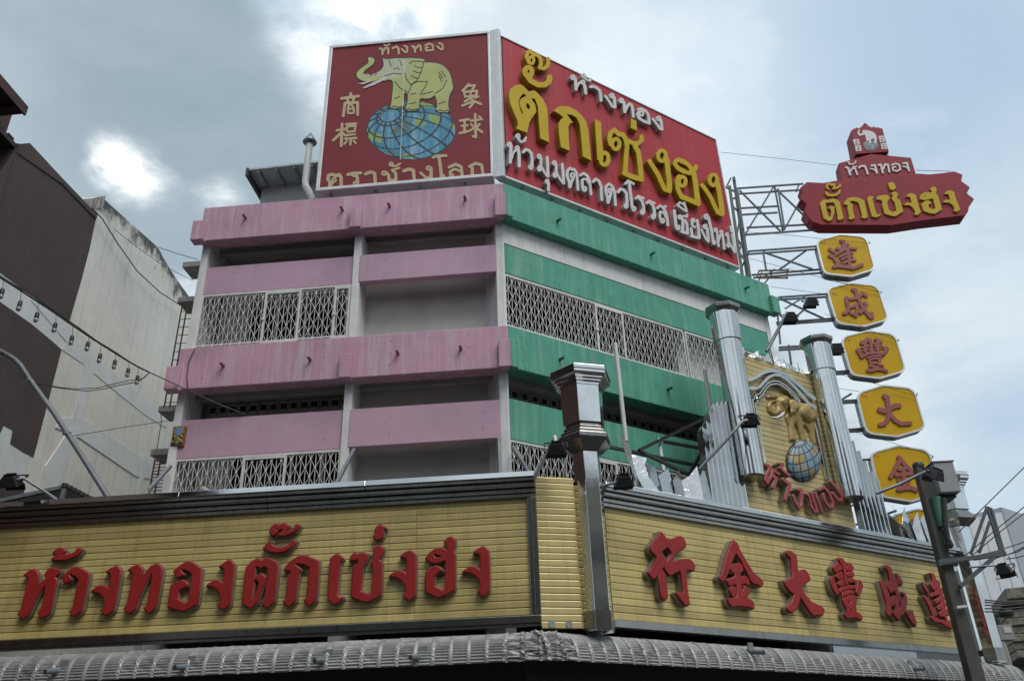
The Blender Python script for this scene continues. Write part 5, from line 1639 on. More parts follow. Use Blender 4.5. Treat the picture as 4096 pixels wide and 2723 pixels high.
# maintenance step and braces
for (p, q) in (((400, 1240), (615, 1240)), ((410, 1190), (620, 1185)), ((400, 1240), (410, 1190)), ((600, 1245), (612, 1188)), ((450, 1230), (520, 1180)), ((430, 1200), (400, 1290)), ((500, 1215), (445, 1285))):
    MB().bar(at(T, 'z1b', *p, -0.1), at(T, 'z1b', *q, -0.1), 0.035).build('step_bar', RUST, tr)
for zf, p, q in (('z3b', (520, 395), (938, 372)), ('z3b', (520, 412), (940, 388)), ('z3b', (600, 575), (988, 550)), ('z3b', (600, 590), (990, 566)), ('z3b', (520, 575), (790, 600)),
                 ('z3b', (600, 770), (1040, 742)), ('z3b', (600, 785), (1045, 756)), ('z3b', (700, 955), (1080, 930)), ('z3b', (700, 970), (1085, 945)), ('z3b', (900, 760), (1000, 700)),
                 ('z3b', (900, 1150), (1130, 1132)), ('z3b', (960, 1380), (1150, 1370)), ('z3b', (585, 380), (640, 800)), ('z5b', (100, 480), (330, 345)), ('z5b', (200, 560), (460, 470))):
    MB().bar(at(T, zf, *p, -0.25), at(T, zf, *q, -0.25), 0.045).build('truss_bar', TRUSS, tr)

# ---- maroon sign
ms = thing('projecting_sign', 'large maroon jagged-edged sign with yellow Thai letters on the roof truss', 'sign', T.P(5.0, 0, 12.4))
TH = 0.42


def slab(name, zf, pts, n0, n1, m_, parent, bev=0.01):
    return MB().prism(T, [hz(T, zf, x, y, n1) for x, y in pts], n0, n1).build(name, m_, parent, bev)


slab('main_board', 'z1b', ((745, 572), (860, 578), (960, 560), (1240, 532), (1505, 512), (1600, 518), (1700, 508), (1770, 497), (1830, 520), (1822, 565), (1882, 608), (1860, 650), (1912, 690), (1875, 740), (1870, 775), (1850, 805),
                         (1560, 838), (1340, 872), (850, 870), (790, 850), (765, 830), (725, 775), (742, 722), (700, 690), (715, 640), (700, 610)), -TH, 0.0, MAROON, ms)
slab('middle_board', 'z1b', ((968, 440), (1195, 377), (1470, 402), (1507, 520), (1240, 540), (990, 560)), -TH + 0.01, -0.012, MAROON, ms)
slab('top_board', 'R1', ((205, 262), (265, 215), (300, 205), (350, 178), (380, 205), (455, 165), (530, 70), (580, 90), (640, 150), (720, 185), (740, 150), (800, 180), (850, 178), (965, 210), (1120, 765), (320, 825)), -TH - 0.1, -0.006, MAROON, ms)
for x in (350, 1060):
    a, z = hz(T, 'R1', x, 850, -0.2)
    MB().box(T, a - 0.05, a + 0.05, -0.3, -0.15, z - 0.25, z + 0.3).build('riser', STEEL, ms)
BIG = ['S 24 262,374 241,352 252,312 290,306 312,322 350,312 346,345 336,374 380,364 424,342 431,316', 'S 30 232,428 262,464 320,470 380,460 414,430 424,402',
       'P 145,580 200,530 260,540 320,515 380,530 420,560 450,680 480,795 430,825 390,800 400,770 375,650 345,570 290,570 220,575 240,700 265,780 300,770 310,700 290,655 255,655 300,622 350,635 345,720 310,820 270,835 195,795',
       'P 480,590 540,515 620,495 690,505 770,540 800,660 825,780 780,800 735,780 750,760 725,660 695,570 620,545 555,555 610,600 605,660 640,790 590,815 550,795 565,770 535,640 555,610 500,600',
       'P 820,520 850,480 910,490 890,520 920,640 950,740 1020,740 960,785 890,770 850,640', 'P 1120,300 1170,280 1205,300 1230,365 1190,395 1145,380',
       'P 955,530 970,480 1020,475 1060,465 1110,470 1140,500 1100,570 1125,680 1180,715 1240,690 1215,570 1170,515 1190,470 1165,435 1220,415 1260,450 1235,510 1285,540 1310,620 1335,695 1230,765 1180,765 1070,730 1030,590 1040,550 1000,530',
       'P 1370,495 1410,450 1470,445 1510,470 1545,600 1585,710 1540,750 1490,740 1510,705 1480,650 1430,610 1345,605 1390,575 1460,580 1440,500 1400,480',
       'P 1570,520 1590,460 1650,425 1740,430 1745,400 1715,380 1770,345 1810,370 1800,440 1830,480 1860,580 1885,670 1790,730 1720,725 1625,690 1595,590 1660,545 1710,550 1740,580 1690,600 1700,650 1770,675 1800,650 1760,510 1680,530 1620,535; H 1610,482 1680,468 1650,488 1625,492',
       'P 1920,450 1960,410 2010,400 2055,420 2090,530 2145,670 2105,705 2055,690 2070,650 2040,600 1980,570 1900,570 1940,535 2010,535 1985,450']
for t in BIG:
    flat('letter', t, 'G6', T, -0.004, 0.045, GOLDL, ms, res=80, bevel=0.008)
MIDT = ['S 42 90,1142 135,1150 160,1250 190,1320; S 38 190,1240 240,1170 300,1160 330,1240 355,1310; S 26 252,1132 340,1120', 'S 26 125,1012 160,1030 165,1070 250,1070 310,1030 320,992', 'S 40 402,1150 440,1112 540,1110 580,1200 610,1295',
        'S 38 702,1102 780,1086 810,1180 830,1280; S 28 682,1175 760,1190 810,1240', 'S 40 870,1087 930,1080 950,1180 975,1270; S 38 980,1180 1030,1072 1100,1080 1130,1250', 'S 34 1190,1087 1280,1050 1370,1080 1400,1190 1310,1235 1220,1210 1210,1140 1280,1130', 'S 38 1470,1047 1560,1035 1580,1130 1610,1225; S 26 1457,1120 1540,1135 1590,1190']
for t in MIDT:
    flat('small_letter', t, 'R1', T, -0.014, 0.02, WHITEL, ms, res=60, bevel=0.006)
flat('globe_print', 'R 1 685,612 90,60; P ' + ' '.join('%d,%d' % (685 + 182 * cos(a * pi / 14), 612 + 126 * sin(a * pi / 14)) for a in range(28)), 'R1', T, -0.008, 0.0, mat('globe_navy', (0.03, 0.06, 0.12), 0.5, var=0.5, scale=6, dirt=(0.4, 0.4, 0.36), dirt_amt=0.7, dirt_scale=4), ms, res=60)
flat('elephant_print', 'P 360,320 370,262 400,222 422,232 400,290 425,330 470,325 490,270 480,245 560,242 680,268 770,310 812,370 832,450 815,565 765,570 770,470 730,450 690,465 690,570 640,570 635,485 600,515 575,505 558,400 540,360 470,372 420,392 378,362', 'R1', T, -0.004, 0.006, WHITEL, ms, res=70)
for q in (((250, 470), (390, 460), (425, 595), (290, 605)), ((300, 625), (440, 610), (465, 745), (325, 755)), ((870, 390), (995, 378), (1030, 525), (905, 540)), ((915, 565), (1050, 550), (1080, 700), (950, 710))):
    o = slab('white_tile', 'R1', q, -0.008, 0.003, WHITEL, ms, 0)
    cx, cy = sum(p[0] for p in q) / 4, sum(p[1] for p in q) / 4
    flat('tile_glyph', 'S 11 %d,%d %d,%d; S 11 %d,%d %d,%d; S 11 %d,%d %d,%d; S 11 %d,%d %d,%d' % (cx - 35, cy - 30, cx + 30, cy - 35, cx, cy - 50, cx + 5, cy + 50, cx - 35, cy + 10, cx + 35, cy + 5, cx - 25, cy + 45, cx + 40, cy + 38), 'R1', T, 0.002, 0.006, PLATER, o, res=40)

# ---- yellow plates
PLATES = [
 ('Q1', 'pink-red character with long sweeping base stroke', '830,120 1480,185 1600,250 1660,350 1850,1060 1850,1130 1780,1210 1160,1400 490,1330 370,1290 310,1190 120,460 130,370 220,290',
  'S 90 860,320 930,340 940,470 900,560; S 82 742,540 830,560 980,480 1050,425; S 72 700,730 850,640 1000,560 1150,540 1290,545; S 66 830,800 960,730 1080,680 1180,672; S 62 880,880 1020,810 1190,782; S 70 920,980 1050,920 1160,890 1270,892; S 88 1050,560 1090,800 1120,1060; S 74 512,560 590,610 650,660; S 84 512,762 640,800 680,890 740,950; S 78 740,1010 800,965; S 92 640,1092 760,1062 900,1080 1220,1132 1480,1032', ((300, 390), (430, 400))),
 ('Q2', 'pink-red character with a dot and a long hooked slash', '780,75 1450,150 1580,230 1640,340 1870,1080 1860,1150 1790,1220 1160,1400 480,1320 380,1270 310,1160 70,380 80,300 160,220',
  'S 98 840,272 920,300 962,480; S 78 1112,372 1180,420 1238,470; S 84 762,562 900,540 1020,490 1100,432; S 96 652,522 660,640 712,780 690,900 622,980 572,982; S 92 1000,540 1060,680 1140,840 1260,980 1372,1112 1418,1100 1400,982; S 78 1192,672 1248,722 1180,860 1060,970; S 82 792,800 860,772 960,722 960,900 930,1060 862,1012 772,972', ((262, 420), (400, 420))),
 ('Q3', 'dense pink-red character like a crown on a stand', '770,140 1390,215 1490,280 1550,370 1765,1090 1760,1170 1700,1230 1105,1405 480,1330 380,1280 320,1190 110,460 110,380 190,290',
  'S 80 790,352 862,382 880,500 890,700; S 68 632,442 732,422 800,402; S 52 622,476 740,482; S 58 652,582 800,542; S 46 682,662 800,622; S 46 702,402 742,720; S 68 1002,362 1062,382 1138,430; S 48 962,482 1138,452; S 46 972,542 1148,532; S 42 992,622 1128,602; S 58 1052,402 1062,700; S 88 532,642 592,722 642,822; S 88 1232,582 1298,612 1202,740; S 58 642,822 800,742 980,717 1158,742; S 48 792,842 950,802 1138,807; S 46 832,902 960,872 1128,882; S 48 842,932 882,1010; S 52 1112,902 1082,1010; S 38 882,992 1078,987; S 52 852,1062 958,1072; S 52 1102,1032 1188,1050; S 56 952,1102 1058,1092; S 72 792,1172 880,1192 1040,1142 1180,1152 1288,1192', ((252, 395), (390, 395))),
 ('Q4', 'simple pink-red character of a cross with two splayed legs', '720,115 1350,185 1460,250 1520,330 1745,1090 1740,1180 1680,1250 1060,1430 420,1360 310,1300 240,1200 50,460 60,380 150,285',
  'S 110 745,392 812,422 832,600 872,760; S 118 625,732 742,772 880,702 1020,632 1108,632; S 92 862,800 822,980 742,1090 632,1112; S 92 882,850 1000,990 1150,1090 1250,1082 1388,1072', ((220, 410), (330, 410))),
 ('Q5', 'pink-red character roofed by two slanting strokes', '735,122 1350,215 1460,280 1530,390 1700,1130 1680,1230 1620,1330 1055,1490 430,1390 340,1340 270,1230 75,420 90,330 200,265',
  'S 92 762,402 800,442 702,620 622,790 562,880; S 88 822,472 960,640 1120,780 1250,880; S 78 772,702 880,682 980,652; S 72 702,852 860,822 1060,802; S 82 872,702 890,1100; S 78 762,962 790,1020; S 68 1012,982 962,1050; S 96 752,1182 900,1152 1060,1142 1180,1192', ((190, 390), (310, 390))),
]
CAP = 'S 9 0,-28 0,26; S 9 0,-28 26,-30 28,26; S 9 48,-22 72,-26 74,24; S 9 92,-24 118,-20 112,22 90,10'


def plate(zf, label, outline, glyph, cap, dpx=(0, 0)):
    out = parse('P ' + outline)[0][1]
    ZOOM['_p'] = (ZOOM[zf][0] + dpx[0], ZOOM[zf][1] + dpx[1], ZOOM[zf][2])
    uz = [hz(T, '_p', x, y, 0.0) for x, y in out]
    cu_, cz_ = sum(p[0] for p in uz) / len(uz), min(p[1] for p in uz)
    t = thing('sign_plate', label, 'sign plate', T.P(cu_, -0.2, cz_), 'yellow plates hanging in a column from the truss')
    # rounded corners
    def chaikin(p):
        q = []
        for i in range(len(p)):
            (a, b_), (c, d) = p[i], p[(i + 1) % len(p)]
            l = sqrt((c - a) ** 2 + (d - b_) ** 2)
            k = min(0.25, 0.035 / max(l, 1e-6))
            q += [(a + (c - a) * k, b_ + (d - b_) * k), (c + (a - c) * k, d + (b_ - d) * k)]
        return q
    uz = chaikin(uz)
    mu, mz = sum(p[0] for p in uz) / len(uz), sum(p[1] for p in uz) / len(uz)
    shr = lambda k: [(mu + (a - mu) * k, mz + (z - mz) * k) for a, z in uz]
    MB().prism(T, shr(0.985), -0.30, -0.02).build('casing', mat('plate_casing', (0.16, 0.17, 0.18), 0.4, 0.7, var=0.2), t, 0.008)
    # rim: ring between outline and inset
    ou, inn = uz, shr(0.945)
    k = len(uz)
    vs = [T.P(a, -0.06, z) for a, z in ou] + [T.P(a, 0.012, z) for a, z in ou] + [T.P(a, 0.012, z) for a, z in inn] + [T.P(a, -0.02, z) for a, z in inn]
    fs = []
    for i in range(k):
        j = (i + 1) % k
        for r_ in range(3):
            fs.append((r_ * k + i, r_ * k + j, (r_ + 1) * k + j, (r_ + 1) * k + i))
    MB().add(vs, fs).build('rim', mat('plate_rim', (0.56, 0.58, 0.57), 0.35, 0.6, var=0.08), t)
    MB().prism(T, shr(0.955), -0.03, -0.004).build('face', PLATEY, t)
    flat('character', glyph, '_p', T, -0.008, 0.035, PLATER, t, res=100, bevel=0.008)
    (x0, y0), _ = cap
    ls = []
    for s_ in parse(CAP):
        ls.append(('S', s_[1], [(x + x0 - 40, y + y0) for x, y in s_[2]]))
    loops = [[hz(T, '_p', x, y, 0.0) for x, y in l] for l in glyph_loops(ls, 0, 70)]
    solid('caption', loops, T, -0.008, 0.0, PLATER, t)
    # little hook on the right edge
    xr = max(range(len(out)), key=lambda i: out[i][0] - out[i][1])
    hx, hy = out[3]
    a, z = hz(T, '_p', hx + 40, hy + 30, 0)
    MB().bar(T.P(a - 0.05, -0.05, z - 0.04), T.P(a + 0.04, -0.05, z + 0.05), 0.025).build('hook', RUST, t)
    return t


for zf, lb, ol, gl, cp_ in PLATES:
    plate(zf, 'yellow hexagonal sign plate with ' + lb, ol, gl, cp_)
# the lowest plate, mostly hidden by the sign band
plate('Q5', 'lowest yellow sign plate half hidden behind the chrome blades', PLATES[4][2], 'S 92 620,420 540,520; S 92 660,620 540,760; S 88 610,720 620,1150; S 88 850,420 1150,440; S 92 800,620 1250,640; S 92 1080,640 1100,1150 1010,1120', ((190, 390), (310, 390)), (78, 252))


# ================================================================== neighbours on the left
W = Fr((-9.4, 13.0), ANG_A + pi / 2)      # long side wall, seen in perspective down the alley


def wpx(zf, pts, n=0.0):
    return [hz(W, zf, x, y, n) for x, y in pts]


WALLW = mat('old_white_wall', (0.70, 0.69, 0.635), 0.9, var=0.06, scale=1.0, streak=(0.42, 0.41, 0.37), streak_amt=0.35, dirt=(0.36, 0.36, 0.34), dirt_amt=0.3, dirt_scale=0.8, bump=0.25, bump_scale=6)
MILD0 = mat('mildewed_plaster', (0.40, 0.40, 0.37), 0.95, var=0.1, streak=(0.05, 0.05, 0.05), streak_amt=0.9, dirt=(0.06, 0.06, 0.055), dirt_amt=0.9, dirt_scale=3.0, bump=0.4, bump_scale=20)
MILD = WALLW.copy()
MILD.name = 'mildewed_plaster_wall'
nt_ = MILD.node_tree
bs_ = nt_.nodes['Principled BSDF']
src_ = bs_.inputs['Base Color'].links[0].from_socket
att_ = nt_.nodes.new('ShaderNodeAttribute'); att_.attribute_name = 'below_top'
ge_ = nt_.nodes.new('ShaderNodeNewGeometry')


def mnoise(scale, vec, det=7):
    mp_ = nt_.nodes.new('ShaderNodeMapping'); mp_.inputs['Scale'].default_value = vec
    nt_.links.new(ge_.outputs['Position'], mp_.inputs['Vector'])
    n_ = nt_.nodes.new('ShaderNodeTexNoise'); n_.inputs['Scale'].default_value = scale; n_.inputs['Detail'].default_value = det; n_.inputs['Roughness'].default_value = 0.68
    nt_.links.new(mp_.outputs[0], n_.inputs['Vector'])
    return n_.outputs[0]


def mm(op, a, b_, cl=False):
    n_ = nt_.nodes.new('ShaderNodeMath'); n_.operation = op; n_.use_clamp = cl
    for i_, v_ in enumerate((a, b_)):
        if isinstance(v_, (int, float)): n_.inputs[i_].default_value = v_
        else: nt_.links.new(v_, n_.inputs[i_])
    return n_.outputs[0]


mk_ = mm('MULTIPLY', mm('SUBTRACT', mm('ADD', mm('MULTIPLY', mnoise(1.6, (1, 1, 0.8)), 2.2), mm('MULTIPLY', mnoise(9.0, (1, 1, 0.35)), 0.9)), mm('ADD', mm('MULTIPLY', att_.outputs['Fac'], 1.0), 1.12)), 2.6, True)
mx_ = nt_.nodes.new('ShaderNodeMix'); mx_.data_type = 'RGBA'
nt_.links.new(mm('MULTIPLY', mk_, 0.93), mx_.inputs[0]); nt_.links.new(src_, mx_.inputs[6]); mx_.inputs[7].default_value = (0.045, 0.047, 0.043, 1)
nt_.links.new(mx_.outputs[2], bs_.inputs['Base Color'])
BROWN = mat('brown_wall_paint', (0.066, 0.048, 0.047), 0.9, var=0.10, scale=1.2, streak=(0.085, 0.066, 0.064), streak_amt=0.4, bump=0.3, bump_scale=10)
PALE = mat('pale_repair_paint', (0.64, 0.66, 0.67), 0.9, var=0.06, dirt=(0.42, 0.44, 0.46), dirt_amt=0.5, bump=0.2)

nbw = thing('side_street_building', 'old white party wall with black mildew along its sloping top beside the pink balconies', 'building', W.P(6, -1, 0))
top = wpx('z1a', ((590, 772), (637, 762), (700, 822), (820, 930), (995, 1085), (1022, 1142), (1100, 1270), (1185, 1388)))
uL0, uR0 = top[0][0], top[-1][0] + 9
poly = [(uL0, 0), (uR0, 0), (uR0, top[-1][1] - 1.0)] + top[::-1]
MB().prism(W, poly, -0.4, -0.03).build('wall', WALLW, nbw)
# plaster skin as a fine grid that carries how far each point lies below the coping (for the mildew)
tu, tz = [p[0] for p in top] + [uR0], [p[1] for p in top] + [top[-1][1] - 1.0]
NU, NZ = 60, 50
vs, fs, dist = [], [], []
for i in range(NU + 1):
    a = uL0 + (uR0 - uL0) * (i / NU) ** 1.6
    zt_ = float(np.interp(a, tu, tz))
    for j in range(NZ + 1):
        d = zt_ * (j / NZ) ** 2
        vs.append(W.P(a, 0.0, zt_ - d))
        dist.append(d)
for i in range(NU):
    for j in range(NZ):
        q = i * (NZ + 1) + j
        fs.append((q, q + 1, q + NZ + 2, q + NZ + 1))
skin = MB().add(vs, fs).build('plaster_skin', MILD, nbw)
at_ = skin.data.attributes.new('below_top', 'FLOAT', 'POINT')
at_.data.foreach_set('value', dist)
MB().prism(W, [(top[0][0] - 0.02, top[0][1] - 0.02), (top[0][0] + 0.15, top[0][1] + 0.12), (top[1][0] + 0.1, top[1][1] + 0.10), (top[1][0] + 0.1, top[1][1] - 0.25), (top[0][0] - 0.02, top[0][1] - 0.3)], -0.42, 0.03).build('coping_stone', MILD0, nbw)
for k, pts in enumerate((((240, 0), (525, 235), (720, 440), (1100, 740), (1290, 900), (1300, 1000), (1150, 910), (860, 680), (650, 500), (480, 385), (520, 330)),
            ((650, 508), (735, 560), (640, 900), (620, 1000), (540, 1010), (600, 780)),
            ((480, 930), (620, 918), (960, 1130), (1180, 1290), (1180, 1400), (1060, 1380), (620, 1080), (430, 1000)),
            ((540, 1010), (618, 1000), (420, 1560), (330, 1560), (350, 1300), (430, 1180)),
            ((1115, 1215), (1150, 1215), (1095, 1560), (1060, 1560)))):
    MB().prism(W, wpx('z2a', pts), 0.001 + 0.0003 * k, 0.010 + 0.004 * k).build('repair_strip', PALE, nbw)

nbb = thing('brown_side_building', 'brown painted side wall with pale band rising behind the string of bulbs', 'building', W.P(-2, -1, 0))
tb = wpx('z1a', ((120, 436), (178, 428), (390, 655), (604, 878)))
uBL = wpx('z1a', ((150, 520),))[0][0]
bl_ = [(uBL, 0), (tb[-1][0] + 0.005, 0), (tb[-1][0] + 0.005, tb[-1][1]), tb[2], tb[1], (uBL, tb[0][1])]
bl_ = [(tb[0][0], 0.0), (uL0 - 0.01, 0.0), (uL0 - 0.01, tb[-1][1] - 0.05), tb[2], tb[1], tb[0]]
MB().prism(W, bl_, -0.35, 0.002).build('wall', PALE, nbb)
MB().box(W, tb[0][0] - 0.03, tb[0][0] - 0.001, -0.36, 0.02, 0, tb[0][1] - 0.01).build('wall_end', BROWN, nbb)
# the brown paint fields: upper above the pale band, lower below it
up = wpx('z1a', ((120, 437), (178, 429), (390, 656), (604, 879), (560, 1090), (510, 1280), (430, 1555), (200, 1385), (0, 1240), (-300, 1020)))
MB().prism(W, up, 0.002, 0.010).build('brown_paint', BROWN, nbb)
lowp = wpx('z2a', ((-300, -215), (0, 15), (240, 185), (410, 325), (480, 388), (420, 620), (350, 890), (260, 1230), (180, 1190), (78, 1125), (98, 1020), (25, 980), (0, 1040), (-300, 900)))
MB().prism(W, lowp, 0.002, 0.010).build('brown_paint', BROWN, nbb)
low2 = wpx('z7b', ((-100, 90), (110, 150), (175, 185), (165, 225), (0, 260), (-100, 260)))
MB().prism(W, low2, 0.002, 0.010).build('brown_paint', BROWN, nbb)
MB().prism(W, [(tb[0][0] - 0.02, tb[0][1] - 0.22), tb[0], tb[1], tb[2], tb[3], (tb[3][0], tb[3][1] - 0.12), (tb[2][0], tb[2][1] - 0.12)], -0.40, 0.03).build('coping', BROWN, nbb)

DKRED = mat('dark_red_boards', (0.055, 0.016, 0.013), 0.7, var=0.3, scale=3, aniso=(20, 20, 0.5), bump=0.3, bump_scale=3)
ROOFD = mat('dark_roof', (0.05, 0.032, 0.03), 0.8, var=0.3, scale=6)
hs = thing('wooden_house', 'dark red wooden house with deep roof eaves above the brown wall', 'house', W.P(-3, -3, 0))
# upper storey: side wall on a plane just behind the brown wall, far corner where the photograph shows it
cx_ = hz(W, 'z1a', 60, 300, -0.5)
MB().box(W, cx_[0] - 9, cx_[0], -5.5, -0.5, 3.0, hz(W, 'z1a', 95, 225, -0.5)[1] + 0.3).build('wall', DKRED, hs)
e0 = hz(W, 'z1a', 163, 232, 0.15)
MB().prism(W, [(e0[0] - 10, e0[1] - 0.05), (e0[0], e0[1] - 0.05), (e0[0], e0[1] + 0.14), (e0[0] - 10, e0[1] + 0.14)], -6.0, 0.15).build('roof', ROOFD, hs)
for k in range(10):
    a = e0[0] - 0.3 - k * 0.9
    MB().box(W, a, a + 0.08, -1.0, 0.1, e0[1] - 0.15, e0[1] - 0.055).build('rafter', DKRED, hs)
MB().box(W, e0[0] - 10, e0[0] - 0.02, 0.151, 0.19, e0[1] - 0.12, e0[1] + 0.10).build('fascia_board', DKRED, hs)
e1 = hz(W, 'z1a', 108, 478, -0.05)
MB().prism(W, [(e1[0] - 9, e1[1]), (e1[0], e1[1]), (e1[0], e1[1] + 0.1), (e1[0] - 9, e1[1] + 0.1)], -0.9, -0.03).build('lower_eave', ROOFD, hs)
for k in range(14):
    a = e1[0] - 0.05 - k * 0.30
    MB().box(W, a, a + 0.16, -0.8, -0.025, e1[1] + 0.101, e1[1] + 0.15).build('eave_tile', ROOFD, hs)
# front of the brown building: dark red boarded wall facing the street
FB = Fr(W.P(tb[0][0], 0.0, 0)[:2], ANG_A)
MB().box(FB, -6, -0.36, -0.3, -0.1, 0, e1[1] - 0.1).build('front_wall', DKRED, hs)
for k in range(5):
    z = e1[1] - 1.2 - k * 1.1
    MB().box(FB, -6, -0.365, -0.099, -0.06, z, z + 0.09).build('wall_batten', mat('batten', (0.09, 0.03, 0.022), 0.7), hs)

# ================================================================== lean-to roof and lamp arms behind the left sign
lt = thing('lean_to_roof', 'small dark corrugated lean-to roof poking above the left end of the sign', 'roof', A.P(-7.2, 0.2, 5.4))
r0, r1, r2 = at(A, 'z7b', -80, 290, 0.4), at(A, 'z7b', 465, 172, 0.4), at(A, 'z7b', 640, 262, -0.9)
DR = mat('dark_corrugated', (0.035, 0.035, 0.038), 0.6, 0.3, var=0.2)
vs = [r0, r1, r2, (r2[0] - 4.2, r2[1] - 0.3, r2[2] - 0.5)]
vs2 = [(p[0], p[1], p[2] - 0.05) for p in vs]
MB().hexa(vs2 + vs).build('roof_sheet', DR, lt)
for k in range(7):
    t = k / 6
    p = [r1[i] + (r2[i] - r1[i]) * t for i in range(3)]
    MB().lathe((p[0], p[1]), [(0.055, p[2] - 0.01), (0.055, p[2] + 0.05)], 8).build('roof_rib', DR, lt)
MB().bar(r0, r1, 0.05, 0.06).build('edge_beam', STEEL, lt)
MB().bar((r1[0], r1[1], r1[2] - 0.02), (r1[0] - 0.02, r1[1], 4.9), 0.05).build('post', STEEL, lt)

lp = thing('lamp_arm', 'bent galvanised lamp arm leaning up from behind the left sign', 'lamp arm', at(A, 'z2a', 860, 1560, 0.5))
MB().tube([at(A, 'z2a', x, y, 0.5) for x, y in ((880, 1600), (640, 1220), (420, 880), (230, 620), (160, 510), (120, 470), (60, 430), (-60, 370))], 0.043, 14).build('tube', mat('dull_galvanised', (0.17, 0.19, 0.21), 0.6, 0.4, var=0.15), lp)
MB().tube([at(A, 'z2a', x, y, 0.56) for x, y in ((20, 400), (60, 480), (130, 570), (190, 610), (235, 640))], 0.008, 5).build('lead_wire', CABLE, lp)
for x, y in ((232, 628), (525, 1045)):
    p = at(A, 'z2a', x, y, 0.5)
    MB().lathe((p[0], p[1]), [(0.066, p[2] - 0.02), (0.066, p[2] + 0.02)], 12).build('clamp', STEEL, lp)

# string of bulbs
st = thing('bulb_string', 'black cable with hanging bare bulbs strung from pink balcony across brown wall', 'string lights', at(A, 'z2a', 600, 600, 0.3))
NSG = 0.3
ns = lambda x: 0.3 + max(0.0, (1172 - x) / 1172) * 3.2     # the string comes forward, clear of the side wall
MB().tube([at(A, 'z2a', x, y, ns(x)) for x, y in ((-120, -260), (0, -178), (130, -95), (270, -5), (440, 108), (590, 213), (720, 300), (830, 370), (925, 430), (1010, 482), (1095, 530), (1172, 566))], 0.014, 6).build('cable', CABLE, st)
MB().tube([at(A, 'z2a', x, y, ns(x) - 0.03) for x, y in ((-120, -268), (60, -150), (270, -25), (440, 95), (600, 205), (760, 320), (900, 405), (1040, 500), (1172, 566))], 0.010, 5).build('cable', CABLE, st)
MB().tube([at(A, 'z2a', x, y, n) for x, y, n in ((1172, 566, NSG), (1300, 625, 0.2), (1470, 705, 0.06), (1700, 810, 0.0), (1930, 900, NP - 0.02))], 0.011, 5).build('cable', CABLE, st)
BULBG = mat('bulb_glass', (0.26, 0.27, 0.26), 0.15, var=0.05)
sock = MB().lathe((0, 0), [(0.012, 0.0), (0.027, -0.01), (0.032, -0.04), (0.032, -0.10)], 10).mesh('socket', BLACKM)
bulb = MB().lathe((0, 0), [(0.02, -0.10), (0.034, -0.12), (0.036, -0.14), (0.028, -0.165), (0.008, -0.178)], 10).mesh('bulb_glass', BULBG)
for x, y, cy in ((24, 118 - 210, -165), (163, 5, -72), (297, 95, 15), (438, 176, 106), (570, 276, 200), (694, 325, 283), (789, 418, 345), (905, 468, 418), (1010, 532, 482), (1082, 590, 522)):
    p = at(A, 'z2a', x, y, ns(x))
    o = place('bulb', sock, st, p, random.random())
    off = ORG[st.name]
    g = bpy.data.objects.new('glass', bulb)
    COL.objects.link(g)
    g.parent = o
    q = at(A, 'z2a', x + 2, cy, ns(x))
    MB().tube([(q[0], q[1], q[2]), (p[0], p[1], p[2] - 0.01)], 0.004, 4).build('drop_wire', CABLE, st)

w1 = [('z2a', ((235, 640), (370, 665), (500, 688), (600, 695), (760, 690), (900, 655), (1010, 630), (1080, 628), (1135, 605), (1172, 568)), 0.35),
      ('z2a', ((240, 650), (400, 680), (540, 700), (690, 713), (820, 695), (940, 665), (1085, 640), (1172, 570)), 0.32)]
for k, (zf, pts, n) in enumerate(w1):
    MB().tube([at(A, zf, x, y, n) for x, y in pts], 0.008, 5).build('hanging_wire', CABLE, None, label=('upper', 'lower')[k] + ' thin black wire sagging from lamp arm to end of the bulb string', cat='wire', group='wires between lamp arm and bulb string')
MB().tube([at(A, 'z2a', x, y, n) for x, y, n in ((535, 1070, 0.5), (950, 1000, 0.2), (1360, 938, -0.1))], 0.006, 5).build('stay_wire', CABLE, None, label='taut stay wire from lamp arm to edge of the lower pink balcony', cat='wire')
for pts, lb in ((((1260, 880), (1265, 960), (1240, 1110), (1230, 1170)), 'loose cable hanging down beside the concrete ledges'), (((1530, 380), (1480, 480), (1465, 600), (1480, 760), (1500, 925)), 'thin cable hanging down over the pink fascia')):
    MB().tube([at(A, 'z2a', x, y, 0.02 if pts[0][0] > 1500 else -1.1) for x, y in pts], 0.007, 5).build('hanging_wire', CABLE, None, label=lb, cat='wire')
for pts, lb in ((((575, 835), (640, 900), (740, 1060), (860, 1230), (1000, 1360), (1140, 1450)), 'heavy black cable drooping across the old white wall'), (((720, 970), (860, 1080), (1000, 1180), (1110, 1240), (1210, 1290)), 'thin wire drooping across the old white wall')):
    MB().tube([at(W, 'z1a', x, y, 0.12) for x, y in pts], 0.014 if 'heavy' in lb else 0.007, 5).build('wall_cable', CABLE, None, label=lb, cat='wire')
MB().tube([at(A, 'z1a', x, y, -2.0) for x, y in ((990, 1080), (1110, 1120), (1240, 1158))], 0.008, 5).build('wall_cable', CABLE, None, label='thin wire from white gable to pink building against the sky', cat='wire')

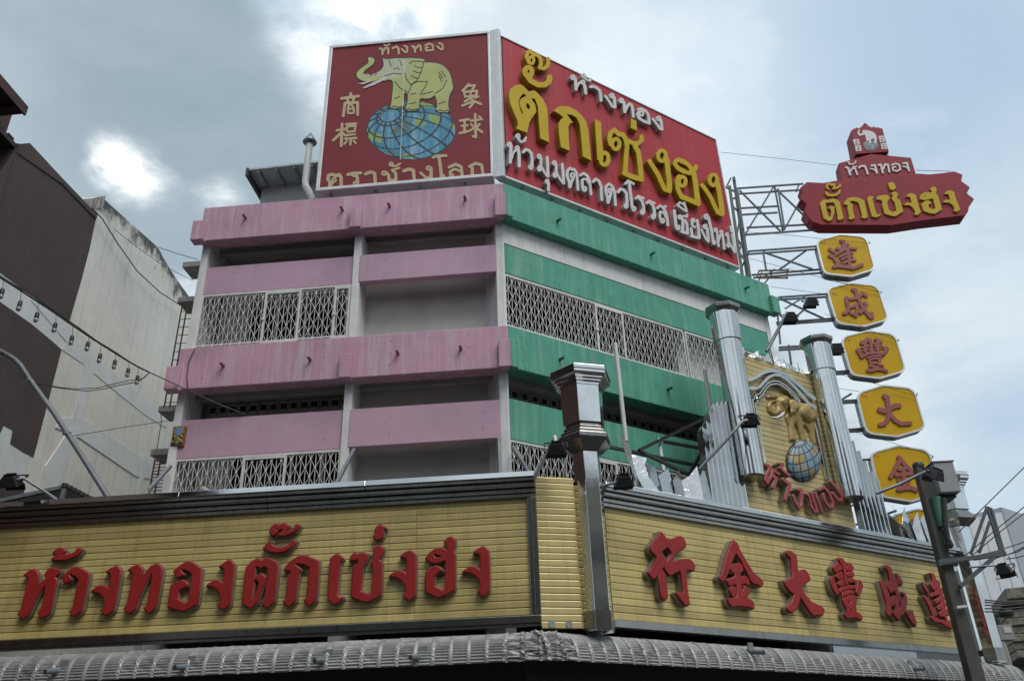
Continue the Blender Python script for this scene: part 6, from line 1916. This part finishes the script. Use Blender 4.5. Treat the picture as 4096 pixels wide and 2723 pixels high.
# galvanised braces from the building to the sign band
for k, (p, q, lb) in enumerate(((('z4a', 1285, 860), ('z4a', 1165, 1090), 'beside the middle column'), (('z4a', 130, 965), ('z4a', -5, 1112), 'beside the left end column'),
                                (('z4a', 2195, 770), ('z4a', 2208, 1035), 'at the corner column'), (('zR2', 180, 1372), ('zR2', 300, 1570), 'crossing the green-side grille'))):
    fr = B if p[0] == 'zR2' else A
    mb = MB()
    a_, b_ = at(fr, *p, -0.1), at(fr, *q, 0.9)
    mb.bar(a_, b_, 0.05, 0.05)
    mb.build('steel_brace', STEEL, None, label='galvanised diagonal brace ' + lb + ' above the sign', cat='brace', group='braces tying the sign band back')
MB().bar(at(A, 'z4a', 330, 1100, 0.9), at(A, 'z4a', 400, 1140, 1.1), 0.04).build('steel_brace', GRILLE, None, label='short white metal tube sticking out above the left sign coping', cat='brace')

# ================================================================== floodlights
def floodlight(name, lamp, foot_pts, label, aim, size=1.0, arm_r=0.022, am=STEEL):
    """housing with hood, glass and bracket on a tube arm; aim = unit vector of the glass"""
    t = thing(name, label, 'floodlight', foot_pts[0], 'floodlights on arms')
    MB().tube(list(foot_pts) + [lamp], arm_r, 8).build('arm', am, t)
    f = Vector(aim).normalized()
    s_ = f.cross(Vector((0, 0, 1))).normalized()
    u_ = s_.cross(f)
    c = Vector(lamp)
    w, h, d = 0.145 * size, 0.10 * size, 0.075 * size

    def pt(a, b2, e):
        return tuple(c + s_ * a + u_ * b2 + f * e)
    MB().hexa([pt(-w * .6, -h * .6, -d), pt(w * .6, -h * .6, -d), pt(w * .6, h * .6, -d), pt(-w * .6, h * .6, -d), pt(-w, -h, d), pt(w, -h, d), pt(w, h, d), pt(-w, h, d)]).build('housing', BLACKM, t, 0.006)
    MB().hexa([pt(-w * .9, -h * .9, d), pt(w * .9, -h * .9, d), pt(w * .9, h * .9, d), pt(-w * .9, h * .9, d), pt(-w * .9, -h * .9, d + .008), pt(w * .9, -h * .9, d + .008), pt(w * .9, h * .9, d + .008), pt(-w * .9, h * .9, d + .008)]).build('glass', GLASS, t)
    MB().hexa([pt(-w, h, d), pt(w, h, d), pt(w, h + .012, d), pt(-w, h + .012, d), pt(-w, h, d + .10), pt(w, h, d + .10), pt(w, h + .012, d + .10), pt(-w, h + .012, d + .10)]).build('hood', BLACKM, t)
    y_ = MB()
    y_.bar(pt(-w - .02, 0, 0), pt(-w - .02, h + .09, -.03), 0.012, 0.03).bar(pt(w + .02, 0, 0), pt(w + .02, h + .09, -.03), 0.012, 0.03).bar(pt(-w - .02, h + .09, -.03), pt(w + .02, h + .09, -.03), 0.03, 0.012)
    y_.build('yoke', BLACKM, t)
    for k in range(5):
        MB().hexa([pt(-w * .5, -h * .5 + k * h * .25, -d - .03), pt(w * .5, -h * .5 + k * h * .25, -d - .03), pt(w * .5, -h * .47 + k * h * .25, -d - .03), pt(-w * .5, -h * .47 + k * h * .25, -d - .03),
                   pt(-w * .5, -h * .5 + k * h * .25, -d), pt(w * .5, -h * .5 + k * h * .25, -d), pt(w * .5, -h * .47 + k * h * .25, -d), pt(-w * .5, -h * .47 + k * h * .25, -d)]).build('cooling_fin', BLACKM, t)
    return t


dn = (0.0, 0.55, -0.8)
floodlight('floodlight', at(A, 'z7b', 75, 130, 1.7), [at(A, 'z7b', 480, 310, 1.1), at(A, 'z7b', 170, 110, 1.7)], 'black floodlight on arm above the left end of the sign', dn, 1.0)
floodlight('floodlight', at(A, 'zR2', 480, 1380, 1.6), [at(A, 'zR2', 330, 1570, 1.2), at(A, 'zR2', 440, 1375, 1.5), at(A, 'zR2', 470, 1300, 1.6)], 'black floodlight on thick arm left of the lantern', dn, 1.0, 0.03, GRILLE)
floodlight('floodlight', at(B, 'z6b', 835, 35, 1.75), [at(B, 'z6b', 620, 90, 1.3), at(B, 'z6b', 700, 70, 1.6)], 'black floodlight low on the cornice beside the lantern shaft', dn, 1.0)
floodlight('floodlight', at(B, 'zR2', 1835, 1180, 1.9), [at(B, 'zR2', 1475, 1525, 1.3), at(B, 'zR2', 1650, 1340, 1.6), at(B, 'zR2', 1780, 1190, 1.9)], 'black floodlight on long arm in front of the left chrome cylinder', dn, 1.0, 0.026)
floodlight('floodlight', at(B, 'z3b', 598, 195, 1.5), [at(B, 'z3b', 440, 420, 1.15), at(B, 'z3b', 520, 270, 1.3), at(B, 'z3b', 575, 165, 1.5)], 'black floodlight on steel post above the tower crest', dn, 1.0, 0.035)
floodlight('floodlight', at(T, 'z3b', 735, 95, 0.2), [at(T, 'z3b', 560, 140, -0.2), at(T, 'z3b', 690, 60, 0.1)], 'black floodlight fixed to the truss beside the second yellow plate', dn, 1.2)
floodlight('floodlight', at(T, 'z3b', 900, 405, 0.3), [at(T, 'z3b', 820, 370, -0.2), at(T, 'z3b', 870, 380, 0.2)], 'black floodlight fixed to the truss beside the third yellow plate', dn, 1.2)

# posts standing behind the crest
for zf, p, q, lb in (('zR2', (890, 650), (965, 1330), 'taller'), ('zR2', (1513, 838), (1552, 1110), 'shorter')):
    MB().tube([at(B, zf, *q, 0.7), at(B, zf, *p, 0.7)], 0.04, 10).build('light_post', PVC, None, label=lb + ' slim white post standing behind the chrome crest before the green band', cat='post')
fr_ = thing('support_frame', 'black angle-iron frame propping the tower from behind, before the green panels', 'frame', B.P(3.0, 0.6, 5.6))
for p, q, n0, n1 in (((1055, 1395), (1535, 1162), 0.9, 0.2), ((850, 1372), (1500, 1510), 0.7, 0.7), ((1500, 1400), (1400, 1570), 0.9, 0.9), ((1060, 1400), (1440, 1580), 0.8, 0.9), ((1195, 1315), (1230, 1540), 0.6, 0.7), ((1230, 1335), (1510, 1385), 0.4, 0.4)):
    MB().bar(at(B, 'zR2', *p, n0), at(B, 'zR2', *q, n1), 0.05).build('angle_bar', BLACKM if p[0] != 1195 else STEEL, fr_)

# ================================================================== utility pole on the right
dpole = RM.T @ np.array([(3790 - 2048) / FPX, (2300 - 1361.5) / FPX, 1.0])
pp_ = EYE + dpole * (15.35 / dpole[1])
UX, UY = float(pp_[0]), float(pp_[1])
U = Fr((UX, UY), ANG_A)
PCON = mat('pole_concrete', (0.075, 0.075, 0.07), 0.9, var=0.2, dirt=(0.05, 0.05, 0.045), dirt_amt=0.5, bump=0.3)
up_ = thing('utility_pole', 'dark concrete utility pole with grey box and crossarm before the right sign', 'utility pole', (UX, UY, 0.0))
zt_ = hz(U, 'z5b', 610, 195, 0)[1]
b0, b1_ = 0.145, 0.085
MB().hexa([U.P(-b0, .17, 0), U.P(b0, .17, 0), U.P(b0, -.17, 0), U.P(-b0, -.17, 0), U.P(-b1_, .1, zt_), U.P(b1_, .1, zt_), U.P(b1_, -.1, zt_), U.P(-b1_, -.1, zt_)]).build('pole', PCON, up_, 0.02)
MB().lathe((UX, UY), [(0.10, zt_ - 0.02), (0.115, zt_ + 0.05), (0.09, zt_ + 0.10)], 10).build('pole_cap', BLACKM, up_)
hole = MB().lathe((0, 0), [(0.012, -0.002), (0.012, 0.003)], 8).mesh('bolt_hole', DARKIN)
for k in range(10):
    z = zt_ - 0.8 - k * 0.42
    place('bolt_hole', hole, up_, U.P(0.0, b0 - (b0 - 0.1) * z / zt_ - 0.003, z), rot=(pi / 2, 0, U.ang))
gx = [hz(U, 'z5b', x, y, 0.1) for x, y in ((665, 200), (795, 170), (885, 345), (700, 370))]
c0, c1 = (gx[0][0], min(gx[2][1], gx[3][1])), (gx[2][0] - 0.08, gx[1][1])
bxp = MB().box(U, c0[0] + 0.05, c1[0], -0.45, 0.25, c0[1], c1[1])
box_o = bxp.build('equipment_box', mat('grey_box', (0.27, 0.28, 0.29), 0.6, var=0.08, dirt=(0.15, 0.13, 0.11), dirt_amt=0.3), up_, 0.015)
MB().box(U, c0[0] + 0.03, c1[0] + 0.02, -0.47, 0.27, c1[1], c1[1] + 0.03).build('box_lid', STEEL, box_o, 0.008)
MB().box(U, c1[0] - 0.06, c1[0] + 0.10, -0.3, 0.15, c1[1] - 0.32, c1[1] - 0.22).build('box_bracket', mat('brown_bracket', (0.12, 0.09, 0.07), 0.7), box_o)
MB().box(U, c0[0] + 0.04, c1[0] - 0.05, -0.3, 0.1, c0[1] - 0.06, c0[1] - 0.005).build('box_shelf', BLACKM, up_)
ins = MB()
pc = at(U, 'z5b', 735, 470, 0.12)
ins.lathe((pc[0], pc[1]), [(0.10, pc[2] - 0.3), (0.10, pc[2] + 0.25)], 14)
ins.build('green_canister', mat('green_canister', (0.05, 0.16, 0.11), 0.5, var=0.2), up_)
MB().tube([at(U, 'z5b', x, y, 0.22) for x, y in ((765, 390), (775, 560), (790, 650), (815, 700))], 0.05, 10).build('conduit', BLACKM, up_)
pcl = at(U, 'z5b', 800, 690, 0.2)
MB().lathe((pcl[0], pcl[1]), [(0.05, pcl[2] - 0.06), (0.07, pcl[2]), (0.05, pcl[2] + 0.06)], 10).build('cable_clamp', BLACKM, up_)
for p, q, w in (((730, 800), (1165, 748), 0.07), ((730, 815), (950, 775), 0.06)):
    MB().bar(at(U, 'z5b', *p, 0.2), at(U, 'z5b', *q, 0.2), w).build('crossarm', TRUSS, up_)
MB().bar(at(U, 'z5b', 870, 960, 0.2), at(U, 'z5b', 1090, 770, 0.2), 0.07).build('arm_strut', TRUSS, up_)
MB().bar(at(U, 'z5b', 850, 1092, 0.2), at(U, 'z5b', 915, 1084, 0.2), 0.04).build('step_pin', GRILLE, up_)
tri = [(940, 750), (1045, 445), (1130, 720)]
for (p, q) in ((tri[0], tri[1]), ((995, 740), (1062, 540)), (tri[1], tri[2]), ((1075, 470), (1150, 735)), ((940, 775), (1150, 725)), ((960, 782), (1165, 750)), ((1045, 450), (1078, 465))):
    MB().bar(at(U, 'z5b', *p, 0.2), at(U, 'z5b', *q, 0.2), 0.045).build('triangle_frame_bar', TRUSS, up_)
floodlight('floodlight', at(U, 'z5b', 715, 235, 0.75), [at(U, 'z5b', 330, 358, 0.6), at(U, 'z5b', 480, 300, 0.62), at(U, 'z5b', 660, 212, 0.68)], 'black floodlight on pipe arm beside the grey pole box', (-0.35, 0.5, -0.75), 1.1, 0.03)
floodlight('floodlight', at(U, 'z5b', 1150, 845, 0.3), [at(U, 'z5b', 930, 835, 0.2), at(U, 'z5b', 1040, 825, 0.25), at(U, 'z5b', 1130, 820, 0.3)], 'small black floodlight below the triangular pole bracket', (0.2, 0.2, -0.8), 0.9, 0.018)

# wires on the right
RW = [((860, 608), (1000, 470), (1290, 185), 'rising over'), ((890, 770), (1080, 610), (1290, 440), 'crossing'), ((900, 800), (1110, 620), (1290, 480), 'crossing'), ((1160, 712), (1230, 690), (1290, 668), 'leaving'),
      ((1180, 752), (1240, 735), (1290, 708), 'leaving'), ((1100, 775), (1200, 745), (1290, 700), 'leaving'), ((1170, 780), (1220, 775), (1290, 758), 'leaving')]
NTH = ('first', 'second', 'third', 'fourth', 'fifth', 'sixth', 'seventh')
for k, (a, b_, c, v) in enumerate(RW):
    MB().tube([at(U, 'z5b', x, y, 0.22) for x, y in (a, b_, c)], 0.010, 5).build('power_wire', CABLE, None, label='thin black power wire ' + v + ' the triangular pole bracket, ' + NTH[k] + ' from the top', cat='wire', group='power wires at the pole')
for k, (y0, y1) in enumerate(((1045, 1050), (1060, 1058), (1078, 1068), (1100, 1090), (1120, 1108))):
    MB().tube([at(U, 'z5b', x, y, -0.3) for x, y in ((1030, y0), (1150, (y0 + y1) / 2 + 8), (1290, y1))], 0.013, 5).build('power_wire', CABLE, None, label=NTH[k] + ' wire down in the low bundle above the meter box', cat='wire', group='low wire bundle')
for k, pts in enumerate((((1185, 760), (1195, 800), (1225, 820), (1220, 850)), ((1220, 850), (1235, 880), (1245, 900)), ((1100, 910), (1160, 905), (1210, 895), (1230, 870)))):
    MB().tube([at(U, 'z5b', x, y, 0.22) for x, y in pts], 0.008, 5).build('power_wire', CABLE, None, label=('long loose wire curling down from the pole bracket', 'short loose wire tail below the pole bracket', 'sideways loose wire loop near the small pole floodlight')[k], cat='wire', group='loose wire ends')
for zf, pts, lb in (('z1b', ((145, 365), (550, 408), (960, 457)), 'from the red billboard to the maroon sign'), ('z1b', ((300, 920), (560, 935), (830, 965), (1180, 1000)), 'below the maroon sign across the first yellow plate'),
                    ('z1b', ((350, 1105), (700, 1200), (1060, 1290), (1265, 1340)), 'across the second yellow plate'), ('z1b', ((490, 1300), (890, 1355)), 'above the second plate bracket'),
                    ('z4b', ((0, 380), (280, 440), (380, 470)), 'over the second yellow plate face'), ('z4b', ((0, 620), (200, 680), (330, 740), (515, 810)), 'across the third yellow plate'),
                    ('z4b', ((80, 1035), (300, 1090), (560, 1170), (650, 1195)), 'across the fourth yellow plate'), ('z4b', ((80, 1135), (240, 1160)), 'short, left of the fourth yellow plate'), ('z4b', ((200, 1440), (420, 1500), (760, 1610)), 'across the fifth yellow plate')):
    MB().tube([at(T, zf, x, y, 0.06) for x, y in pts], 0.006, 4).build('guy_wire', CABLE, None, label='very thin guy wire ' + lb, cat='wire')
MB().tube([at(T, 'z1b', x, y, -0.2) for x, y in ((1505, 490), (1620, 494), (1745, 497))], 0.008, 4).build('guy_wire', CABLE, None, label='thin wire along the top edge of the maroon sign', cat='wire')

# ================================================================== buildings beyond, right edge
def ray_at(px, py, dist):
    d = RM.T @ np.array([(px - 2048) / FPX, (py - 1361.5) / FPX, 1.0])
    return EYE + d * (dist / math.hypot(d[0], d[1]))


pw = ray_at(3840, 2130, 46)
WB = Fr((float(pw[0]), float(pw[1])), radians(4))
CLAD = mat('white_cladding', (0.56, 0.58, 0.60), 0.55, 0.1, var=0.04, scale=0.5, aniso=(14, 14, 0.05), bump=0.35, bump_scale=1.0)
fb = thing('white_hall', 'pale windowless metal-clad hall far behind the utility pole', 'building', (pw[0] + 6, pw[1] + 6, 0))
xa = WB.hit(*S('z5b', 860, 620))[0]
xb = WB.hit(*S('z5b', 1185, 600))[0]
zh = WB.hit(*S('z5b', 1185, 472))[1]
zh0 = WB.hit(*S('z5b', 945, 540))[1]
k = 18
for i in range(k):
    a, b_ = xa - 3 + (xb - xa + 3) * i / k, xa - 3 + (xb - xa + 3) * (i + 1) / k
    za, zb = zh0 + (zh - zh0) * min(1, max(0, (a - xa) / (xb - xa))), 0
    MB().prism(WB, [(a, 0), (b_, 0), (b_, za), (a, za)], -14, -0.02 - 0.03 * (i % 2)).build('cladding_sheet', CLAD, fb)
WB2 = Fr(WB.P(xb, 0, 0)[:2], radians(38))
MB().box(WB2, 0, 26, -8, 0, 0, zh + 0.2).build('side_hall', mat('grey_cladding', (0.34, 0.37, 0.40), 0.6, 0.1, var=0.05, aniso=(10, 10, 0.05), bump=0.3, bump_scale=1.0), fb)

pd = ray_at(4020, 2430, 27)
DB = Fr((float(pd[0]), float(pd[1])), radians(-20))
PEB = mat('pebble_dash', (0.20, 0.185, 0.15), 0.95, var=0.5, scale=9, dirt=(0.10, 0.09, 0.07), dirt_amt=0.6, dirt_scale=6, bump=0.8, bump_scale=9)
db = thing('pebbledash_building', 'low pebble-dashed building with dark front at the street end', 'building', DB.P(2, -1, 0))
xa, za = DB.hit(*S('z5b', 1158, 970))
zb = DB.hit(*S('z5b', 1170, 1040))[1]
MB().box(DB, xa, xa + 9, -6, 0.0, zb, za).build('band', PEB, db, 0.02)
MB().box(DB, xa + 0.4, xa + 9, -6, -0.5, zb - 2.6, zb - 0.002).build('front_wall', mat('dark_front', (0.07, 0.065, 0.06), 0.9, var=0.2), db)  # plain dark wall colour
z3_, z4_ = DB.hit(*S('z5b', 1200, 1105))[1], DB.hit(*S('z5b', 1200, 1420))[1]
xc_ = DB.hit(*S('z5b', 1195, 1250))[0]
for j in range(6):
    z = z4_ + (z3_ - z4_) * j / 6
    MB().box(DB, xc_, xc_ + 9, -3, -0.05 - 0.05 * (j % 2), z, z + (z3_ - z4_) / 6 - 0.02).build('stone_course', PEB, db, 0.02)
MB().box(DB, xa + 0.2, xa + 9, -4, -0.6, 0, z4_).build('ground_wall', mat('dark_front'  , (0.07, 0.065, 0.06)), db)
# narrow shop end with small posters between pole and far hall
pn = ray_at(3930, 2400, 24)
NB = Fr((float(pn[0]), float(pn[1])), radians(10))
ne = thing('narrow_end_building', 'pale narrow shop end with small red poster seen past the sign', 'building', NB.P(0.5, -0.5, 0))
q0, q1 = NB.hit(*S('z5b', 965, 880)), NB.hit(*S('z5b', 1075, 1300))
MB().box(NB, q0[0], q1[0] - 0.05, -3, 0, 0, q0[1] + 0.2).build('wall', mat('pale_end_wall', (0.30, 0.31, 0.30), 0.8, var=0.15, dirt=(0.15, 0.15, 0.15), dirt_amt=0.4), ne)
for (x0, y0, x1, y1, m_) in ((995, 975, 1042, 1035, mat('poster_red', (0.40, 0.05, 0.02), 0.6)), (1005, 980, 1030, 1005, mat('poster_gold', (0.55, 0.30, 0.05), 0.6)), (965, 985, 990, 1030, mat('poster_grey', (0.5, 0.5, 0.5), 0.6))):
    (a, z1), (b_, z0) = NB.hit(*S('z5b', x0, y0)), NB.hit(*S('z5b', x1, y1))
    MB().box(NB, a, b_, 0.001, 0.02 + (0.01 if 'gold' in m_.name else 0), z0, z1).build('poster', m_, ne)
# meter box on its post at the bottom right corner
pm = ray_at(4040, 2560, 21)
MBX = Fr((float(pm[0]), float(pm[1])), radians(0))
mp = thing('meter_post', 'grey meter box on a round post with tangled wires at the street corner', 'meter box', (pm[0], pm[1], 0))
(a, z1), (b_, z0) = MBX.hit(*S('z5b', 1108, 1205)), MBX.hit(*S('z5b', 1232, 1300))
MB().box(MBX, a, b_, -0.25, 0.0, z0, z1).build('box', mat('meter_box', (0.22, 0.22, 0.22), 0.6), mp, 0.01)
(c, z3), (d, z4) = MBX.hit(*S('z5b', 1145, 1218)), MBX.hit(*S('z5b', 1205, 1255))
MB().box(MBX, c, d, 0.0, 0.012, z4, z3).build('label_window', mat('meter_label', (0.42, 0.42, 0.42), 0.5), mp)
cpx = MBX.hit(*S('z5b', 1175, 1400))[0]
cc = MBX.P(cpx, -0.12, 0)
MB().lathe(cc[:2], [(0.11, 0), (0.10, z0)], 12).build('post', CONC, mp)
q = MBX.hit(*S('z5b', 1150, 1130))
MB().lathe(MBX.P(q[0] + 0.1, -0.1, 0)[:2], [(0.13, q[1] - 0.06), (0.17, q[1] + 0.0), (0.12, q[1] + 0.10)], 12).build('lamp_cap', BLACKM, mp)
for k in range(6):
    a0 = MBX.hit(*S('z5b', 1060 + k * 14, 1160 + (k % 3) * 12))
    MB().lathe(MBX.P(a0[0], -0.1, 0)[:2], [(0.03, a0[1] - 0.10), (0.055, a0[1] - 0.05), (0.03, a0[1]), (0.055, a0[1] + 0.04), (0.02, a0[1] + 0.09)], 8).build('insulator', CABLE, mp)
# bright strip of the sign's end return
sr = thing('end_return', 'white painted end strip beside the right lantern pillar shaft', 'panel', B.P(10.75, NS, 3.3))
EB = Fr(B.P(10.62, NS, 0)[:2], ANG_B + radians(12))
MB().box(EB, 0.12, 0.20, -0.25, 0.0, 2.9, 4.9).build('strip', WHITE, sr)
MB().box(EB, 0.118, 0.202, -0.24, 0.012, 4.9, 4.93).build('strip_cap', WHITE, sr)


# ================================================================== shophouses across the street (unseen; added for chrome reflections, raised to block low skylight)
SH = [((0.30, 0.27, 0.22), 14.0, 'cream three-storey shophouse'), ((0.16, 0.20, 0.22), 12.5, 'blue-grey shophouse with wide shutters'), ((0.34, 0.30, 0.27), 16.0, 'tall beige shophouse with balcony rows'),
      ((0.20, 0.13, 0.10), 12.0, 'brown brick shophouse'), ((0.28, 0.29, 0.28), 14.5, 'grey concrete shophouse'), ((0.36, 0.33, 0.26), 13.0, 'ochre shophouse at the corner')]
for k, (c, h, lb) in enumerate(SH):
    O = Fr((-17 + k * 6.2 + 6.0, -6.5 - 0.6 * (k % 2)), pi)
    t = thing('shophouse', lb + ', added unseen across the street for reflections and shade', 'building', O.P(3, -3, 0), 'unseen added shophouses across the street')
    wm = mat('shophouse_wall_%d' % k, c, 0.85, var=0.12, streak=tuple(x * 0.6 for x in c), streak_amt=0.5)
    MB().box(O, 0, 6.0, -6, 0, 0, h).build('wall', wm, t)
    MB().box(O, -0.05, 6.05, -6.1, 0.25, h, h + 0.3).build('roof_edge', CONC, t)
    MB().box(O, 0.3, 5.7, -0.05, 0.04, 0.1, 3.0).build('shutter', SHADE_SHUT, t)
    MB().box(O, -0.02, 6.02, 0.0, 1.6, 3.1, 3.25).build('canopy', DR, t)
    for fl in range(4):
        for j in range(3):
            a, z = 0.5 + j * 1.8, 4.2 + fl * 2.6
            if z + 1.4 < h:
                w_ = MB().box(O, a, a + 1.4, 0.001, 0.05, z, z + 1.4).build('window', WHITE, t)
                MB().box(O, a + 0.08, a + 0.66, 0.05, 0.06, z + 0.08, z + 1.32).build('pane', GLASS, w_)
                MB().box(O, a + 0.74, a + 1.32, 0.05, 0.06, z + 0.08, z + 1.32).build('pane', GLASS, w_)
